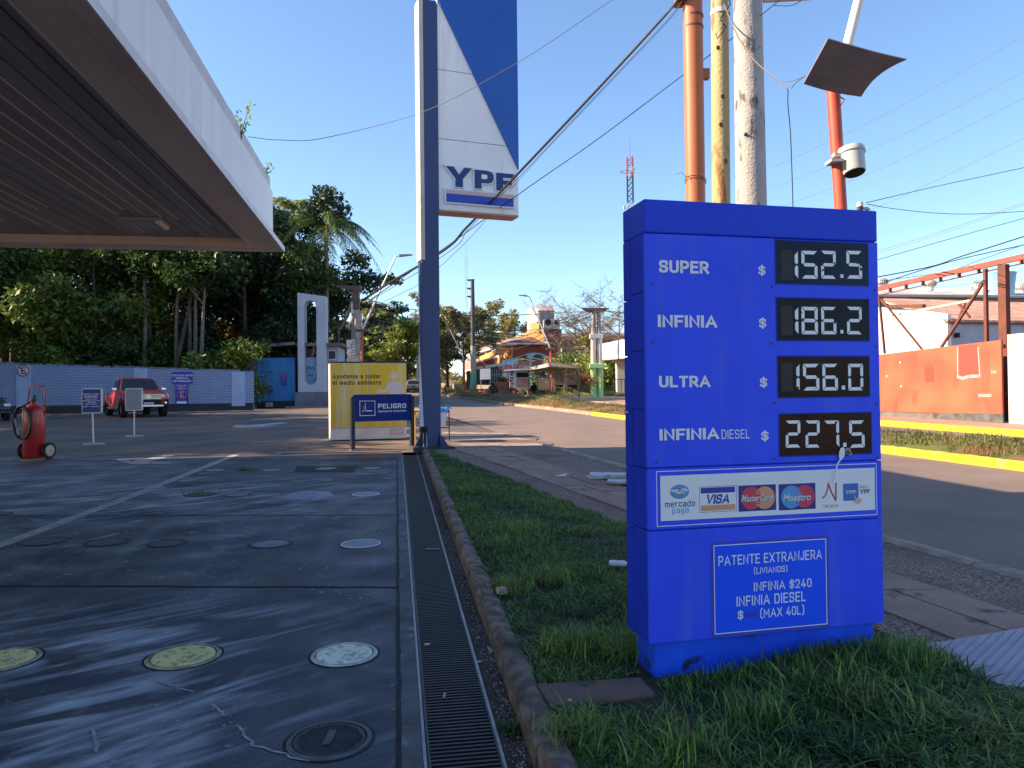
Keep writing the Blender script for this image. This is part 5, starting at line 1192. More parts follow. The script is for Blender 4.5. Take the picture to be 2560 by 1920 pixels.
zA, zB, zC, zD = U(1055, 1068)[1], U(1055, 1036)[1], U(1055, 1020)[1], U(1055, 998)[1]; xc, rr_ = U(1068, 1050)[0], U(1068, 1050)[0] - U(1050.5, 1050)[0]
MB().lathe([(rr_ * .8, zA), (rr_ * .95, zB), (rr_, zC)], (xc, .1, 0), 20).build('bucket', mat('bucket_bright', (.72, .70, .68), .4), o, smooth=True)
MB().lathe([(rr_ * 1.1, zC - .01), (rr_ * 1.22, zC + .06), (rr_, zC + .10)], (xc, .1, 0), 20, caps=False).build('bag', mat('pale_blue_bag', (.12, .45, .72), .4), o)
MB().lathe([(rr_, zC + .08), (rr_ * .95, zD), (rr_ * .5, zD + .02)], (xc, .1, 0), 20).build('lid', M['sticker'], o, smooth=True)
MB().box(U(1048, 960)[0], U(1063, 960)[0], .05, .09, U(1050, 981)[1], U(1050, 947)[1]).build('notice', mat('blank_notice', (.78, .74, .70), .5), o)
b = MB(); x = U(1047.5, 1000)[0]; b.bar((x, .1, 0), (x, .1, U(1050, 950)[1]), .025); b.bar((xc + rr_ + .03, .1, 0), (xc + rr_ + .03, .1, zC), .025); b.bar((x, .1, zA - .02), (xc + rr_ + .03, .1, zA - .02), .025); b.build('stand', M['darkmetal'], o)
bl = G(1040, 1113); o = thing('yellow_barrier', 'yellow tubular barrier partly hidden by the danger sign post', 'barrier', bl); q = Plane(bl, 0)
zt_ = q.uv(1045, 1026)[1]; ym = mat('barrier_yellow', (.72, .40, .07), .5); xa, xb = q.uv(1024, 1026)[0], q.uv(1066, 1026)[0]
MB().tube([(xa, .0, zt_), (xb, .0, zt_)], .035, 10).build('top_rail', ym, o)
for px in (1028, 1038, 1062): x = q.uv(px, 1060)[0]; MB().tube([(x, .0, 0), (x, .0, zt_)], .018, 8).build('leg', ym, o)
b = MB()
for i in range(1, 8): b.tube([(xa, .0, zt_ * i / 8.5), (xb, .0, zt_ * i / 8.5)], .008, 6)
b.build('bars', ym, o)

# ---------------------------------------------------------------- wheeled extinguisher
eb = G(85, 1147); o = thing('wheeled_extinguisher', 'red wheeled fire extinguisher with a coiled black hose on the forecourt', 'fire extinguisher', eb, R(-12))
q = Plane(eb, 0); k = (q.uv(85, 966)[1]) / 1.42
rd = mat('extinguisher_red', (.42, .018, .02), .35, col2=(.33, .015, .018), scale=4, coat=.3)
b = MB(); r0_ = .195 * k; b.lathe([(.001, .02), (r0_ * .9, .025), (r0_, .06), (r0_, .93 * k), (r0_ * .93, 1.0 * k), (r0_ * .6, 1.06 * k), (.06 * k, 1.08 * k), (.055 * k, 1.12 * k)], n=32); b.build('cylinder', rd, o, smooth=True)
b = MB(); b.lathe([(.045 * k, 1.10 * k), (.05 * k, 1.16 * k), (.02, 1.18 * k)]); b.bar((-.02, 0, 1.14 * k), (-.16 * k, -.03, 1.06 * k), .03); b.bar((0, 0, 1.17 * k), (.03, 0, 1.24 * k), .035); b.build('valve', M['darkmetal'], o, smooth=True)
zt_ = 1.42 * k; w_ = .205 * k
b = MB(); b.tube([(-w_ - .03, .06, .62 * k), (-w_ - .01, .06, 1.0 * k), (-w_ + .05, .06, zt_ - .05), (-w_ + .09, .06, zt_), (w_ - .03, .06, zt_), (w_ + .01, .06, zt_ - .05), (w_ + .0, .06, .95 * k), (w_ - .02, .06, .85 * k)], .014 * k, 8); b.build('push_handle', rd, o, smooth=True)
b = MB(); n = 40
for s in (0, .02):
    b.tube([(-.05 * k + (.175 + s) * k * math.cos(6.283 * i / n), -r0_ - .025 - s * .6, .72 * k + (.30 + s) * k * math.sin(6.283 * i / n)) for i in range(n + 1)], .02 * k, 8, caps=False)
b.tube([(-.16 * k, -.03, 1.06 * k), (-.22 * k, -r0_ * .8, 1.0 * k), (-.2 * k, -r0_ - .03, .9 * k)], .018 * k, 8); b.build('hose', mat('hose_black', (.012, .012, .013), .45), o, smooth=True)
b = MB(); b.tube([(-.2 * k, -r0_ - .05, .8 * k), (-.13 * k, -r0_ - .06, .6 * k), (-.12 * k, -r0_ - .06, .48 * k)], [.016, .02, .012], 8); b.build('nozzle', M['steel'], o)
for x in (-.27 * k, .30 * k):
    wheel = MB().lathe([(.11 * k, -.028), (.150 * k, -.03), (.160 * k, -.015), (.160 * k, .015), (.150 * k, .03), (.11 * k, .028)], (x, .05, .16 * k), 28, 'x', caps=False).build('wheel', mat('solid_tyre', (.014, .014, .014), .7), o, smooth=True)
    MB().lathe([(.12 * k, -.022), (.06 * k, -.03), (.03 * k, -.034), (.03 * k, .034), (.06 * k, .03), (.12 * k, .022)], (x, .05, .16 * k), 20, 'x').build('hub', mat('cream_hub', (.46, .40, .28), .6), wheel, smooth=True)
MB().tube([(-.27 * k, .05, .16 * k), (.30 * k, .05, .16 * k)], .014, 8).build('axle', M['darkmetal'], o)

# ---------------------------------------------------------------- two movable stand signs
Zs = lambda x, y: (190 + x * .1085, 950 + y * .1085)
def stand(px, py, poly, label, front, textlines=None):
    bl = G(px, py); q = Plane(bl, 0); o = thing('stand_sign', label, 'stand sign', bl, 0, 'movable signs on round bases')
    pts = [q.uv(*Zs(*k)) for k in poly]
    us = [p_[0] for p_ in pts]; zs2 = [p_[1] for p_ in pts]
    x0, x1, z0, z1 = min(us), max(us), min(zs2), max(zs2)
    bd = MB().prism([(x0, z0 + .02), (x0 + .02, z0), (x1 - .02, z0), (x1, z0 + .02), (x1, z1 - .02), (x1 - .02, z1), (x0 + .02, z1), (x0, z1 - .02)], -.02, .02).build('board', M['lightgrey'], o, bevel=.004)
    bd.rotation_euler = (0, 0, 0)
    MB().rect(x0 + .02, z0 + .025, x1 - .035, z1 - .025, -.0215).build('face', front, bd)
    MB().tube([(0, 0, .03), ((x0 + x1) / 2 * .9, 0, z0 + .1)], .02, 10).build('pole', M['lightgrey'], o)
    MB().lathe([(.001, .0), (.24, .0), (.25, .03), (.22, .05), (.03, .06)], (0, 0, 0), 28).build('base', mat('cast_base', (.34, .36, .37), .7, col2=(.26, .28, .29), scale=6), o)
    if textlines:
        b = MB()
        for t, a, c, y0, y1 in textlines:
            r4 = q.rect(*Zs(a, y0), *Zs(c, y1)); sign_text(b, t, *r4, -.023, .2)
        b.build('lettering', M['sticker'], bd)
stand(234, 1113, [(140, 195), (575, 195), (610, 765), (165, 765)], 'movable blue notice with small white lettering beside the extinguisher', mat('stand_blue', (.018, .035, .26), .45, col2=(.02, .04, .30), scale=3),
      [('PROHIBIDA LA CARGA', 165, 535, 308, 340), ('DE COMBUSTIBLE', 200, 505, 355, 385), ('VEHICULOS EN MARCHA', 195, 515, 388, 415), ('APAGUE EL MOTOR', 230, 485, 430, 455), ('PROHIBIDO FUMAR', 165, 550, 468, 492), ('Y ENCENDER', 260, 465, 500, 530), ('CELULARES', 220, 495, 540, 565), ('LEY 13.660', 180, 550, 598, 622)])
stand(336, 1093, [(1140, 190), (1535, 190), (1540, 705), (1140, 705)], 'movable sign turned blank grey in front of the red pickup', mat('stand_grey', (.27, .29, .33), .5, col2=(.23, .25, .29), scale=4))

# ---------------------------------------------------------------- cars
M['glass'] = mat('car_glass', (.012, .014, .017), .08, spec=.6)
M['tyre'] = mat('tyre_rubber', (.012, .012, .013), .8)
M['chrome'] = mat('chrome_trim', (.55, .56, .6), .2, .8)
M['rim'] = mat('alloy_rim', (.35, .33, .32), .35, .6)
def wheel(par, x, y, r, w=.22, side=1):
    wh = MB().lathe([(r * .62, -w / 2), (r * .93, -w / 2), (r, -w / 2 + .04), (r, w / 2 - .04), (r * .93, w / 2), (r * .62, w / 2)], (x, y, r), 24, 'y', caps=False).build('wheel', M['tyre'], par, smooth=True)
    b = MB(); b.lathe([(r * .66, w / 2 - .05), (r * .60, w / 2 - .09), (.001, w / 2 - .09)] if side > 0 else [(.001, -w / 2 + .09), (r * .6, -w / 2 + .09), (r * .66, -w / 2 + .05)], (x, y, r), 24, 'y')
    for i in range(6):
        a = 6.283 * i / 6; yy = y + side * (w / 2 - .07); b.bar((x, yy, r), (x + r * .6 * math.cos(a), yy, r + r * .6 * math.sin(a)), .05, .03, up=(0, 1, 0))
    b.build('rim', M['rim'], wh)
def shell(prof, half, inset=0.0):
    """side outline (x, z, inset) pushed to both sides; inset pulls the edge in (tumblehome)"""
    n = len(prof); b = MB(); vs = [(x, half - i, z) for x, z, i in prof] + [(x, -half + i, z) for x, z, i in prof]
    b.add(vs, [tuple(range(n)), tuple(range(2 * n - 1, n - 1, -1))] + [(i, i + n, (i + 1) % n + n, (i + 1) % n) for i in range(n)]); return b
# pickup: +x is its front
front = G(372, 1044); hd = R(-52); tl = 5.2
pk = thing('pickup_truck', 'red double cab pickup truck parked nose out against the white brick wall', 'pickup truck', front - Vector((math.cos(hd), math.sin(hd), 0)) * tl + Vector((0, 0, .0)), hd)
red = mat('pickup_red', (.80, .075, .035), .3, col2=(.72, .065, .03), scale=2, coat=.5)
b = shell([(0.05, .55, .0), (.95, .50, .0), (1.0, .5, 0), (4.1, .48, .0), (5.0, .50, .06), (5.12, .62, .10), (5.14, .95, .10), (5.05, 1.10, .12), (3.75, 1.24, .06), (3.6, 1.26, .04), (1.75, 1.24, .03), (1.7, 1.16, .03), (0.05, 1.14, .03)], .93)
b.build('body', red, pk, bevel=.05, seg=3)
b = shell([(1.75, 1.22, .06), (3.62, 1.24, .06), (2.95, 1.80, .24), (2.75, 1.83, .25), (2.0, 1.82, .25), (1.88, 1.78, .24)], .92); b.build('cabin', red, pk, bevel=.03)
def quadm(par, name, pts, m, off=(0, 0, 0)): return MB().add([tuple(Vector(q) + Vector(off)) for q in pts], [tuple(range(len(pts)))]).build(name, m, par)
quadm(pk, 'windscreen', [(3.60, .80, 1.27), (3.60, -.80, 1.27), (3.00, -.63, 1.76), (3.00, .63, 1.76)], M['glass'], (.03, 0, .02))
for s in (1, -1):
    quadm(pk, 'side_window', [(3.38, s * .872, 1.28), (2.98, s * .735, 1.72), (2.72, s * .722, 1.75), (2.72, s * .868, 1.28)][::s], M['glass'], (0, s * .012, 0))
    quadm(pk, 'side_window', [(2.66, s * .868, 1.28), (2.66, s * .722, 1.75), (2.05, s * .722, 1.74), (1.88, s * .862, 1.28)][::s], M['glass'], (0, s * .012, 0))
    MB().box(3.25, 3.42, s * .93 if s > 0 else -1.16, 1.16 if s > 0 else -.93, 1.22, 1.38).build('mirror', M['chrome'], pk, bevel=.04)
    b = MB(); b.add([(5.10, s * .87, .92), (5.16, s * .52, .90), (5.14, s * .52, 1.04), (4.82, s * .87, 1.10)], [(0, 1, 2, 3) if s > 0 else (3, 2, 1, 0)]); b.build('headlight', mat('headlight_lens', (.6, .62, .66), .1, spec=.7), pk).location = (.012, s * .012, 0)
    MB().box(5.0, 5.15, s * .62 if s > 0 else -.86, .86 if s > 0 else -.62, .48, .82).build('fog_surround', M['black'], pk, bevel=.03)
    MB().lathe([(.001, .0), (.055, 0), (.055, .02)], (5.152, s * .72, .66), 14, 'x').build('fog_lamp', M['chrome'], pk)
    for x in (.95, 4.15): wheel(pk, x, s * .84, .385, .26, s)
    b = MB()
    for x in (.95, 4.15): b.ring(x, .385, .50, .50, .10, 0, 20, 0, 180)
    b.v = [(x, s * .938, z) for x, y, z in b.v]; b.build('wheel_arch', M['black'], pk)
    MB().box(1.55, 3.5, s * .86 if s > 0 else -1.02, 1.02 if s > 0 else -.86, .38, .46).build('side_step', M['chrome'], pk, bevel=.02)
b = MB(); b.box(5.10, 5.165, -.55, .55, .80, 1.06); g_ = b.build('grille', M['black'], pk, bevel=.02)
b = MB()
for i in range(4): b.box(5.166, 5.185, -.53, .53, .825 + i * .06, .85 + i * .06)
b.build('grille_bars', M['chrome'], g_)
b = MB(); b.v = []; b.ring(0, .935, .11, .075, .016, 0, 24); b.ring(0, .935, .045, .072, .013, 0, 20); b.ring(0, .965, .085, .035, .012, 0, 20); b.v = [(5.19, -x, z) for x, y, z in b.v]; b.build('emblem', M['chrome'], g_)
b = MB(); b.box(5.10, 5.19, -.56, .56, .60, .80); b.build('lower_grille', M['black'], pk, bevel=.02)
MB().box(5.08, 5.24, -.62, .62, .47, .58).build('bumper', M['chrome'], pk, bevel=.03)
b = MB(); b.m = 0; b.rect(-.2, .56, .2, .68, 0); b.m = 1; b.text('AB 928 IT', -.17, .58, .17, .65, .001, .01); b.v = [(5.245 - y * 2 - .0, x, z) for x, y, z in b.v]; 
b.v = [(5.245 + (.003 if i >= 4 else 0), y, z) for i, (x, y, z) in enumerate(b.v)]; b.build('number_plate', [mat('plate_white', (.6, .6, .62), .5), M['black']], pk)

def sedan(name, label, loc, rot, paint, wagon=True):
    o = thing(name, label, 'car', loc, rot); ln = 4.1
    shell([(0.05, .35, .05), (4.0, .33, .06), (4.12, .5, .12), (4.05, .72, .14), (2.95, .92, .06), (.25, .95, .06), (.03, .85, .08), (0, .5, .07)], .84).build('body', paint, o, bevel=.06, seg=3)
    shell([(.10, .92, .08), (2.95, .92, .08), (2.2, 1.36, .24), (1.9, 1.41, .26), (.75, 1.40, .26), (.45, 1.33, .24)] if wagon else [(.45, .92, .08), (2.95, .92, .08), (2.2, 1.36, .24), (1.3, 1.40, .26), (.9, 1.32, .24)], .83).build('cabin', paint, o, bevel=.05, seg=3)
    quadm(o, 'rear_window', [(.13, -.62, .98), (.13, .62, .98), (.44, .52, 1.30), (.44, -.52, 1.30)][::-1], M['glass'], (-.02, 0, .0))
    quadm(o, 'windscreen', [(2.90, .68, .96), (2.90, -.68, .96), (2.24, -.54, 1.32), (2.24, .54, 1.32)], M['glass'], (.02, 0, .02))
    for s in (1, -1):
        quadm(o, 'side_window', [(2.7, s * .755, .97), (2.15, s * .60, 1.31), (.75, s * .58, 1.33), (.4, s * .75, .97)][::s], M['glass'], (0, s * .02, .0))
        for x in (.75, 3.3): wheel(o, x, s * .74, .30, .2, s)
        MB().box(-.025, .05, s * .50 if s > 0 else -.78, .78 if s > 0 else -.50, .66, .82).build('tail_light', mat('tail_red', (.40, .02, .02), .2), o, bevel=.02)
        MB().box(3.95, 4.09, s * .45 if s > 0 else -.72, .72 if s > 0 else -.45, .62, .75).build('headlight', mat('lens_white', (.65, .67, .7), .1), o, bevel=.03)
        MB().box(2.5, 2.65, s * .80 if s > 0 else -.98, .98 if s > 0 else -.80, .92, 1.03).build('mirror', paint, o, bevel=.03)
    MB().box(-.06, .1, -.78, .78, .34, .52).build('bumper', M['darkmetal'], o, bevel=.04)
    MB().box(-.03, .02, -.2, .2, .62, .73).build('number_plate', M['black'], o); MB().box(4.0, 4.16, -.7, .7, .32, .45).build('front_bumper', M['darkmetal'], o, bevel=.03)
    MB().box(4.1, 4.165, -.2, .2, .36, .46).build('front_plate', M['sticker'], o)
    return o
cy = 80.0; c0 = P(1034, 978, cy)
sedan('parked_car', 'grey green estate car seen from behind far up the street', (c0.x, cy, gz(cy)), R(99), mat('grey_green_paint', (.16, .19, .18), .3, coat=.4))
ce = G(6, 1054); hd = R(-40)
sedan('dark_car', 'dark car nose just entering at the left edge of the photo', ce - Vector((math.cos(hd), math.sin(hd), 0)) * 4.1 + Vector((-.55, .15, 0)), hd, mat('dark_paint', (.02, .022, .03), .25, coat=.5), False)
# ---------------------------------------------------------------- brick wall and its notices
WA, WBp = G(-420, 1040), G(634, 1025)
WA = WBp + (G(0, 1036) - WBp) * 1.75; WA.z = gz(WA.y)
wrot = math.atan2(WBp.y - WA.y, WBp.x - WA.x); wl = (Vector((WBp.x, WBp.y)) - Vector((WA.x, WA.y))).length
wp = Plane(WA, wrot)
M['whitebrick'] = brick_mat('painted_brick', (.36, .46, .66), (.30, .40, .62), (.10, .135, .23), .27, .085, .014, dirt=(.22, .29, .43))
wall = thing('brick_wall', 'long white painted brick wall behind the parked pickup', 'wall', WA, wrot)
h0, h1 = wp.uv(0, 906)[1], wp.uv(624, 926)[1]
zb0 = 0.0; zb1 = gz(WBp.y) - WA.z
u_0 = wp.uv(0, 950)[0]; hh = lambda u: h0 + (h1 - h0) * (u - u_0) / (wl - u_0)
MB().hexa([(0, 0, -.1), (wl, 0, -.1 + zb1), (wl, .2, -.1 + zb1), (0, .2, -.1)], [(0, 0, hh(0) - .07), (wl, 0, hh(wl) - .07), (wl, .2, hh(wl) - .07), (0, .2, hh(0) - .07)]).build('brickwork', M['whitebrick'], wall)
b = MB(); r_ = random.Random(2); u = 0
while u < wl:
    n = min(wl, u + .24); z = hh(u) - .07
    if r_.random() > .12: b.box(u + .006, n - .012, -.012, .212, z + .002, z + .075 + r_.uniform(-.012, .006))
    u = n
b.build('coping', mat('coping_brick', (.24, .30, .42), .9, col2=(.10, .11, .15), scale=2, lo=.4, hi=.6), wall)
MB().hexa([(0, -.012, -.1), (wl, -.012, zb1 - .1), (wl, -.002, zb1 - .1), (0, -.002, -.1)], [(0, -.012, .46), (wl, -.012, zb1 + .40), (wl, -.002, zb1 + .40), (0, -.002, .46)]).build('dark_skirting', mat('dark_skirting', (.028, .034, .055), .8, col2=(.05, .05, .06), scale=2), wall)
b = MB()
for px in (60, 352, 596):
    u = wp.uv(px, 970)[0]; b.box(u - .35, u + .35, -.05, -.003, .3, hh(u) - .10)
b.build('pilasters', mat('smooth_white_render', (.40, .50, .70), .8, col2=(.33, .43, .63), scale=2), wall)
def onwall(name, label, cat, px, py, pl_=None, off=-.06, grp=None):
    p_ = pl_ or wp; u, z = p_.uv(px, py); q = p_.o + p_.u * u + Vector((0, 0, z)) + p_.n * off
    return thing(name, label, cat, q, math.atan2(p_.u.y, p_.u.x), grp)
sgn_red, sgn_white, sgn_blue = mat('sign_red', (.45, .03, .05), .5), mat('sign_white', (.60, .62, .66), .5), mat('notice_violet', (.055, .05, .36), .5, col2=(.05, .06, .42), scale=4)
def noparking(b, cx, cz, r, y, mr, mw, ml, bg=True):
    if bg: b.m = mw; b.disc(cx, cz, r, r, y)
    b.m = ml; w = r * .13
    for q in (((-.25, -.5), (-.25, .5)), ((-.25, .5), (.32, .5)), ((-.25, 0), (.24, 0)), ((-.25, -.5), (.32, -.5))): b.stroke([(cx + x * r, cz + z * r) for x, z in q], w * 1.2, y - .006)
    b.m = mr; b.ring(cx, cz, r, r, r * .18, y - .012); b.stroke([(cx - .62 * r, cz + .62 * r), (cx + .62 * r, cz - .62 * r)], r * .15, y - .018)
def pxm(p_, px, py, w): return p_.uv(px + w, py)[0] - p_.uv(px, py)[0]
o = onwall('no_parking_sign', 'round red and white no parking sign on the brick wall at the far left', 'road sign', 60, 927)
r = pxm(wp, 60, 927, 16)
pt = MB().lathe([(.001, -.01), (r, -.01), (r, .01), (.001, .01)], (0, 0, 0), 32, 'y').build('plate', sgn_white, o)
b = MB(); noparking(b, 0, 0, r, -.014, 0, 1, 2); b.build('symbol', [sgn_red, sgn_white, M['black']], pt)
Zn = lambda x, y: (400 + x * .060277, 920 + y * .060277)
o = onwall('wall_notice', 'wide violet blue notice reading USO EXCLUSIVO on the brick wall', 'notice', 456, 945)
def RN(x0, y0, x1, y1): 
    r4 = wp.rect(*Zn(x0, y0), *Zn(x1, y1)); u, z = wp.uv(456, 945); return r4[0] - u, r4[1] - z, r4[2] - u, r4[3] - z
r4 = RN(525, 165, 1360, 650); pt = MB().box(r4[0], r4[2], -.02, .0, r4[1], r4[3]).build('plate', sgn_blue, o)
b = MB(); sign_text(b, 'USO EXCLUSIVO', *RN(530, 270, 1358, 345), -.024, .22); sign_text(b, 'PERSONAL', *RN(665, 385, 1210, 462), -.024, .22); sign_text(b, 'PETROIGUAZU', *RN(565, 500, 1305, 582), -.024, .22); b.build('lettering', M['sticker'], pt)
o = onwall('parking_notice', 'narrow violet notice with a red no parking ring below the wide notice', 'notice', 456, 945)
r4 = RN(668, 662, 1170, 1490); pt = MB().box(r4[0], r4[2], -.015, .0, r4[1], r4[3]).build('plate', sgn_blue, o)
b = MB(); b.m = 0; sign_text(b, 'USO EXCLUSIVO', *RN(685, 700, 1145, 742), -.018, .22); sign_text(b, 'PERSONAL', *RN(765, 772, 1075, 808), -.018, .22); sign_text(b, 'PETROIGUAZU', *RN(715, 840, 1130, 880), -.018, .22)
b.rect(*RN(705, 1375, 1110, 1475), -.018); r4 = RN(705, 890, 1130, 1310); b.m = 0; noparking(b, (r4[0] + r4[2]) / 2, (r4[1] + r4[3]) / 2, (r4[2] - r4[0]) / 2, -.018, 1, 0, 0, False)
b.build('symbol', [M['sticker'], mat('faded_ring_red', (.52, .13, .14), .5)], pt)

# ---------------------------------------------------------------- gate hut with the tall arched pylon
HB = G(760, 1016); hrot = R(4)
hp = Plane(HB, hrot)
hut = thing('gate_hut', 'low hut with a blue corrugated front and a flat concrete roof', 'hut', HB, hrot)
u0, u1 = hp.uv(628, 950)[0], hp.uv(738, 950)[0]; zt_ = hp.uv(690, 872)[1]
M['bluesheet'] = mat('blue_sheet', (.075, .27, .60), .5, col2=(.10, .33, .66), scale=1.4, detail=6, stretch=(3, 1, .4))
b = MB(); n = int((u1 - u0 - .3) / .09)
for i in range(n):
    x = u0 + .3 + i * .09; b.hexa([(x, .16, .35), (x + .05, .10, .35), (x + .09, .16, .35), (x + .05, .2, .35)], [(x, .16, zt_ - .55), (x + .05, .10, zt_ - .55), (x + .09, .16, zt_ - .55), (x + .05, .2, zt_ - .55)])
b.build('blue_gate', M['bluesheet'], hut)
MB().box(u0 + .3, u1, .08, .2, -.1, .36).build('dark_sill', mat('hut_sill', (.03, .035, .05), .8), hut)
b = MB(); b.box(u0 + .02, u1 + 2.6, 1.2, 3.2, 0, zt_ - .02); b.build('back_room', mat('hut_inside', (.08, .085, .10), .9), hut)
MB().box(u0 - .1, u0 + .3, .0, .5, -.1, zt_ - .03).build('corner_pier', mat('hut_pier', (.18, .19, .21), .9, col2=(.10, .10, .11), scale=2), hut)
roofm = mat('mossy_slab', (.20, .20, .20), .9, col2=(.09, .09, .085), scale=2.2, detail=8)
MB().hexa([(u0 - .7, -.5, zt_ - .02), (u1 + .05, -.5, zt_ + .22), (u1 + .05, 3.4, zt_ + .22), (u0 - .7, 3.4, zt_ - .02)], [(u0 - .7, -.5, zt_ + .14), (u1 + .05, -.5, zt_ + .40), (u1 + .05, 3.4, zt_ + .40), (u0 - .7, 3.4, zt_ + .14)]).build('roof_slab', roofm, hut)
u2, u3 = hp.uv(818, 900)[0], hp.uv(852, 900)[0]
MB().box(u1 + .1, u3 + .1, -.2, 3.2, zt_ + .15, zt_ + .33).build('roof_slab', roofm, hut)
side = MB().box(u2 - .2, u3 - .2, .3, 3, -.1, zt_ + .14).build('side_room', mat('hut_render', (.36, .40, .46), .85), hut)
z0, z1 = hp.uv(830, 897)[1], hp.uv(830, 877)[1]
MB().box(hp.uv(819, 890)[0], hp.uv(838, 890)[0], .26, .29, z0, z1).build('window', mat('hut_window', (.02, .022, .03), .3), side)
b = MB(); b.frame(hp.uv(818, 890)[0], z0 - .05, hp.uv(839, 890)[0], z1 + .05, .05, .25); b.build('window_frame', M['lightgrey'], side)
Zh = lambda x, y: (600 + x * .40984, 500 + y * .40984)
gs = MB().box(hp.uv(*Zh(252, 1110))[0], hp.uv(*Zh(282, 1110))[0], .05, .07, hp.uv(*Zh(265, 1130))[1], hp.uv(*Zh(265, 1072))[1]).build('gate_notice', sgn_blue, hut)
u_, z_ = hp.uv(*Zh(267, 1088)); MB().disc(u_, z_, .11, .11, .04).build('red_disc', sgn_red, gs)
for x_ in (258, 275):
    u_, z_ = hp.uv(*Zh(x_, 1054)); MB().disc(u_, z_, .06, .06, .09).build('red_disc', sgn_red, gs)
# pylon
py_ = thing('arched_pylon', 'tall pale pylon with a long round ended slot beside the blue gate', 'pylon', HB, hrot)
pu0, pu1 = hp.uv(746, 800)[0], hp.uv(816, 800)[0]; pzt0, pzt1 = hp.uv(747, 733)[1], hp.uv(816, 742)[1]
su0, su1 = hp.uv(763, 850)[0], hp.uv(793, 850)[0]; szt, szb = hp.uv(778, 752)[1], hp.uv(778, 962)[1]
sr = (su1 - su0) / 2; sc_ = (su0 + su1) / 2
pylm = mat('pylon_render', (.52, .56, .63), .8, col2=(.45, .49, .57), scale=1.0, detail=8, col3=(.30, .32, .36), scale3=2.5, lo3=.62, hi3=.8, stretch3=(1.5, 1.5, .25))
b = MB(); n = 14
arc_t = [(sc_ + sr * math.cos(math.pi * i / n), szt - sr + sr * math.sin(math.pi * i / n)) for i in range(n + 1)]
arc_b = [(sc_ - sr * math.cos(math.pi * i / n), szb + sr - sr * math.sin(math.pi * i / n)) for i in range(n + 1)]
y0, y1 = -.25, .55; zb_ = hp.uv(780, 980)[1]
ptop = lambda u: pzt0 + (pzt1 - pzt0) * (u - pu0) / (pu1 - pu0)
def front(y, rev):
    F_ = []
    F_.append([(pu0, zb_), (su0, zb_), (su0, szt - sr), (su0, ptop(su0)), (pu0, ptop(pu0))][0:3] + [(su0, ptop(su0)), (pu0, ptop(pu0))])
    F_.append([(su1, zb_), (pu1, zb_), (pu1, ptop(pu1)), (su1, ptop(su1))])
    for a, c in zip(arc_t, arc_t[1:]): F_.append([a, (a[0], ptop(a[0])), (c[0], ptop(c[0])), c])
    for a, c in zip(arc_b, arc_b[1:]): F_.append([(a[0], zb_), (c[0], zb_), c, a])
    for q in F_: b.add([(x, y, z) for x, z in q], [tuple(range(len(q)))])
front(y0, 0); front(y1, 1)
out = [(pu0, zb_), (pu1, zb_), (pu1, ptop(pu1)), (pu0, ptop(pu0))]
for q in (out, arc_t + arc_b):
    n_ = len(q)
    for i in range(n_): a, c = q[i], q[(i + 1) % n_]; b.add([(a[0], y0, a[1]), (c[0], y0, c[1]), (c[0], y1, c[1]), (a[0], y1, a[1])], [(0, 1, 2, 3)])
b.build('slab', pylm, py_)
pu0b, pu1b = hp.uv(740, 1000)[0], hp.uv(818, 1000)[0]
MB().box(pu0b, pu1b, -.36, .7, -.15, zb_ - .004).build('base_block', mat('pylon_base', (.20, .22, .26), .85, col2=(.14, .15, .18), scale=2), py_)
zf = hp.uv(778, 893)[1]
bk = MB().box(su0 - .05, su1 + .05, .25, .40, szb - .1, zf).build('slot_infill', mat('painted_infill', (.33, .44, .55), .7, col2=(.10, .26, .46), scale=1.6, detail=6, col3=(.45, .40, .30), scale3=2.4, lo3=.58, hi3=.7), py_)
b = MB(); T = lambda q: [hp.uv(*Zh(x, y)) for x, y in q]
for q in ([(402, 1020), (410, 1030), (418, 1015), (428, 1028), (440, 1020), (450, 1032)], [(408, 1070), (420, 1062), (430, 1074), (440, 1066)]): b.stroke(T(q), .05, .235)
b.build('scrawl', mat('scrawl_dark', (.05, .07, .12), .7), bk)
MB().box(su0 - .02, su1 + .02, .3, .42, zf, hp.uv(778, 872)[1]).build('dark_window', mat('slot_window', (.025, .028, .035), .5), py_)
b = MB(); b.tube([tuple([hp.uv(784, 860)[0], .1, hp.uv(784, 860)[1]]), (hp.uv(784, 882)[0], .1, hp.uv(784, 882)[1]), (hp.uv(779, 890)[0], .1, hp.uv(779, 890)[1])], .07, 8); b.build('vent_pipe', mat('rusty_pipe', (.35, .20, .14), .7), py_)
o = thing('stone_block', 'small pale block lying at the foot of the blue gate', 'block', G(673, 1018)); MB().box(-.2, .2, -.15, .15, 0, .3).build('block', M['oldconc'], o, bevel=.05)

# small white gabled house behind the trees at far left
hb = P(0, 900, 62); hb.z = gz(62); q = Plane(hb, 0)
o = thing('white_house', 'small white gabled house glimpsed between trunks at the far left', 'house', hb)
T = lambda pts: [q.uv(*k) for k in pts]
MB().prism([q.uv(-60, 0)[0:1] + (0,), q.uv(54, 900)[0:1] + (0,), q.uv(54, 858), q.uv(12, 832), q.uv(-60, 800)], 0, 6).build('wall', mat('house_white', (.62, .64, .70), .7), o)
MB().rect(*q.rect(14, 863, 42, 897), -.02).build('window', mat('house_window', (.03, .03, .04), .4), o)
b = MB(); a, c = q.uv(12, 830), q.uv(58, 858); b.add([(a[0] - 4, -.4, a[1] + 2.4), (c[0], -.4, c[1] + .1), (c[0], 6.4, c[1] + .1), (a[0] - 4, 6.4, a[1] + 2.4)], [(0, 1, 2, 3)]); b.build('roof', mat('house_roof', (.3, .28, .28), .8), o)

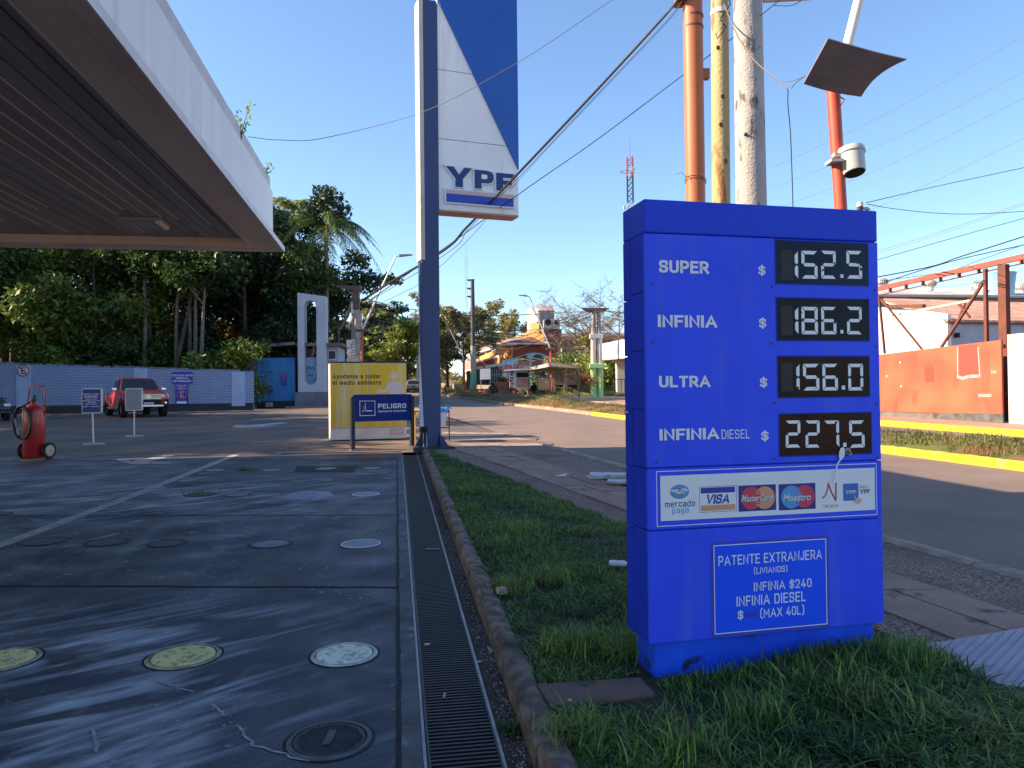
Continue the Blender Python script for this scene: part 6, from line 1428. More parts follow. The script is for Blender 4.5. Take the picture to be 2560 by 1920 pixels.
# ---------------------------------------------------------------- trees
M['bark'] = mat('bark', (.060, .045, .034), .9, col2=(.10, .08, .06), scale=5, detail=8, stretch=(1, 1, .2), bump=.6)
M['palebark'] = mat('pale_bark', (.22, .19, .16), .9, col2=(.12, .10, .085), scale=6, detail=8, stretch=(.4, .4, 2.5), bump=.5)
LEAF = {k: mat(k, c, .5, col2=c2, scale=.35, island=.45, trans=.28) for k, c, c2 in (
    ('leaf_deep', (.042, .092, .022), (.07, .13, .03)), ('leaf_mid', (.09, .155, .028), (.145, .20, .036)), ('leaf_bright', (.17, .235, .04), (.24, .27, .05)),
    ('leaf_olive', (.17, .18, .05), (.24, .215, .07)), ('leaf_blue', (.030, .065, .032), (.022, .048, .026)), ('leaf_rust', (.36, .13, .035), (.17, .085, .03)), ('leaf_dull', (.17, .19, .075), (.25, .21, .10)))}
def crown_geo(seed, clumps, n, leaf, flat=.75, up=.3):
    """leaf quads scattered in many small clumps (centre, radius)"""
    g = np.random.default_rng(seed); C = np.array([c for c, r_ in clumps]); Rr = np.array([r_ for c, r_ in clumps])
    w = Rr ** 2; i = g.choice(len(C), n, p=w / w.sum())
    d = g.normal(size=(n, 3)); d /= np.linalg.norm(d, axis=1)[:, None]; rr_ = g.random(n) ** .45
    p_ = C[i] + d * (Rr[i] * rr_)[:, None] * np.array([1, 1, flat])
    nrm = g.normal(size=(n, 3)) + np.array([0, 0, up]); nrm /= np.linalg.norm(nrm, axis=1)[:, None]
    t = np.cross(nrm, g.normal(size=(n, 3))); t /= np.linalg.norm(t, axis=1)[:, None]; s = np.cross(nrm, t)
    L_ = leaf * g.uniform(.5, 1.6, n)[:, None]; W_ = L_ * .42
    V = np.stack([p_ - t * L_ / 2, p_ + s * W_ / 2 + nrm * W_ * .2, p_ + t * L_ / 2, p_ - s * W_ / 2 + nrm * W_ * .2], 1)
    return V.reshape(-1, 3), np.arange(n * 4).reshape(n, 4)
def limbs(seed, h, r0, spread, base=.35, n=7, lean=(0, 0), sub=2, fork=False):
    """trunk and limb tubes, and the clump centres at their ends"""
    g = random.Random(seed); b = MB(); tips = []
    top = Vector((lean[0], lean[1], h * .82)); bend = Vector((g.uniform(-.2, .2), g.uniform(-.2, .2), 0)) * r0 * 4
    path = [Vector((0, 0, -.2)).lerp(top, i / 7) + bend * math.sin(math.pi * i / 7) for i in range(8)]
    b.tube(path, [r0 * (1.25 if i == 0 else 1) * (1 - .80 * i / 7) + .012 for i in range(8)], 8)
    for k in range(n):
        t = base + (1 - base) * (k + g.random() * .7) / n; i = min(6, int(t * 7)); p0 = path[i].lerp(path[i + 1], t * 7 - i)
        a = g.uniform(0, 6.283) + k * 2.4; L_ = spread * g.uniform(.65, 1.1) * (1.05 - .45 * abs(t - .62)); upk = g.uniform(.15, .65)
        d = Vector((math.cos(a), math.sin(a), upk)); p1 = p0 + d * L_ * .5 + Vector((0, 0, .1 * L_)); p2 = p0 + d * L_ + Vector((0, 0, .15 * L_))
        rr_ = r0 * (1 - .75 * t) * .6 + .015; b.tube([p0, p1, p2], [rr_, rr_ * .65, rr_ * .25], 6)
        tips += [p1, p2]
        for s in range(sub):
            a2 = a + g.uniform(-1.1, 1.1); q = p1.lerp(p2, g.uniform(0, .8)); e = q + Vector((math.cos(a2), math.sin(a2), g.uniform(-.1, .8))) * L_ * g.uniform(.3, .55)
            b.tube([q, e], [rr_ * .4, rr_ * .12], 5); tips.append(e)
    tips.append(top); return b, tips
def tree(name, label, loc, h, spread, leaf='leaf_deep', n=7000, r0=.2, seed=1, lsize=.30, base=.35, lean=(0, 0), group=None, bark='bark', clump=1.0, nl=7, bare=False, flat=.75, sub=2, cat='tree'):
    o = thing(name, label, cat, loc, 0, group)
    b, tips = limbs(seed, h, r0, spread, base, nl, lean, sub if not bare else 6); b.build('trunk', M[bark], o, smooth=True)
    if n:
        g = random.Random(seed + 99); cl = [((q.x + g.uniform(-.4, .4), q.y + g.uniform(-.4, .4), q.z + g.uniform(-.2, .4)), clump * g.uniform(.55, 1.15)) for q in tips]
        V, Fc = crown_geo(seed, cl, n, lsize, flat); np_mesh('crown', V, Fc, LEAF[leaf], o)
    return o
def at_(px, Y, dz=0.0):
    q = P(px, 960, Y); return Vector((q.x, Y, gz(Y) + dz))
GR = 'trees crowding behind the white brick wall'
# left mass behind the wall: labels say where each stands by what can be found
for px, Y, h, sp, lf, n, sd_, lab in (
    (-70, 47.5, 12, 4.2, 'leaf_deep', 9000, 11, 'dark broadleaf tree half cut off by the left edge behind the wall'),
    (30, 48, 12.5, 4.0, 'leaf_mid', 9500, 12, 'sunlit broadleaf tree above the round no parking sign'),
    (112, 46.5, 11, 3.6, 'leaf_mid', 9000, 13, 'broadleaf tree with lit upper leaves above the wheeled extinguisher'),
    (170, 50, 13, 4.0, 'leaf_deep', 9000, 14, 'dense dark tree left of the pickup and behind the wall'),
    (235, 47, 11.5, 3.8, 'leaf_mid', 9500, 15, 'leafy tree above the movable blue notice'),
    (300, 51, 13, 4.0, 'leaf_deep', 9000, 16, 'dark tree directly behind the pickup cab'),
    (350, 56, 13, 3.6, 'leaf_blue', 6000, 17, 'deep shade tree set back behind the slim trunks'),
    (560, 55, 14, 4.6, 'leaf_olive', 9000, 18, 'olive yellow tree catching sun behind the palm trunks'),
    (610, 49, 13.0, 4.4, 'leaf_blue', 14000, 19, 'broad blue green tree above the blue gate'),
    (690, 52, 14.5, 4.4, 'leaf_blue', 15000, 20, 'tallest dark tree standing behind the arched pylon'),
    (728, 54, 13.4, 3.0, 'leaf_deep', 12000, 21, 'dark rounded tree right of the canopy corner above the pylon'),
    (640, 60, 11, 4, 'leaf_deep', 7000, 22, 'dim tree in the gap left of the pylon'),
    (470, 62, 13, 4, 'leaf_olive', 5000, 23, 'thin crowned tree with sky showing through, behind the leaning trunk'),
    (505, 52, 12.5, 3.0, 'leaf_rust', 2600, 24, 'tree with rusty orange leaves under the canopy edge')):
    tree('broadleaf_tree', lab, at_(px, Y), h, sp, lf, n, .2, sd_, .34, .22, group=GR, clump=1.35, nl=11)
# slim trunks with high crowns
for px, Y, h, ln_, lab, bk in ((414, 46, 12, 2.2, 'dark leaning trunk with a forked top behind the wall', 'bark'), (446, 46.5, 11, .1, 'slim pale trunk right of the leaning dark one', 'palebark'),
                           (466, 47.5, 11.5, .1, 'brown slim trunk second right of the leaning one', 'palebark'), (484, 46.2, 11, .1, 'ringed pale trunk third right of the leaning one', 'palebark'),
                           (500, 45.6, 10.5, .4, 'ringed trunk closest to the rusty orange leaves', 'palebark'), (358, 46, 13, .05, 'straight grey trunk behind the pickup roof', 'palebark'), (378, 47, 13, -.2, 'dark straight trunk beside the straight grey one', 'bark'),
                           (8, 45.5, 11, .05, 'mossy dark trunk in front of the small white house', 'bark'), (726, 50, 11.5, .1, 'brown trunk seen left of the pylon', 'palebark'), (770, 52, 9.5, 0, 'ringed trunk seen through the pylon slot', 'palebark')):
    tree('slim_tree', lab, at_(px, Y), h, 2.4, 'leaf_deep', 2600, .17, int(px) + 5, .30, .72, (ln_, 0), 'slim trunks behind the brick wall', bk, 1.1, 6)
# undergrowth bushes behind the wall
for px, Y, h, lf, lab in ((545, 46, 3.6, 'leaf_mid', 'leafy bush spilling over the wall left of the blue gate'), (610, 46.5, 3.4, 'leaf_mid', 'bush hanging over the left end of the hut roof'), (90, 46, 3.0, 'leaf_mid', 'low bush over the wall beside the no parking sign'),
                         (150, 45.6, 2.9, 'leaf_bright', 'bright leaved sapling over the wall above the blue notice'), (300, 46.5, 4.5, 'leaf_deep', 'dark undergrowth bush over the pickup'), (210, 47, 4.6, 'leaf_deep', 'dark undergrowth bush left of the pickup'), (410, 48, 4.6, 'leaf_deep', 'dark bush among the slim trunks'), (20, 50, 4.2, 'leaf_deep', 'dark bush below the small white house'), (655, 52, 5.5, 'leaf_mid', 'tall bush over the hut roof beside the pylon'), (500, 50, 4.5, 'leaf_deep', 'shadowy bush behind the ringed trunks')):
    tree('bush', lab, at_(px, Y), h * .95, 1.6, lf, 3600, .05, int(px) + 77, .26, .1, group='bushes behind the brick wall', clump=1.0, nl=9, cat='bush')
for i, (px, Y, h) in enumerate(((40, 58, 7), (120, 60, 7.5), (190, 57, 7), (255, 60, 8), (325, 58, 7), (395, 60, 7.5), (450, 63, 6.5), (520, 64, 7), (575, 61, 6), (630, 66, 6.5))):
    tree('understorey_tree', ('dark undergrowth tree in the shade behind the ' + ('white house', 'bush beside the no parking sign', 'bright sapling', 'blue notice', 'pickup cab', 'violet notices', 'leaning trunk', 'ringed trunks', 'leafy wall bush', 'hut roof')[i]), at_(px, Y), h, 2.6, 'leaf_deep', 5200, .1, 500 + i, .42, .05, group='dim undergrowth behind the brick wall', clump=1.5, nl=10)
# off to the left, shading the yard
for i, (x, y, h, lab) in enumerate(((-28, 16.9, 15, 'shade tree just past the far end of the canopy, beyond the left edge'), (-30, 19, 16, 'shade tree beside the far end of the canopy, beyond the left edge'), (-31, 24.5, 17, 'second shade tree along the left side of the yard'), (-31.5, 29.5, 15, 'third shade tree along the left side of the yard'), (-34, 35, 9.5, 'shade tree before the left end of the wall'), (-37, 40, 9, 'shade tree touching the left end of the wall'),
                                 (-38, 21, 18, 'tall outer shade tree behind the one beside the canopy'), (-41, 27, 16, 'tall outer shade tree, second back row'), (-44, 34, 12, 'tall outer shade tree, third back row'), (-47, 43, 10, 'tall outer shade tree behind the wall end'))):
    tree('yard_tree', lab, Vector((x, y, gz(y))), h, 4.6, 'leaf_mid', 11000 if h > 14 else 5000, .25, 200 + i, .55, .15, group='shade trees left of the forecourt', clump=2.0, nl=11)
# queen palm at upper right of the mass
def palm(name, label, loc, h, fl_, n=15, seed=1, leaf='leaf_mid', lean=0.0, rad=.16, ll=.75):
    o = thing(name, label, 'palm tree', loc); g = random.Random(seed); b = MB()
    path = [Vector((lean * (i / 8) ** 2, 0, h * i / 8)) for i in range(9)]; b.tube(path, [rad * (1.2 - .4 * i / 8) for i in range(9)], 9); b.build('trunk', M['palebark'], o, smooth=True)
    f = MB(); st = MB(); top = path[-1]
    for k in range(n):
        a = 6.283 * k / n + g.uniform(-.2, .2); e = g.uniform(-.1, 1.25); L_ = fl_ * g.uniform(.85, 1.1); pts = []
        for i in range(12):
            t = i / 11; r_ = L_ * t * math.cos(e * (1 - t * .4)) ; z = L_ * (math.sin(e) * t * .85 - (.95 - .1 * e) * t ** 2.2); pts.append(top + Vector((math.cos(a) * r_, math.sin(a) * r_, z)))
        st.tube(pts, [.03 * (1 - .8 * i / 11) for i in range(12)], 5)
        for i in range(44):
            t = .08 + .92 * i / 44; j = min(10, int(t * 11)); q = pts[j].lerp(pts[j + 1], t * 11 - j); tn = (pts[j + 1] - pts[j]).normalized()
            sd_ = tn.cross(Vector((0, 0, 1))); sd_ = sd_.normalized() if sd_.length > .01 else Vector((1, 0, 0))
            for s in (1, -1):
                ln_ = ll * math.sin(math.pi * min(1, .15 + t * .85)) * g.uniform(.8, 1.15); d = (sd_ * s + tn * .7 + Vector((0, 0, g.uniform(-.9, .1)))).normalized(); m_ = q + d * ln_ * .55; e2 = m_ + (d + Vector((0, 0, -.8))).normalized() * ln_ * .45; w = tn * .036
                f.add([q - w, q + w, m_ + w * .9, m_ - w * .9], [(0, 1, 2, 3)]); f.add([m_ - w * .9, m_ + w * .9, e2], [(0, 1, 2)])
    st.build('frond_stems', LEAF['leaf_olive'], o); f.build('crown', LEAF[leaf], o); return o
pz = P(800, 575, 52); palm('queen_palm', 'palm with long arching fronds rising above the arched pylon', at_(818, 51), pz.z - gz(52) + .1, 4.2, 26, 3, 'leaf_mid', ll=.85)
palm('queen_palm', 'palm with bright upper fronds beside the canopy corner', at_(735, 56), P(735, 520, 56).z - gz(56) - .3, 4.0, 16, 5, 'leaf_bright')
palm('queen_palm', 'low palm glimpsed among the slim trunks', at_(476, 55), 7.5, 3.0, 14, 6, 'leaf_olive')
palm('queen_palm', 'palm frond top left of the pylon under the dark crowns', at_(660, 58), 8.5, 3.0, 13, 7, 'leaf_mid')
# feathery tree right of the palm
tree('feathery_tree', 'feathery layered tree with open sky between sprays behind the left street pole', at_(868, 62), 11.6, 4.4, 'leaf_blue', 4600, .2, 31, .34, .25, clump=.95, nl=16, flat=.22, sub=4)
tree('feathery_tree', 'lower feathery tree between the hut roof and the direction board', at_(835, 66), 9, 3.4, 'leaf_blue', 5000, .18, 33, .34, .2, clump=.9, nl=14, flat=.25, sub=3)
# trees along the far street
GF = 'sunlit trees along the far street'
for px, Y, h, sp, lf, n, sd_, lab in (
    (962, 92, 11.8, 3.0, 'leaf_dull', 2600, 41, 'thin tall tree with a bare trunk above the yellow cabinet'), (900, 88, 6.2, 3.2, 'leaf_bright', 4200, 42, 'bright bushy tree right behind the green footed street pole'),
    (940, 84, 6.0, 3.2, 'leaf_bright', 4500, 43, 'yellow green tree behind the cabinet lid'), (985, 90, 8.6, 3.6, 'leaf_olive', 5000, 44, 'olive tree behind the thin dark post above the cabinet'), (1020, 86, 8.0, 3.2, 'leaf_mid', 5200, 45, 'mid green tree above the grey green estate car'),
    (1050, 96, 9.6, 3.6, 'leaf_mid', 5000, 46, 'green tree just left of the totem post'), (870, 96, 7.5, 3.4, 'leaf_olive', 4200, 47, 'olive tree beside the direction board'), (905, 110, 9.5, 4, 'leaf_dull', 4000, 48, 'hazy tree farther back over the cabinet'),
    (1120, 93, 11.0, 4.2, 'leaf_dull', 5200, 49, 'large open crowned tree just right of the totem post'), (1160, 90, 10.6, 4.0, 'leaf_dull', 4600, 50, 'loose branching tree left of the tall dark pole'), (1100, 100, 9, 3.6, 'leaf_olive', 4200, 51, 'tree behind the totem post'),
    (1225, 125, 13.0, 4.6, 'leaf_dull', 4600, 52, 'distant tree right of the tall dark pole'), (1268, 130, 12.0, 4.6, 'leaf_olive', 4200, 53, 'distant tree above the red roof'), (1305, 135, 11.8, 4.4, 'leaf_dull', 3600, 54, 'distant tree left of the white tower')):
    tree('street_tree', lab, at_(px, Y), h, sp, lf, n, .17, sd_, .42, .3, group=GF, clump=1.05, nl=9)
# right of the orange building: bare trees and shrubs
M['twig'] = mat('bare_twig', (.13, .095, .075), .9, col2=(.19, .14, .11), scale=2)
for px, Y, h, sp, sd_, lab in ((1430, 96, 7.2, 4.0, 61, 'bare brown tree beside the air conditioner block'), (1470, 88, 8.4, 4.6, 62, 'bare branching tree behind the green and white post'), (1500, 96, 11.5, 5, 63, 'tall bare tree behind the white pavilion'), (1550, 98, 12.0, 5, 64, 'bare tree behind the pavilion fascia'), (1440, 104, 11, 5, 65, 'bare tree with spreading pale twigs above the billboard frame')):
    o = thing('bare_tree', lab, 'tree', at_(px, Y), 0, 'bare trees beside the orange building'); b, tips = limbs(sd_, h, .18, sp, .2, 14, (0, 0), 9); g = random.Random(sd_)
    for q in tips[:]:
        for _ in range(5): b.tube([q, q + Vector((g.uniform(-1, 1), g.uniform(-1, 1), g.uniform(-.5, .9))) * 1.3], [.022, .008], 4)
    b.build('trunk', M['twig'], o)
for px, Y, h, lf, n, lab in ((1432, 72, 3.0, 'leaf_olive', 3600, 'olive shrubbery mound behind the bus shelter'), (1458, 74, 3.6, 'leaf_mid', 4200, 'green shrub behind the bus shelter end'), (1480, 75, 4.2, 'leaf_olive', 4000, 'shrub below the billboard frame'), (1530, 68, 3.6, 'leaf_bright', 4000, 'bright shrub under the pavilion fascia'), (1548, 72, 4, 'leaf_bright', 3500, 'bright shrub beside the pavilion column'),
                           (1388, 68, 1.3, 'leaf_bright', 1200, 'low bright shrub between kiosk and shelter'), (1505, 66, 2.0, 'leaf_bright', 2400, 'low lit shrub right of the green and white post')):
    tree('shrub', lab, at_(px, Y, .1), h * .8, 1.9, lf, n, .06, int(px), .30, .05, group='shrubs beside the bus shelter', clump=1.1, nl=11, cat='shrub')
o = tree('leaning_tree', 'dark leaning trunk under the pavilion fascia', at_(1540, 66, .1), 5.4, 1.0, 'leaf_olive', 500, .16, 70, .3, .7, (-2.6, 0), clump=.7, nl=4)
# thorny shrub on the median in front of the pavilion
o = thing('thorn_shrub', 'sparse reddish shrub growing on the median before the bus shelter', 'shrub', at_(1448, 50, .45)); b, tips = limbs(90, 1.4, .035, 1.1, .05, 16, (0, 0), 6); b.build('stems', M['twig'], o)
V, Fc = crown_geo(90, [((q.x, q.y, q.z), .34) for q in tips], 1500, .10); np_mesh('leaves', V, Fc, LEAF['leaf_rust'], o)
o = thing('spiky_plant', 'small dark spiky plant on the bank right of the totem post', 'plant', at_(1112, 70, .4)); g = random.Random(4); f = MB()
for k in range(26):
    a = g.uniform(0, 6.283); e = g.uniform(.1, 1.4); d = Vector((math.cos(a) * math.cos(e), math.sin(a) * math.cos(e), math.sin(e))); s = d.cross(Vector((0, 0, 1))).normalized() * .05; f.add([-s, s, d * .75], [(0, 1, 2)])
f.build('leaves', LEAF['leaf_deep'], o)

# the far wood that closes the street, too distant to count
g = np.random.default_rng(77); cl = []
for i in range(260):
    x = -150 + 290 * i / 260 + g.uniform(-1, 1); y = 150 + g.uniform(-6, 14); cl.append(((x, y, gz(y) + g.uniform(.5, 6.5) + 2.2 * math.sin(x * .11)), g.uniform(1.4, 2.8)))
V, Fc = crown_geo(78, cl, 42000, .75); tag(np_mesh('far_woods', V, Fc, LEAF['leaf_dull']), 'continuous far wood closing the horizon behind the street', 'woods', kind='stuff')
# ---------------------------------------------------------------- street poles and lamps up the street
M['green'] = mat('pale_green_paint', (.30, .56, .20), .6, col2=(.36, .60, .25), scale=2)
M['green_dull'] = mat('dull_green_paint', (.10, .32, .22), .7, col2=(.14, .36, .26), scale=2)
M['arm'] = mat('weathered_arm', (.14, .095, .075), .85, col2=(.09, .07, .06), scale=5)
M['darkpole'] = mat('dark_pole', (.05, .05, .065), .7, col2=(.08, .07, .07), scale=4)
def basep(px, Y, dz=0.0): q = P(px, 960, Y); return Vector((q.x, Y, gz(Y) + dz))
def rel(o, px, py, dy=0.0): return P(px, py, o.location.y + dy) - o.location
# left pole with its heavy arm
o = thing('utility_pole', 'concrete street pole with heavy dark cross arm and green foot behind the yellow cabinet', 'utility pole', basep(893, 46))
t = rel(o, 893, 718); zg = rel(o, 893, 885).z; zm = rel(o, 893, 778).z
MB().tube([(0, 0, -.2), (0, 0, zg)], .20, 16).build('green_foot', M['green_dull'], o, smooth=True)
MB().tube([(0, 0, zg), (t.x * .5, 0, zm), (t.x, 0, t.z)], [.17, .16, .15], 16).build('shaft', M['oldconc'], o, smooth=True)
MB().tube([(.22, .1, zg), (.20, .1, zm)], .12, 12).build('twin_shaft', M['concrete'], o, smooth=True)
MB().tube([(-.30, .25, 0), (-.22, .25, t.z - .1)], .13, 12).build('rear_shaft', M['oldconc'], o, smooth=True)
MB().box(-.18, .18, -.20, .16, zm + .1, t.z - .25).build('dark_sleeve', M['arm'], o)
a, c = rel(o, 842, 714), rel(o, 904, 720); MB().hexa([(a.x, -.15, a.z - .1), (c.x, -.2, c.z - .25), (c.x, .2, c.z - .25), (a.x, .15, a.z - .1)], [(a.x, -.15, a.z + .03), (c.x, -.2, c.z + .08), (c.x, .2, c.z + .08), (a.x, .15, a.z + .03)]).build('cross_arm', M['arm'], o)
q = rel(o, 884, 770); MB().box(q.x - .15, q.x + .15, -.05, .25, q.z - .35, q.z + .35).build('meter_box', M['lightgrey'], o)
b = MB()
for s in range(4): b.tube([rel(o, 882 - s, 745), rel(o, 872 - s * 2, 790), rel(o, 853 - s * 3, 822 + s * 3)], .025, 5)
b.build('slack_cables', M['cable_pale'], o)
# direction board
o = thing('direction_board', 'white direction board with red arrows beside the green footed street pole', 'road sign', basep(878, 44))
q0 = Plane(o.location, 0); Zb = lambda x, y: (780 + x * .24113, 600 + y * .24113)
T = lambda pts: [q0.uv(*Zb(x, y)) for x, y in pts]
bd = MB().prism(T([(372, 1262), (445, 1262), (445, 1032), (356, 1035)]), 0, .06).build('board', mat('board_white', (.58, .57, .56), .6, col2=(.50, .49, .48), scale=3), o)
b = MB(); b.m = 0
for x, y in ((376, 1120), (384, 1215)): b.flat(T([(x - 12, y), (x, y - 14), (x, y - 6), (x + 12, y - 6), (x + 12, y + 6), (x, y + 6), (x, y + 14)]), -.01)
b.m = 1
for y in (1055, 1145): b.flat(T([(414, y), (426, y - 8), (426, y + 8)]), -.01); b.flat(T([(440, y), (428, y + 8), (428, y - 8)]), -.01)
for q in ([(405, 1080), (440, 1080)], [(405, 1080), (405, 1130)], [(400, 1165), (438, 1165)], [(412, 1190), (438, 1190)], [(415, 1110), (438, 1110)]): b.stroke(T(q), .04, -.01)
b.build('symbols', [sgn_red, M['darkmetal']], bd)
MB().tube([(.0, .12, 0), (.0, .12, T([(420, 1262)])[0][1] + .5)], .06, 8).build('post', M['darkmetal'], o)
o = thing('lamp_bollard', 'round grey disc sign at the foot of the direction board', 'sign', basep(882, 42)); q = rel(o, 882, 902); MB().lathe([(.001, -.02), (.34, -.02), (.34, .02), (.001, .02)], (0, 0, q.z), 24, 'y').build('disc', M['oldconc'], o); MB().tube([(0, .05, 0), (0, .05, q.z)], .04, 8).build('post', M['darkmetal'], o)
def street_lamp(label, base, knee, tip, head0, head1, Y, w=1.0, low=True, redpx=None):
    o = thing('street_lamp', label, 'street lamp', basep(base[0], Y, .05), 0, 'street lamps with red posts and pale leaning arms')
    k = rel(o, *knee); t = rel(o, *tip)
    MB().tube([(0, 0, 0), (k.x, 0, k.z)], .075 * w, 10).build('red_post', M['redpole'], o, smooth=True)
    MB().tube([k, t], [.06 * w, .04 * w], 10).build('arm', M['lightgrey'], o, smooth=True)
    h0, h1 = rel(o, *head0), rel(o, *head1)
    MB().tube([t, h0], .035 * w, 8).build('bracket', M['lightgrey'], o)
    d = (h1 - h0); b = MB(); b.hexa([(h0.x, -.14, h0.z - .05), (h1.x, -.12, h1.z - .03), (h1.x, .12, h1.z - .03), (h0.x, .14, h0.z - .05)], [(h0.x, -.12, h0.z + .09), (h1.x, -.08, h1.z + .04), (h1.x, .08, h1.z + .04), (h0.x, .12, h0.z + .09)]); b.build('lamp_head', mat('lamp_head', (.16, .17, .19), .5), o, bevel=.02)
    if low: MB().box(k.x - .35, k.x + .35, -.2, .2, k.z - .08, k.z + .06).build('collar_panel', M['arm'], o, bevel=.02)
    return o
street_lamp('street lamp leaning right with its head above the yellow cabinet', (904, 920), (905, 826), (990, 640), (998, 640), (1031, 637), 44)
street_lamp('street lamp leaning left over the bus shelter', (1380, 990), (1376, 872), (1324, 742), (1318, 740), (1297, 738), 62)
street_lamp('far street lamp in front of the open crowned tree right of the totem', (1160, 978), (1159, 896), (1124, 822), (1122, 820), (1114, 818), 84, low=False)
street_lamp('distant street lamp just left of the totem post', (1062, 960), (1061, 892), (1040, 842), (1038, 840), (1025, 838), 92, low=False)
street_lamp('distant pale armed street lamp above the cabinet lid', (1000, 940), (998, 898), (984, 862), (982, 860), (976, 858), 100, low=False)
o = thing('utility_pole', 'thin dark post with cross pieces among trees above the cabinet', 'utility pole', basep(966, 86)); t = rel(o, 965, 838)
MB().tube([(0, 0, 0), (t.x, 0, t.z)], .10, 8).build('shaft', M['darkpole'], o); b = MB()
for py in (840, 852): q = rel(o, 965, py); b.box(q.x - .3, q.x + .25, -.08, .08, q.z - .06, q.z + .06)
b.build('cross_arms', M['arm'], o)
o = thing('utility_pole', 'pale green street pole with a small cross arm above the estate car', 'utility pole', basep(1045, 84)); t = rel(o, 1043, 882)
MB().tube([(0, 0, 0), (0, 0, t.z)], .16, 10).build('shaft', mat('sage_paint', (.30, .36, .30), .7), o); MB().box(-.6, .7, -.12, .12, t.z - .05, t.z + .18).build('cross_arm', M['arm'], o)
o = thing('utility_pole', 'dark post standing between the hut roof and the direction board', 'utility pole', basep(845, 56)); t = rel(o, 843, 790); MB().tube([(0, 0, 0), (0, 0, t.z)], .15, 10).build('shaft', M['darkpole'], o)
# tall dark pole with three brackets
o = thing('utility_pole', 'tall dark pole with three stub arms and a green foot left of the orange building', 'utility pole', basep(1184, 84)); t = rel(o, 1181, 700)
zg = rel(o, 1184, 932).z; zm = rel(o, 1184, 865).z
MB().tube([(0, 0, -.1), (0, 0, zg)], [.36, .34], 14).build('green_foot', M['green_dull'], o, smooth=True); MB().tube([(0, 0, zg), (0, 0, zm)], [.33, .31], 14).build('lower_shaft', M['oldconc'], o, smooth=True)
MB().tube([(0, 0, zm), (t.x, 0, t.z)], [.29, .20], 14).build('shaft', M['darkpole'], o, smooth=True)
for py in (701, 722, 742):
    q = rel(o, 1181, py); MB().hexa([(q.x - .62, -.1, q.z), (q.x + .2, -.14, q.z - .18), (q.x + .2, .14, q.z - .18), (q.x - .62, .1, q.z)], [(q.x - .62, -.1, q.z + .1), (q.x + .22, -.14, q.z + .14), (q.x + .22, .14, q.z + .14), (q.x - .62, .1, q.z + .1)]).build('stub_arm', M['darkpole'], o)
# green and white double post
o = thing('utility_pole', 'double street post painted green below and white above in front of the pavilion', 'utility pole', basep(1492, 55, .05))
zt_, z1, z2, z3 = rel(o, 1490, 776).z, rel(o, 1490, 843).z, rel(o, 1490, 917).z, rel(o, 1492, 911).z
xs = [(1484 - 1492) * 55 / F, (1499 - 1492) * 55 / F + .06]
for x in xs:
    MB().tube([(x, 0, -.1), (x, 0, z2)], .215, 14).build('green_shaft', M['green'], o, smooth=True)
    MB().tube([(x, 0, z2), (x * .9, 0, z1)], .19, 14).build('white_shaft', mat('white_shaft', (.62, .58, .54), .7, col2=(.42, .38, .35), scale=2, stretch=(1, 1, .2)), o, smooth=True)
    MB().tube([(x * .9, 0, z1), (x * .7, 0, zt_)], [.17, .14], 12).build('upper_shaft', M['oldconc'], o, smooth=True)
MB().box(xs[0] - .30, xs[1] + .30, -.3, .3, z2 - .12, z2 + .22).build('green_collar', M['green'], o, bevel=.03); MB().box(xs[0] - .25, xs[1] + .22, -.28, .28, z1 - .1, z1 + .22).build('white_collar', M['lightgrey'], o, bevel=.03)
MB().hexa([(xs[0] - .3, -.2, zt_ - .12), (xs[1] + .3, -.2, zt_ - .12), (xs[1] + .3, .2, zt_ - .12), (xs[0] - .3, .2, zt_ - .12)], [(xs[0] - .85, -.2, zt_ + .18), (xs[1] + .75, -.2, zt_ + .14), (xs[1] + .75, .2, zt_ + .14), (xs[0] - .85, .2, zt_ + .18)]).build('cross_arm', M['arm'], o)
b = MB()
for i in range(5): b.tube([(xs[0] - .2 - .1 * i, -.2, zt_ + .0 - .1 * i), (xs[0] - .1, -.22, zt_ - .7 - .15 * i), (xs[1], -.2, zt_ - .4 - .2 * i)], .02, 4)
b.tube([(xs[1] + .3, -.1, zt_ - .2), (xs[1] + .28, -.15, zt_ - .9), (xs[1], -.2, zt_ - 1.5)], .02, 4); b.build('jumper_leads', M['cable'], o)
# masts
o = thing('radio_mast', 'red and white lattice radio mast behind the price sign', 'mast', basep(1582, 150)); t = rel(o, 1582, 345).z; tp_ = rel(o, 1581, 392).z; z0 = rel(o, 1583, 520).z
w = .55
for a, c, m_ in ((z0 - 8, z0 + (tp_ - z0) * .10, 'lightgrey'), (z0 + (tp_ - z0) * .10, z0 + (tp_ - z0) * .62, 'darkmetal'), (z0 + (tp_ - z0) * .62, tp_, 'redpole')):
    b = MB(); n = max(2, int((c - a) / .9))
    for x, y in ((-w, -w), (w, -w), (w, w), (-w, w)): b.bar((x, y, a), (x, y, c), .12)
    for i in range(n):
        za, zc = a + (c - a) * i / n, a + (c - a) * (i + 1) / n
        for s in (-w, w): b.bar((-w, s, za), (w, s, zc), .08); b.bar((s, -w, zc), (s, w, za), .08); b.bar((w, s, za), (-w, s, za), .06)
    b.build('lattice', M[m_], o)
MB().tube([(0, 0, tp_), (0, 0, t)], [.10, .05], 6).build('spike', M['redpole'], o)
b = MB(); zq = rel(o, 1580, 430).z
for s in (-1, 1):
    for k in (0, .7): b.bar((0, 0, zq + k - .4), (s * (2.2 if s < 0 else 1.3), -.3, zq - .1 + k * .3), .12)
for i in range(4): b.bar((-.6 - i * .5, -.2, zq - .5), (-.3 - i * .5, -.2, zq + .4), .08)
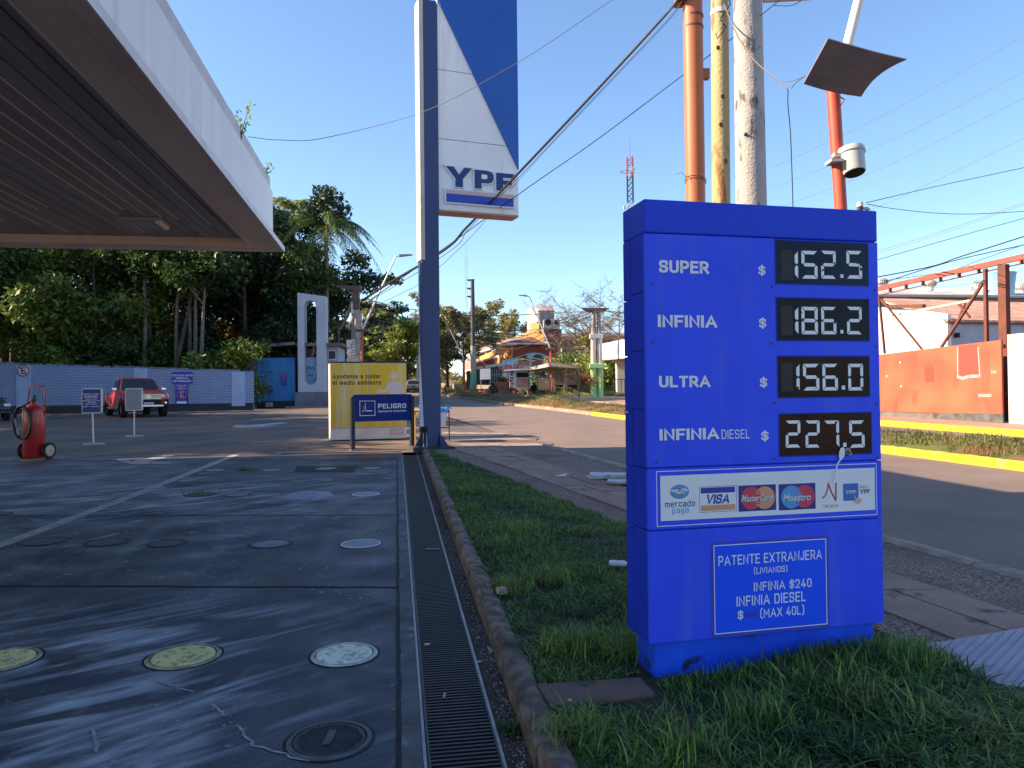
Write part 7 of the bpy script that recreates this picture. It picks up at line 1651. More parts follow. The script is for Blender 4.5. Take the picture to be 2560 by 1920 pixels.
b.lathe([(.05, -.7), (.5, -.65), (.5, -.35), (.05, -.3)], (.35, -.2, zq + .3), 12, 'y'); b.lathe([(.05, -.7), (.4, -.65), (.4, -.35), (.05, -.3)], (-.1, -.2, zq - .9), 12, 'y')
b.build('antennas', M['lightgrey'], o); MB().box(-1.4, -.9, -.6, -.1, z0 - .3, z0 + .4).build('equipment_box', M['lightgrey'], o)
MB().tube([(0, 0, 0), (0, 0, z0 - 7.9)], .7, 8).build('mast_base', M['oldconc'], o)
o = thing('thin_mast', 'hair thin pale radio mast rising beside the tall dark pole', 'mast', basep(1169, 140)); t = rel(o, 1167, 600).z
b = MB()
for x in (-.18, .18): b.bar((x, 0, 0), (x, 0, t - 3), .06)
for i in range(40): b.bar((-.18, 0, (t - 3) * i / 40), (.18, 0, (t - 3) * (i + 1) / 40), .04)
b.bar((0, 0, t - 3), (0, 0, t), .06); b.build('lattice', M['lightgrey'], o)

# ---------------------------------------------------------------- orange building and its neighbours
BY = 92.0
Zo = lambda x, y: (1160 + x * .20498, 700 + y * .20498)
def W(x, y, Y=BY): return P(*Zo(x, y), Y)
M['orange_lit'] = mat('lit_ochre_wall', (.66, .34, .11), .8, col2=(.58, .28, .09), scale=.8, detail=8)  # sunlit faces of the orange walls, the light put into a yellower tone
M['orange_red'] = mat('shaded_red_wall', (.32, .075, .04), .8, col2=(.27, .06, .035), scale=.8, detail=8)  # the orange front's shade put into a darker red, which the windows share
M['rooftile'] = mat('clay_tiles', (.24, .085, .055), .85, col2=(.17, .065, .05), scale=6, stretch=(.4, 3, 3), detail=4, bump=.6)
M['white_wall'] = mat('white_wall', (.74, .72, .69), .7, col2=(.66, .64, .61), scale=.7, detail=8)
M['greywall'] = mat('grey_stained', (.40, .39, .38), .85, col2=(.22, .21, .21), scale=1.2, detail=8, stretch=(1, 1, .4))
og = W(570, 1250); og = Vector((og.x, BY, gz(BY)))
ob = thing('orange_building', 'orange stepped building with clay tile roof and a white tower', 'building', og)
def l(x, y, dy=0.0): return P(*Zo(x, y), BY + dy) - og
def quadp(name, pts, m, par=ob, thick=.25):    # a wall or roof piece given by corners, with thickness away from the viewer
    pts = [Vector(p_) for p_ in pts]; n = (pts[1] - pts[0]).cross(pts[2] - pts[0]).normalized()
    if n.y < 0: n = -n
    if abs(n.y) < .05: n = Vector((0, 1, 0)) if abs(n.z) < .6 else Vector((0, 0, -1))
    k = len(pts); vs = pts + [q + n * thick for q in pts]
    return MB().add(vs, [tuple(range(k)), tuple(range(2 * k - 1, k - 1, -1))] + [(i, i + k, (i + 1) % k + k, (i + 1) % k) for i in range(k)]).build(name, m, par)
def drop(v, z): return Vector((v.x, v.y, z))
c0, c1 = l(570, 775), l(1040, 775, 3.0)
quadp('front_wall', [drop(c0, 0), drop(c1, 0), c1, c0], M['orange_red'])
c2 = l(190, 935, 14)
quadp('side_wall', [drop(c2, 0), drop(c0, 0), c0, c2], M['orange_lit'])
for x0, x1, y0, y1 in ((458, 475, 912, 985), (500, 525, 900, 975)):
    f = lambda x: (570 - x) / (570 - 190) * 14; w_ = quadp('window', [l(x0, y1, f(x0) - .12), l(x1, y1, f(x1) - .12), l(x1, y0, f(x1) - .12), l(x0, y0, f(x0) - .12)], M['orange_red'], thick=.1)
e0, e1, rp = l(520, 772, -.8), l(1015, 775, 1.5), l(820, 690, 5.0)
quadp('hip_roof', [e0, e1, rp], M['rooftile'], thick=.15)
quadp('eaves', [l(520, 785, -.85), l(1015, 785, 1.45), l(1015, 768, 1.45), l(520, 765, -.85)], M['white_wall'], thick=.4)
e2 = l(20, 925, 24); quadp('side_eaves', [l(20, 935, 24), l(525, 787, -.7), l(525, 764, -.7), l(20, 915, 24)], M['white_wall'], thick=.5)
quadp('side_roof', [l(25, 915, 24), l(522, 766, -.7), l(820, 690, 5), l(640, 690, 12), l(190, 830, 28)], mat('faded_roof', (.32, .19, .16), .85, col2=(.26, .15, .13), scale=1.5), thick=.2)
# upper block and tower
quadp('upper_wall', [l(640, 720, 8), l(985, 745, 6.0), l(985, 600, 6.0), l(820, 615, 7.0), l(640, 690, 8)], M['orange_lit'])
quadp('tower_lower', [l(820, 640, 7), l(915, 640, 6.2), l(915, 505, 6.2), l(820, 530, 7)], M['orange_lit'])
A, B_, C_ = l(815, 530, 7.2), l(905, 510, 6.0), l(1103, 510, 8.5); A2, B2, C2 = l(815, 318, 7.2), l(908, 368, 6.0), l(1100, 370, 8.5); A3, D3 = l(880, 303, 11), l(1082, 308, 12)
quadp('tower_side', [A, B_, B2, A3, A2], M['white_wall']); quadp('tower_front', [B_, C_, C2, B2], M['greywall']); quadp('tower_roof', [l(903, 372, 5.8), l(1104, 374, 8.3), D3, A3], mat('rusty_sheet', (.36, .23, .17), .8, col2=(.42, .36, .32), scale=1.5, stretch=(3, .3, .3)), thick=.15)  # white tower's front drawn grey, its shade put into the colour
quadp('tower_core', [l(830, 640, 8.6), l(1098, 600, 9.2), l(1098, 372, 9.2), l(895, 312, 11.2), l(830, 330, 8.6)], M['greywall'], thick=3)
b = MB()
for x in (965, 990): a = l(x, 360, 8); c = l(x, 240, 8); b.bar(a, c, .10)
for y in (245, 285, 320): b.bar(l(965, y, 8), l(1012, y - 4, 8), .08)
b.bar(l(1000, 350, 7.6), l(1015, 350, 7.6), .25); b.build('roof_aerials', M['lightgrey'], ob)
a0, a1 = l(985, 750, 3.5), l(1190, 750, 5.5)
quadp('brick_block', [a0, a1, l(1190, 605, 5.5), l(985, 615, 3.5)], brick_mat('red_brick', (.30, .085, .06), (.26, .07, .05), (.22, .10, .08), .6, .2, .03)); quadp('brick_block', [drop(l(1030, 750, 4.2), 0), drop(l(1150, 750, 5.2), 0), l(1150, 745, 5.2), l(1030, 745, 4.2)], M['orange_red'])
quadp('block_ledge', [l(975, 614, 3.2), l(1195, 610, 5.2), l(1195, 598, 5.2), l(975, 600, 3.2)], M['greywall'], thick=1.5)
for i, (x0, x1) in enumerate(((968, 1082), (1084, 1168))):
    z0, z1 = l(x0, 600, 3.6).z, l(x0, 484, 3.6).z; xa, xc = l(x0, 540, 3.6).x, l(x1, 540, 3.6).x
    ac = MB().box(xa, xc, 3.4, 4.9, z0, z1).build('cooling_unit', mat('unit_beige', (.50, .47, .42), .6, col2=(.36, .34, .31), scale=2), ob, bevel=.03)
    r_ = min(xc - xa, z1 - z0) * .30; cx, cz = (xa + xc) / 2, (z0 + z1) / 2 + .25
    MB().disc(cx, cz, r_, r_, 3.385).build('fan_opening', M['black'], ac); b = MB(); b.ring(cx, cz, r_ * 1.15, r_ * 1.15, r_ * .15, 3.37); b.ring(cx, cz, r_ * .6, r_ * .6, r_ * .06, 3.372); b.build('fan_guard', M['darkmetal'], ac)
# lower wing on the left with its sloping white edge
quadp('wing_wall', [drop(l(90, 1030, 10), 0), drop(l(415, 1000, 3), 0), l(415, 925, 3), l(90, 1020, 10)], M['orange_red']); quadp('wing_eaves', [l(85, 1035, 9.5), l(425, 938, 2.7), l(425, 915, 2.7), l(85, 1012, 9.5)], M['white_wall'], thick=.5)
quadp('wing_end', [drop(l(415, 1000, 3), 0), drop(l(470, 985, 1), 0), l(470, 955, 1), l(415, 930, 3)], M['orange_lit'])
# dark fronted annex with a broken white parapet
an = thing('annex', 'dark glass fronted annex with a flaking white parapet beside the mural', 'building', Vector((W(300, 1200, 84).x, 84, gz(84))))
def la(x, y, dy=0.0): return P(*Zo(x, y), 84 + dy) - an.location
quadp('parapet', [la(160, 1090), la(465, 1045), la(465, 1008), la(160, 1062)], mat('flaking_parapet', (.52, .50, .48), .9, col2=(.08, .08, .08), scale=3, lo=.5, hi=.58, stretch=(1, 1, .5)), an, .5)
quadp('shopfront', [drop(la(30, 1240, 2), 0), drop(la(465, 1240, .6), 0), la(465, 1046, .6), la(30, 1110, 2)], mat('dark_front', (.10, .05, .04), .5, col2=(.03, .03, .035), scale=1.5), an, 3.0)
b = MB()
for x in (325, 345, 372, 400, 430, 462): b.bar(drop(la(x, 1240, .4), .4), la(x, 1080, .4), .07)
b.bar(la(320, 1160, .4), la(465, 1150, .4), .06); b.build('mullions', M['greywall'], an)
o = thing('white_board', 'blank white board on posts in front of the dark annex', 'board', Vector((W(260, 1200, 80).x, 80, gz(80)))); d = lambda x, y: P(*Zo(x, y), 80) - o.location
MB().prism([(d(195, 1215).x, d(195, 1215).z), (d(325, 1210).x, d(325, 1210).z), (d(322, 1078).x, d(322, 1078).z), (d(195, 1085).x, d(195, 1085).z)], -.03, .03).build('panel', mat('blank_white', (.80, .78, .78), .5), o); b = MB()
for x in (205, 315): b.bar((d(x, 1200).x, 0.06, 0), (d(x, 1200).x, .06, d(x, 1100).z), .08)
b.build('posts', M['greywall'], o)
# beige house at far left of this group
o = thing('beige_house', 'low beige house with a pale eave seen behind the far street lamp', 'house', Vector((W(60, 1200, 108).x, 108, gz(108)))); lb = lambda x, y, dy=0.0: P(*Zo(x, y), 108 + dy) - o.location
quadp('wall', [drop(lb(0, 1250), 0), drop(lb(200, 1250, -4), 0), lb(200, 1085, -4), lb(0, 1120)], mat('beige_wall', (.50, .42, .33), .8, col2=(.42, .34, .27), scale=1), o, .4); quadp('eaves', [lb(-10, 1130, -.5), lb(205, 1092, -4.6), lb(205, 1066, -4.6), lb(-10, 1106, -.5)], M['white_wall'], o, .4)
quadp('upper_wall', [lb(0, 1120, 2), lb(180, 1080, -1), lb(180, 960, -1), lb(0, 1000, 2)], mat('pink_wall', (.46, .24, .18), .8), o, .4)
for x in (60, 120): quadp('window', [lb(x, 1210, -2.2), lb(x + 30, 1205, -2.6), lb(x + 30, 1140, -2.6), lb(x, 1145, -2.2)], M['darkmetal'], o, .1)
# mural wall
mu = thing('mural_wall', 'arched topped wall painted with a blue and red mural of two faces', 'wall', Vector((W(780, 1200, 76).x, 76, gz(76))))
def lm(x, y): q = P(*Zo(x, y), 76) - mu.location; return (q.x, q.z)
top = [(1100, 975), (1060, 945), (1000, 915), (930, 893), (870, 886), (820, 888), (760, 905), (680, 930), (600, 955), (540, 970), (465, 982)]
zb_ = 0
MB().prism([(lm(465, 0)[0], zb_), (lm(1100, 0)[0], zb_)] + [lm(*k) for k in top], 0, .35).build('wall', mat('mural_blue', (.16, .34, .52), .7, col2=(.10, .22, .40), scale=1, detail=6), mu)
cols = dict(mural_red=(.60, .08, .09), mural_sky=(.25, .48, .60), mural_dark=(.03, .03, .045), mural_skin=(.24, .13, .13), mural_plum=(.13, .07, .10), mural_yellow=(.50, .42, .14), mural_tan=(.34, .20, .18), mural_navy=(.05, .12, .28))
ck = list(cols); cm = [mat(k, v, .7, col2=tuple(x * .75 for x in v), scale=3) for k, v in cols.items()]
b = MB()
def mp(c, pts, y): b.m = ck.index(c); b.flat([lm(*k) for k in pts], y)
g = random.Random(5)
for i in range(7):
    for j in range(5):
        x, y = 468 + i * 27, 985 + j * 50
        if (i + j) % 2 == 0 and i < 6 - j * .6: mp('mural_red' if (i * 3 + j) % 3 else 'mural_sky', [(x, y + 50), (x + 34, y + 48), (x + 34, y), (x, y + 2)], -.020 - .001 * ((i + j) % 3))
for i in range(6):
    for j in range(4):
        x, y = 950 + i * 25, 945 + j * 45
        if (i + j) % 2: mp('mural_red' if (i + j * 2) % 3 else 'mural_sky', [(x, y + 45), (x + 30, y + 45), (x + 30, y), (x, y)], -.022 - .001 * (i % 2))
mp('mural_sky', [(560, 1090), (640, 1100), (660, 960), (600, 975), (545, 1010)], -.008)
mp('mural_dark', [(640, 985), (690, 1000), (770, 1010), (790, 960), (770, 918), (720, 922), (670, 945)], -.010); mp('mural_skin', [(640, 1080), (660, 1095), (760, 1095), (790, 1060), (815, 1045), (800, 1020), (775, 990), (700, 985), (655, 1010), (640, 1040)], -.012)
mp('mural_dark', [(830, 990), (960, 1060), (965, 960), (940, 910), (880, 905), (840, 930)], -.010); mp('mural_plum', [(820, 1050), (835, 1090), (930, 1095), (955, 1050), (950, 990), (900, 970), (850, 975), (830, 1010)], -.012)
mp('mural_yellow', [(590, 985), (700, 950), (870, 985), (860, 995), (740, 970), (600, 1000)], -.015); mp('mural_yellow', [(760, 935), (960, 965), (960, 975), (770, 950)], -.016)
mp('mural_tan', [(655, 1040), (700, 1030), (740, 1050), (730, 1085), (670, 1080)], -.014); mp('mural_navy', [(830, 1110), (960, 1130), (960, 1240), (820, 1240)], -.009); mp('mural_sky', [(480, 1240), (545, 1240), (530, 1160), (500, 1130), (470, 1150)], -.010); mp('mural_red', [(470, 1190), (515, 1150), (515, 1080), (470, 1090)], -.009)
b.build('mural', cm, mu)
# kiosk
ki = thing('kiosk', 'small white and black kiosk with an open hatch in front of the mural', 'kiosk', Vector((W(680, 1320, 64).x, 64, gz(64) + .1)))
lk = lambda x, y, dy=0.0: P(*Zo(x, y), 64 + dy) - ki.location
x0, x1 = lk(555, 1200).x, lk(808, 1200).x; z1 = lk(680, 1100).z; z0 = lk(680, 1318).z
MB().box(x0, x1, 0, 1.9, z0, z1).build('body', mat('kiosk_white', (.58, .56, .57), .6), ki, bevel=.02)
b = MB()
for j in range(6):
    za = z0 + (z1 - z0) * j / 6
    for k in range(3):
        xx = x0 + .03 + k * .13 + (.06 if j % 2 else 0)
        if k < 2: b.rect(xx, za + .02, xx + .10, za + (z1 - z0) / 6 - .05, -.012)
    b.rect(x1 - .2, za + .02, x1 - .06, za + (z1 - z0) / 6 - .05, -.012)
b.build('brick_pattern', M['darkmetal'], ki)
hx0, hx1 = lk(625, 0).x, lk(765, 0).x; hz0, hz1 = lk(0, 1198).z, lk(0, 1135).z
ht = MB().rect(hx0, hz0, hx1, hz1, -.014).build('hatch', M['black'], ki); MB().box(hx0 - .05, hx1 + .05, -.28, -.016, hz0 - .07, hz0 - .02).build('counter', M['lightgrey'], ki)
b = MB()
for j in range(4):
    za, zc = lk(0, 1215 + j * 26 + 20).z, lk(0, 1215 + j * 26).z
    for k in range(9): xx = hx0 + (hx1 - hx0) * k / 9; b.rect(xx, za, xx + (hx1 - hx0) / 9 - .025, zc, -.016)
b.build('red_lettering', mat('kiosk_red', (.45, .07, .09), .6), ki)
MB().hexa([(x0 - .45, -.5, z1 - .10), (x1 + .1, -.5, z1 - .02), (x1 + .1, 2.1, z1 + .02), (x0 - .45, 2.1, z1 - .06)], [(x0 - .45, -.5, z1 - .04), (x1 + .1, -.5, z1 + .04), (x1 + .1, 2.1, z1 + .22), (x0 - .45, 2.1, z1 + .1)]).build('roof', mat('kiosk_roof', (.30, .31, .33), .6), ki)
MB().box(lk(715, 0).x, lk(795, 0).x, .3, .34, lk(0, 1090).z, lk(0, 1052).z).build('roof_board', mat('kiosk_board', (.45, .34, .25), .7, col2=(.25, .18, .14), scale=6), ki)
o = thing('folding_table', 'folding trestle table with crossed legs in front of the kiosk', 'table', ki.location + Vector((lk(690, 0).x, -.8, -.0))); b = MB(); b.box(-.55, .55, -.25, .25, .70, .73); b.build('top', M['greywall'], o); b = MB()
for x in (-.4, .1): b.bar((x - .1, 0, 0), (x + .5, 0, .7), .035); b.bar((x + .5, .1, 0), (x - .1, .1, .7), .035)
b.build('legs', M['lightgrey'], o)
for i, (x, r_, lab) in enumerate(((605, .22, 'red clay pot at the left foot of the kiosk'), (775, .2, 'red clay pot at the right foot of the kiosk'))):
    o = MB().lathe([(.001, 0), (r_ * .7, 0), (r_, .38), (r_ * .9, .38), (r_ * .85, .3), (.001, .3)], n=16).build('clay_pot', mat('clay', (.34, .10, .06), .8), smooth=True); o.location = ki.location + Vector((lk(x, 0).x, -.35, 0)); tag(o, lab, 'pot', 'clay pots by the kiosk')
o = thing('brick_planter', 'low red brick planter left of the kiosk', 'planter', Vector((W(490, 1320, 66).x, 66, gz(66)))); MB().box(-1.0, .85, 0, .8, 0, 1.2).build('box', brick_mat('planter_brick', (.30, .12, .08), (.25, .09, .06), (.2, .15, .12), .4, .12), o); V, Fc = crown_geo(3, [((-.3, .4, 1.45), .4), ((.1, .4, 1.35), .35)], 400, .16); np_mesh('plant', V, Fc, LEAF['leaf_deep'], o)
for i, (px, lab) in enumerate(((350, 'dark rubbish bag left of the brick planter'), (855, 'dark rubbish bag right of the kiosk'))):
    q = W(px, 1320, 66); g = random.Random(i); b = MB(); b.lathe([(.001, 0), (.42, .05), (.5, .4), (.34, .8), (.1, .95), (.14, 1.1)], n=14); b.v = [(x * g.uniform(.85, 1.15), y * g.uniform(.85, 1.15), z) for x, y, z in b.v]
    o = b.build('rubbish_bag', mat('bag_black', (.015, .015, .017), .4), smooth=True); o.location = (q.x, 66, gz(66)); tag(o, lab, 'rubbish bag', 'rubbish bags near the kiosk')
o = thing('brick_stack', 'short stack of red hollow blocks on the bank left of the kiosk', 'brick stack', Vector((W(275, 1350, 68).x, 68, gz(68) + .1))); b = MB()
for i in range(5):
    for j in range(2): b.box(-1 + i * .42, -.62 + i * .42, 0, .3, j * .25, j * .25 + .23)
b.build('blocks', mat('hollow_block', (.32, .12, .08), .9, col2=(.2, .08, .05), scale=3), o)
# bus shelter
sh = thing('bus_shelter', 'open bus shelter with a flat metal roof and timetable panels', 'bus shelter', Vector((W(1100, 1380, 63).x, 63, gz(63) + .1)))
ls = lambda x, y, dy=0.0: P(*Zo(x, y), 63 + dy) - sh.location
zr = P(*Zo(1065, 1050), 57).z
def lsz(x, y):     # where a sight line meets the level of the roof
    d = ray(*Zo(x, y)); t = (zr - EYE) / d.z; return Vector((d.x * t, d.y * t, zr)) - sh.location
q4 = [lsz(793, 1104), lsz(1065, 1050), lsz(1408, 1082), lsz(1130, 1136)]
up_ = Vector((0, 0, .26))
MB().hexa([q4[1], q4[2], q4[3], q4[0]], [q + up_ for q in (q4[1], q4[2], q4[3], q4[0])]).build('roof', mat('shelter_roof', (.56, .48, .43), .6, col2=(.44, .37, .32), scale=2), sh)
b = MB()
for x, w_ in ((1092, .14), (1400, .22), (1235, .3)): p_ = ls(x, 1200, .4); b.bar((p_.x, .4, 0), (p_.x, .4, ls(x, 1095, .4).z), w_)
b.build('posts', M['greywall'], sh)
bk = MB().box(ls(1095, 0).x, ls(1400, 0).x, 1.0, 1.08, ls(0, 1290).z, ls(0, 1100).z).build('back_panel', mat('shelter_back', (.42, .33, .26), .7, col2=(.35, .27, .22), scale=2), sh)
for x0_, x1_ in ((1105, 1135), (1180, 1220)): MB().rect(ls(x0_, 0).x, ls(0, 1250).z, ls(x1_, 0).x, ls(0, 1150).z, .985).build('poster', mat('poster_dark', (.09, .08, .09), .5, col2=(.4, .35, .3), scale=4), bk)
w_ = MB().rect(ls(1265, 0).x, ls(0, 1240).z, ls(1385, 0).x, ls(0, 1130).z, .985).build('glazing', mat('shelter_glass', (.10, .12, .14), .15), bk); b = MB()
for i in range(5): x = ls(1265 + 30 * i, 0).x; b.bar((x, .97, ls(0, 1240).z), (x, .97, ls(0, 1130).z), .05)
b.bar((ls(1265, 0).x, .97, ls(0, 1160).z), (ls(1385, 0).x, .97, ls(0, 1160).z), .05); b.build('glazing_bars', M['lightgrey'], w_)
b = MB(); b.box(ls(1110, 0).x, ls(1300, 0).x, .4, .8, .55, .62); b.box(ls(1185, 0).x - .1, ls(1185, 0).x + .1, .45, .75, 0, .55); b.box(ls(1085, 0).x - .15, ls(1085, 0).x + .15, .3, .7, 0, .75); b.build('bench', mat('shelter_bench', (.50, .42, .34), .7), sh)
o = thing('notice_board', 'tan notice board in a dark frame left of the red lamp post', 'notice board', Vector((W(970, 1380, 60).x, 60, gz(60) + .1))); ln = lambda x, y: P(*Zo(x, y), 60) - o.location
a, c = ln(897, 1345), ln(1052, 1188); bd = MB().box(a.x + .05, c.x - .05, 0, .05, a.z + .05, c.z - .05).build('board', mat('cork_tan', (.48, .30, .17), .8, col2=(.42, .25, .14), scale=3), o)
b = MB(); b.bar((a.x, .02, 0), (a.x, .02, c.z), .09); b.bar((c.x, .02, 0), (c.x, .02, c.z), .09); b.bar((a.x, .02, c.z), (c.x, .02, c.z), .09); b.bar((a.x, .02, a.z), (c.x, .02, a.z), .09); b.build('frame', M['arm'], o); b = MB(); b.rect(ln(918, 0).x, ln(0, 1215).z, ln(962, 0).x, ln(0, 1200).z, -.005); b.rect(ln(975, 0).x, ln(0, 1252).z, ln(1000, 0).x, ln(0, 1245).z, -.005); b.build('pinned_notes', M['sticker'], bd)
# tall thin poles and billboard frame behind
o = thing('billboard_frame', 'grey lattice backed billboard seen from behind over the shrubs', 'billboard', Vector((W(1460, 1200, 78).x, 78, gz(78)))); lf = lambda x, y: P(*Zo(x, y), 78) - o.location
a, c = lf(1355, 950), lf(1565, 858); MB().box(a.x, c.x, .05, .12, a.z, c.z).build('panel', mat('billboard_grey', (.42, .44, .48), .6), o); b = MB()
for i in range(6): x = a.x + (c.x - a.x) * i / 5; b.bar((x, 0, a.z), (x, 0, c.z), .09)
for i in range(5): x = a.x + (c.x - a.x) * i / 5; b.bar((x, 0, a.z), (x + (c.x - a.x) / 5, 0, c.z), .06)
b.bar((lf(1205, 0).x, 0, a.z), (a.x, 0, a.z), .08); b.bar((lf(1205, 0).x, 0, c.z), (a.x, 0, c.z), .08); b.bar((lf(1205, 0).x, 0, a.z), (lf(1295, 0).x, 0, c.z), .06)
for x in (1400, 1520): b.bar((lf(x, 0).x, .2, 0), (lf(x, 0).x, .2, a.z), .14)
b.build('lattice', M['arm'], o); MB().tube([(lf(1182, 0).x, 0, 0), (lf(1182, 0).x, 0, lf(0, 845).z)], .09, 8).build('ochre_pole', mat('ochre_pole', (.50, .40, .16), .7), o)
# white pavilion
pv = thing('white_pavilion', 'white roofed pavilion with square columns left of the price sign', 'pavilion', Vector((P(1549, 985, 60).x, 60, gz(60) + .1)))
lp = lambda x, y, dy=0.0: P(*Zo(x, y), 60 + dy) - pv.location
t0, t1 = lp(1658, 785), lp(2100, 690, -9); u0_, u1_ = lp(1658, 968), lp(2100, 930, -9)
quadp('fascia', [u0_, u1_, t1, t0], M['white_wall'], pv, .25)
quadp('ceiling', [u0_ + Vector((0, .1, .02)), u1_ + Vector((0, .1, .02)), u1_ + Vector((6, 8, .2)), u0_ + Vector((6, 8, .2))], mat('pavilion_ceiling', (.45, .36, .30), .8), pv, .1)
quadp('roof', [t0 + Vector((0, .1, -.02)), t1 + Vector((0, .1, -.02)), t1 + Vector((6, 8, -.02)), t0 + Vector((6, 8, -.02))], M['greywall'], pv, .1)
x = lp(1925, 1200, 1.2).x; MB().box(x - .42, x + .42, .9, 1.7, 0, lp(1925, 950, 1.2).z).build('column', M['white_wall'], pv); MB().box(x + .2, x + .6, .5, .9, lp(0, 1015).z, lp(0, 975).z).build('wall_lamp', M['arm'], pv)
MB().box(x - .7, x + 3, .4, 6, 0, .16).build('plinth', mat('terracotta_floor', (.45, .22, .15), .8), pv); b = MB()
for i in range(5): b.bar((x - .75 + i * .28, .3, .1), (x - .75 + i * .28, .3, 1.25), .05)
b.bar((x - .75, .3, 1.25), (x + .5, .3, 1.25), .06); b.build('railing', M['arm'], pv)
# long flat roof seen beyond the bare trees
o = thing('flat_roofed_block', 'long low grey roof line beyond the bare trees', 'building', Vector((P(1480, 900, 125).x, 125, gz(125)))); lz = lambda x, y: P(*Zo(x, y), 125) - o.location
a, c = lz(1185, 690), lz(1960, 650); MB().box(a.x, c.x + 8, 0, 10, 0, a.z).build('wall', mat('far_wall', (.40, .30, .26), .8), o); MB().box(a.x - .6, c.x + 8.5, -.6, 10.5, a.z, a.z + .5).build('roof', M['white_wall'], o); MB().box(lz(1520, 0).x, lz(1560, 0).x, 0, 2, a.z + .5, a.z + 2.0).build('roof_hut', M['white_wall'], o)
# bank with a low stone wall to the right of the totem
b = MB(); n = 14
def bankh(x, y, t): return 1.05 * t ** .6 + .12 * hn(x, y)
ribbon('grass_bank', ys_(58, 108, 2), lambda y: roadx(16.8, y), lambda y: roadx(24.5, y), .12, M['lawn'], 8, hgt=lambda x, y, t: (min(1, (y - 58) / 14) * bankh(x, y, t)))
blades('bank_grass', 9000, lambda g, n: (lambda y, t: np.stack([roadx_np(17.2 + 7.2 * t, y), y, np.array([gz(a) + .12 + min(1, (a - 58) / 14) * bankh(c, a, d) for a, c, d in zip(y, roadx_np(17.2 + 7.2 * t, y), t)])], 1))(g.uniform(62, 106, n), g.random(n)), lambda g, n, p_: g.uniform(.15, .45, n), [LEAF['leaf_bright'], M['blade_sun']], 'sunlit long grass on the bank right of the totem post', 17, wid=.05)
o = thing('retaining_wall', 'low stone retaining wall along the foot of the grass bank', 'wall', Vector((0, 0, 0))); b = MB()
for y in range(68, 104, 4):
    b.hexa([(roadx(16.9, y), y, gz(y)), (roadx(17.2, y), y, gz(y)), (roadx(17.2, y + 4), y + 4, gz(y + 4)), (roadx(16.9, y + 4), y + 4, gz(y + 4))], [(roadx(16.9, y), y, gz(y) + .75), (roadx(17.2, y), y, gz(y) + .75), (roadx(17.2, y + 4), y + 4, gz(y + 4) + .75), (roadx(16.9, y + 4), y + 4, gz(y + 4) + .75)])
b.build('stonework', brick_mat('stone_wall', (.30, .22, .16), (.24, .17, .12), (.12, .09, .07), .5, .22, .03, axis='YZ'), o)

# ---------------------------------------------------------------- right side: orange hoarding, gantry, warehouse
Zr = lambda x, y: (2140 + x * .38567, 560 + y * .38567)
FA, FB = G(2198, 1037, .12), G(2508, 1056, .12)
frot = math.atan2(FB.y - FA.y, FB.x - FA.x); fp = Plane(FA, frot)
ho = thing('orange_hoarding', 'sun faded orange painted sheet hoarding below the red gantry', 'hoarding', FA, frot)
def uf(x, y): return fp.uv(*Zr(x, y))
uL, uR = uf(60, 900)[0], uf(950, 1000)[0]
zl0, zl1, zr0, zr1 = uf(150, 1215)[1], uf(150, 848)[1], uf(945, 1231)[1], uf(945, 752)[1]
uA = uf(150, 1000)[0]; zt_ = lambda u: zl1 + (zr1 - zl1) * (u - uA) / (uR - uA); zb_ = lambda u: zl0 + (zr0 - zl0) * (u - uA) / (uR - uA)
M['hoard'] = mat('faded_orange', (.52, .070, .042), .65, col2=(.56, .115, .055), scale=.9, detail=8, col3=(.44, .055, .038), scale3=1.8, lo3=.55, hi3=.75, stretch3=(1, 1, .5))
MB().prism([(uL, zb_(uL)), (uR, zb_(uR)), (uR, zt_(uR)), (uL, zt_(uL))], -.03, .03).build('sheet', M['hoard'], ho)
b = MB(); b.m = 0; r4 = fp.rect(*Zr(672, 785), *Zr(800, 985)); b.rect(*r4, -.034); b.m = 1
for q in ([(668, 992), (700, 1000), (735, 988), (800, 986)], [(798, 800), (806, 930), (810, 990)], [(666, 800), (666, 990)]): b.stroke([uf(*k) for k in q], .10 if q[0][1] > 900 else .05, -.036)
b.m = 2
for x, y in ((290, 898), (298, 1052), (204, 986)): b.flat([uf(x - 4, y + 7), uf(x + 4, y + 5), uf(x + 5, y - 6), uf(x - 3, y - 7)], -.036)
for x in (885, 893, 900, 908, 915): b.stroke([uf(x, 948 + (x % 3) * 3), uf(x - 2, 968)], .015, -.036)
for y0_ in (1105, 1112, 1120): b.stroke([uf(800, y0_), uf(885, y0_ - 2)], .012, -.036)
b.m = 3; b.rect(*fp.rect(*Zr(452, 925), *Zr(512, 1025)), -.034)
b.build('patches', [mat('patch_red', (.42, .055, .04), .7, col2=(.36, .05, .04), scale=4), mat('patch_grey', (.36, .26, .27), .8), M['lightgrey'], mat('patch_red_dark', (.44, .05, .035), .7)], ho)
MB().prism([(uL, zb_(uL) - .33), (uf(495, 0)[0], zb_(uf(495, 1240)[0]) - .35), (uf(495, 1240)[0], zb_(uf(495, 1240)[0]) - .004), (uL, zb_(uL) - .004)], .0, .06).build('kick_board', mat('kick_grey', (.10, .10, .10), .8, col2=(.16, .15, .14), scale=3), ho)
MB().prism([(uf(500, 1250)[0], zb_(uf(500, 1240)[0]) - .20), (uR, zb_(uR) - .42), (uR, zb_(uR) - .006), (uf(500, 1240)[0], zb_(uf(500, 1240)[0]) - .006)], -.01, .05).build('kick_board', mat('kick_dark', (.06, .055, .055), .8, col2=(.12, .12, .13), scale=4), ho)
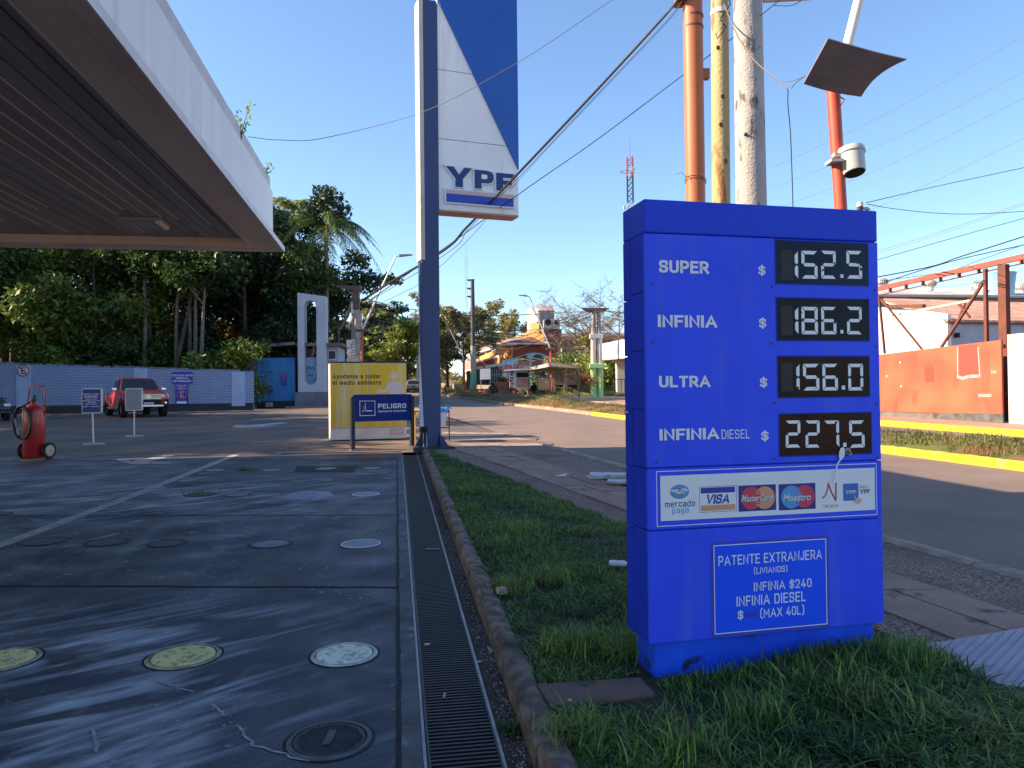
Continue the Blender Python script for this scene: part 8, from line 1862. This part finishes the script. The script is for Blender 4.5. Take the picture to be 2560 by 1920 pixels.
# gantry
ga = thing('red_gantry', 'rusty red steel gantry with braces standing behind the hoarding', 'steel gantry', FA + fp.n * .8, frot); gp = Plane(ga.location, frot)
def ug(x, y, d=0.0): u, z = gp.uv(*Zr(x, y)); return Vector((u, d, z))
M['gantry'] = mat('gantry_red', (.40, .085, .055), .6, col2=(.28, .06, .045), scale=2); M['rust'] = mat('rust_steel', (.16, .045, .03), .8, col2=(.10, .04, .03), scale=4)
b = MB(); b.bar(ug(60, 438), ug(1300, 165), .10, .16); b.build('beam', M['gantry'], ga)
MB().bar(ug(140, 460, .1), ug(1300, 202, .1), .035).build('lower_rail', M['rust'], ga)
b = MB()
for x in (222, 325, 434, 548, 669, 796, 930, 1073): b.bar(ug(x, 425 - (x - 145) * .212), ug(x, 455 - (x - 145) * .212 + 2), .05, .10)
b.build('hangers', M['rust'], ga)
q = ug(955, 265); w_ = .42; MB().box(q.x - .14, q.x + .14, -.075, .075, 0 - .2, q.z).build('column', M['rust'], ga); q2 = ug(838, 290); MB().box(q2.x - .05, q2.x + .05, -.045, .045, ug(845, 760).z - .5, q2.z).build('inner_post', M['rust'], ga)
b = MB(); b.bar(ug(832, 368), ug(552, 800), .075); b.bar(ug(162, 485), ug(430, 815), .06); b.bar(ug(150, 470), ug(186, 840), .07); b.bar(ug(600, 520, .4), ug(668, 605, .4), .06); b.bar(ug(640, 510, .4), ug(600, 600, .4), .05); b.build('braces', M['rust'], ga)
MB().bar(ug(150, 595, .5), ug(668, 492, .5), .07).build('pale_tie', mat('pale_tie', (.55, .46, .36), .7), ga)
q = ug(1000, 1097, -.3); MB().bar(ug(955, 1097, -.3), ug(1030, 1097, -.3), .05).build('latch', M['rust'], ga); MB().bar(ug(965, 770, -.25), ug(978, 772, -.25), .08).build('latch', M['rust'], ga)
# white corrugated fence
wf = thing('white_sheet_fence', 'white corrugated sheet fence at the right edge of the photo', 'fence', FA, frot); u0_ = uf(978, 1000)[0] + .02; zt0, zb0_ = uf(985, 716)[1], uf(985, 1292)[1]; b = MB()
for i in range(28):
    x = u0_ + i * .14; zz = (x - u0_) * -.02
    b.hexa([(x, .02, zb0_ + zz), (x + .10, .02, zb0_ + zz), (x + .10, .05, zb0_ + zz), (x, .05, zb0_ + zz)], [(x, .02, zt0), (x + .10, .02, zt0), (x + .10, .05, zt0), (x, .05, zt0)]); b.hexa([(x + .10, .035, zb0_ + zz), (x + .14, .035, zb0_ + zz), (x + .14, .05, zb0_ + zz), (x + .10, .05, zb0_ + zz)], [(x + .10, .035, zt0), (x + .14, .035, zt0), (x + .14, .05, zt0), (x + .10, .05, zt0)])
b.build('sheets', mat('white_sheet', (.60, .56, .50), .5, col2=(.40, .33, .27), scale=1.5, stretch=(6, 1, .15), lo=.5, hi=.7), wf)
# warehouse
WY = 44.0
wh = thing('warehouse', 'white walled warehouse with a rust streaked metal roof behind the hoarding', 'warehouse', Vector((P(2360, 960, WY).x, WY, gz(WY)))); lw = lambda x, y, dy=0.0: P(*Zr(x, y), WY + dy) - wh.location
a, c = lw(20, 830, 6), lw(592, 800, 0)
quadp('gable_wall', [drop(a, 0), drop(c, 0), lw(592, 585, 0), lw(420, 558, 2), lw(20, 530, 6)], M['white_wall'], wh, .3)
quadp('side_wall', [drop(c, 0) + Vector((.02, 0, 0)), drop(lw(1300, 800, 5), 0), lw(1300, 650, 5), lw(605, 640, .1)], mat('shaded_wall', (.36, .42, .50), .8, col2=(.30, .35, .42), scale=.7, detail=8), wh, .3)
q = lw(649, 720, .3); MB().box(q.x - .1, q.x + .08, q.y - .25, q.y + .1, q.z - .15, q.z + .12).build('vent_hole', M['black'], wh)
M['rustroof'] = mat('rust_roof', (.40, .20, .13), .8, col2=(.58, .46, .36), scale=2.2, stretch=(.25, 2.5, 1), detail=8, lo=.48, hi=.62, col3=(.24, .10, .07), scale3=1.5, lo3=.52, hi3=.7)
quadp('roof', [lw(596, 620, -.4), lw(1300, 632, 4.5), lw(1300, 515, 17), lw(190, 480, 20), lw(150, 490, 12)], M['rustroof'], wh, .12)
quadp('gutter', [lw(605, 642, -.3), lw(1300, 652, 4.6), lw(1300, 630, 4.6), lw(600, 618, -.3)], mat('gutter_dark', (.10, .08, .06), .8), wh, .25)
quadp('gable_edge', [lw(190, 545, 4), lw(430, 540, 1.5), lw(430, 520, 1.5), lw(190, 525, 4)], M['rust'], wh, .3)
wb = thing('rear_warehouse', 'long grey roofed shed behind the rusty roof carrying round vents', 'warehouse', Vector((P(2400, 960, 66).x, 66, gz(66)))); lq = lambda x, y, dy=0.0: P(*Zr(x, y), 66 + dy) - wb.location
quadp('wall', [drop(lq(60, 520), 0), drop(lq(1400, 520), 0), lq(1400, 462), lq(60, 452)], mat('shed_wall', (.20, .20, .21), .9, col2=(.30, .29, .28), scale=.8), wb, .3); quadp('roof', [lq(40, 455, -.5), lq(1400, 466, -.5), lq(1400, 432, 12), lq(300, 412, 14), lq(140, 430, 12)], mat('shed_roof', (.50, .48, .45), .7, col2=(.40, .38, .36), scale=.8), wb, .2)
for i, (x, y, Y, lab) in enumerate(((168, 402, 70, 'round roof vent half hidden by the price sign edge'), (480, 412, 72, 'round roof vent left of centre under the gantry beam'), (788, 428, 72, 'round roof vent beside the blue tank'), (1072, 432, 72, 'round roof vent at the right edge of the photo'))):
    q = P(*Zr(x, y), Y); s = 38 * .38567 * Y / F; o = thing('roof_vent', lab, 'roof vent', q, 0, 'spinning roof vents on the grey shed')
    b = MB(); b.lathe([(s * .55, -s * .6), (s * .6, s * .1)], n=20); b.build('neck', M['lightgrey'], o, smooth=True)
    b = MB(); n = 20; b.lathe([(s * .7, s * .1), (s * .98, s * .5), (s * .9, s * .95), (s * .5, s * 1.3), (.01, s * 1.4)], n=n); b.build('turbine', mat('vent_metal', (.62, .60, .56), .4, .3, col2=(.40, .38, .36), scale=1, stretch=(9, 9, .3)), o, smooth=True)
    b = MB()
    for k in range(n): a = 6.283 * k / n; b.tube([(s * .72 * math.cos(a), s * .72 * math.sin(a), s * .12), (s * 1.02 * math.cos(a + .12), s * 1.02 * math.sin(a + .12), s * .5), (s * .94 * math.cos(a + .25), s * .94 * math.sin(a + .25), s * .95), (s * .5 * math.cos(a + .4), s * .5 * math.sin(a + .4), s * 1.3)], s * .05, 4)
    b.build('vanes', M['greywall'], o)
tk = thing('water_tank', 'blue round water tank with pale lettering on the shed roof', 'water tank', P(*Zr(925, 432), 68)); s = F / 68; a = P(*Zr(840, 432), 68) - tk.location; c = P(*Zr(1022, 320), 68) - tk.location
rt, rb__ = c.x, P(*Zr(1012, 432), 68).x - tk.location.x
MB().lathe([(.001, -1), (rb__, -1), (rb__, 0), (rt, c.z * .95), (rt * 1.03, c.z * .95), (rt * 1.03, c.z), (rt * .3, c.z * 1.04), (.001, c.z * 1.05)], n=36).build('tank', mat('tank_blue', (.16, .38, .55), .5, col2=(.20, .42, .58), scale=1), tk, smooth=True)
def wrap(t, x0, y0, x1, y1, m, nm):
    b = MB(); p_ = [P(*Zr(x0, y1), 66) - tk.location, P(*Zr(x1, y0), 66) - tk.location]; b.text(t, p_[0].x, p_[0].z, p_[1].x, p_[1].z, 0, .01)
    b.v = [(x, -math.sqrt(max(.01, (rb__ + (rt - rb__) * z / c.z + .02) ** 2 - x * x)), z) for x, y, z in b.v]; b.build(nm, m, tk)
wrap('ADOS', 848, 345, 905, 368, mat('tank_ink', (.05, .10, .2), .5), 'lettering'); wrap('rotoplas', 890, 371, 940, 385, M['sticker'], 'lettering')
b = MB(); b.disc(0, 0, .8, .28, 0, 20); q = P(*Zr(885, 405), 66) - tk.location; b.v = [(x + q.x, -math.sqrt(max(.01, (rb__ + (rt - rb__) * (z + q.z) / c.z + .02) ** 2 - (x + q.x) ** 2)), z + q.z) for x, y, z in b.v]; b.build('pale_patch', M['sticker'], tk)

# ---------------------------------------------------------------- small things lying about
st = MB().add([], []); b = MB(); r_ = random.Random(6)
pts = [G(1338, 1712, .10), G(1375, 1766, .10), G(1640, 1735, .10), G(1600, 1692, .10), G(1470, 1700, .10)]
b.v = []; n = len(pts); b.add([tuple(p_ - Vector((0, 0, .06))) for p_ in pts] + [tuple(p_ + Vector((0, 0, r_.uniform(0, .008)))) for p_ in pts], [tuple(range(n - 1, -1, -1)), tuple(range(n, 2 * n))] + [(i, (i + 1) % n, (i + 1) % n + n, i + n) for i in range(n)])
tag(b.build('stone_slab', mat('mossy_stone', (.13, .10, .085), .9, col2=(.20, .12, .085), scale=7, detail=9, bump=.8, bscale=25, col3=(.06, .055, .035), scale3=6, lo3=.55, hi3=.7), bevel=.01), 'rough reddish stone slab set in the grass at the foot of the price sign', 'stone slab')
# tread plate
q = [G(2270, 1624, .065), G(2570, 1573, .065), G(2640, 1660, .065), G(2575, 1728, .065), G(2500, 1716, .065)]
b = MB(); b.add([tuple(p_) for p_ in q] + [tuple(p_ + Vector((0, 0, .012))) for p_ in q], [(4, 3, 2, 1, 0), (5, 6, 7, 8, 9)] + [(i, (i + 1) % 5, (i + 1) % 5 + 5, i + 5) for i in range(5)])
tp_ = b.build('tread_plate', mat('tread_steel', (.20, .22, .30), .42, .6, col2=(.15, .165, .23), scale=5)); tag(tp_, 'bluish steel tread plate over the gravel at the right edge', 'tread plate')
b = MB(); mn, mx = min(p_.x for p_ in q), max(p_.x for p_ in q); my, My = min(p_.y for p_ in q), max(p_.y for p_ in q)
def inside(x, y):
    c = False
    for i in range(5):
        a, d = q[i], q[(i + 1) % 5]
        if (a.y > y) != (d.y > y) and x < (d.x - a.x) * (y - a.y) / (d.y - a.y) + a.x: c = not c
    return c
i = 0; x = mn
while x < mx:
    y = my; j = 0
    while y < My:
        if inside(x, y) and inside(x + .02, y) and inside(x - .02, y):
            z = gz(y) + .078; a = R(45 if (i + j) % 2 else -45); dx, dy = math.cos(a) * .010, math.sin(a) * .010; wx, wy = -math.sin(a) * .003, math.cos(a) * .003
            b.add([(x - dx, y - dy, z), (x + wx, y + wy, z), (x + dx, y + dy, z), (x - wx, y - wy, z), (x, y, z + .003)], [(0, 3, 4), (3, 2, 4), (2, 1, 4), (1, 0, 4)])
        y += .028; j += 1
    x += .028; i += 1
b.build('tread_pattern', mat('tread_bright', (.34, .37, .48), .35, .6), tp_)
b = MB(); 
for (x0, x1, y0_) in ((2270, 2570, 0),): pass
# newspapers
def paperstack(px, py, w, d, rot, n, label, seed):
    c = G(px, py, .075); o = thing('newspaper_bundle', label, 'newspapers', c, rot, 'newspapers left on the pavement'); g = random.Random(seed)
    for i in range(n):
        b = MB(); x0, y0_ = g.uniform(-.03, .03), g.uniform(-.03, .03); z = i * .014
        b.hexa([(x0 - w / 2, y0_ - d / 2, z), (x0 + w / 2, y0_ - d / 2, z), (x0 + w / 2, y0_ + d / 2, z), (x0 - w / 2, y0_ + d / 2, z)], [(x0 - w / 2, y0_ - d / 2, z + .012), (x0 + w / 2, y0_ - d / 2, z + .012 + g.uniform(0, .012)), (x0 + w / 2, y0_ + d / 2, z + .012), (x0 - w / 2, y0_ + d / 2, z + .012 + g.uniform(0, .012))])
        s = b.build('newspaper', NEWS, o); s.rotation_euler = (0, 0, g.uniform(-.15, .15))
NEWS = mat('newsprint', (.55, .57, .62), .8, col2=(.24, .27, .36), scale=26, stretch=(.5, 3, 1), lo=.5, hi=.62)
paperstack(1520, 1194, .52, .34, R(6), 4, 'bundle of newspapers lying on the gravel left of the price sign', 1); paperstack(1552, 1208, .36, .28, R(-12), 3, 'smaller newspaper pile half hidden by the price sign', 2)
o = MB().add([(-.09, -.03, .005), (.06, -.05, .01), (.10, .04, .045), (-.04, .05, .012)], [(0, 1, 2, 3)]).build('paper_scrap', mat('scrap_white', (.58, .6, .66), .8)); o.location = G(1402, 1191, .075); tag(o, 'torn white paper scrap on the paving slabs', 'paper scrap')
o = thing('plastic_bottle', 'crushed clear plastic bottle in the grass left of the price sign', 'bottle', G(1545, 1414, .12), R(-14)); b = MB(); b.lathe([(.001, -.11), (.028, -.10), (.032, -.04), (.026, 0), (.033, .04), (.028, .08), (.012, .105), (.012, .125), (.001, .126)], (0, 0, .02), 16, 'x'); b.v = [(x * .62, y, z * .75) for x, y, z in b.v]; b.build('body', mat('clear_plastic', (.66, .68, .72), .2, spec=.6), o, smooth=True); MB().lathe([(.001, 0), (.015, 0), (.015, .014), (.001, .014)], (.068, 0, .018), 12, 'x').build('cap', M['sticker'], o)
def bit(name, label, cat, px, py, l_, w, rot, m, dz=.004, h=.006):
    o = MB().box(-l_ / 2, l_ / 2, -w / 2, w / 2, 0, h).build(name, m, bevel=.001); o.location = G(px, py, dz); o.rotation_euler = (0, 0, rot); tag(o, label, cat, 'bits of litter by the drain')
bm = mat('litter_green', (.42, .55, .48), .7); bw = mat('litter_white', (.6, .6, .6), .8); bt = mat('litter_tan', (.38, .30, .22), .9)
bit('litter_strip', 'pale green plastic strip in the gutter', 'litter', 1225, 1626, .085, .018, R(105), bm, -.025); bit('paper_bit', 'tiny white paper bit beside the green strip', 'litter', 1197, 1656, .03, .02, .4, bw, -.025)
bit('paper_bit', 'white fleck on the grating just below the paler joint', 'litter', 1068, 1612, .03, .014, .2, bw); bit('straw_bit', 'tan straw lying across the far grating', 'litter', 1081, 1373, .12, .02, 0, bt); bit('straw_bit', 'short straw on the nearer grating', 'litter', 1111, 1740, .012, .05, 0, bt); bit('paper_bit', 'pale fleck in the gutter near the drain middle', 'litter', 1196, 1595, .02, .012, .9, bw, -.025)
bit('pink_wrapper', 'pink wrapper on the drive left of the yellow cabinet', 'litter', 808, 1071, .4, .25, .2, mat('wrapper_pink', (.75, .20, .26), .6), .006, .02); bit('pale_stone', 'pale stone on top of the verge kerb', 'stone', 1254, 1484, .06, .045, .5, mat('pale_stone_m', (.42, .36, .28), .9), .10, .04)
b = MB()
for q in ([(1160, 1525), (1180, 1535), (1193, 1550)], [(1195, 1670), (1240, 1730), (1280, 1790)], [(1200, 1715), (1255, 1760)]): b.tube(crom([G(*k, -.02) for k in q]), .0022, 4)
tag(b.build('dry_stalks', M['blade_dry']), 'dry grass stalks lying in the gutter beside the drain', 'twigs')
g = np.random.default_rng(4); n = 900; yy = 2.6 + 5 * g.random(n) ** 1.8; xx = drainx(.42 + .09 * g.random(n) ** .6, yy); V = []; Fc = []
s = g.uniform(.002, .005, n)
V = np.stack([np.stack([xx - s, yy, SLOPE * yy - .026], 1), np.stack([xx, yy - s, SLOPE * yy - .026], 1), np.stack([xx + s, yy, SLOPE * yy - .026], 1), np.stack([xx, yy + s, SLOPE * yy - .022], 1)], 1).reshape(-1, 3)
tag(np_mesh('grit', V, np.arange(n * 4).reshape(n, 4), mat('grit_pale', (.42, .40, .38), .9, island=.4)), 'pale grit scattered in the gutter', 'grit', kind='stuff')
o = thing('grass_flower', 'tiny yellow flower beside the stone slab', 'flower', G(1424, 1752, .13)); MB().lathe([(.001, 0), (.010, .004), (.002, .008)], n=8).build('bloom', mat('petal', (.7, .5, .03), .6), o); MB().tube([(0, 0, -.05), (0, 0, 0)], .0015, 4).build('stem', M['blade'], o)
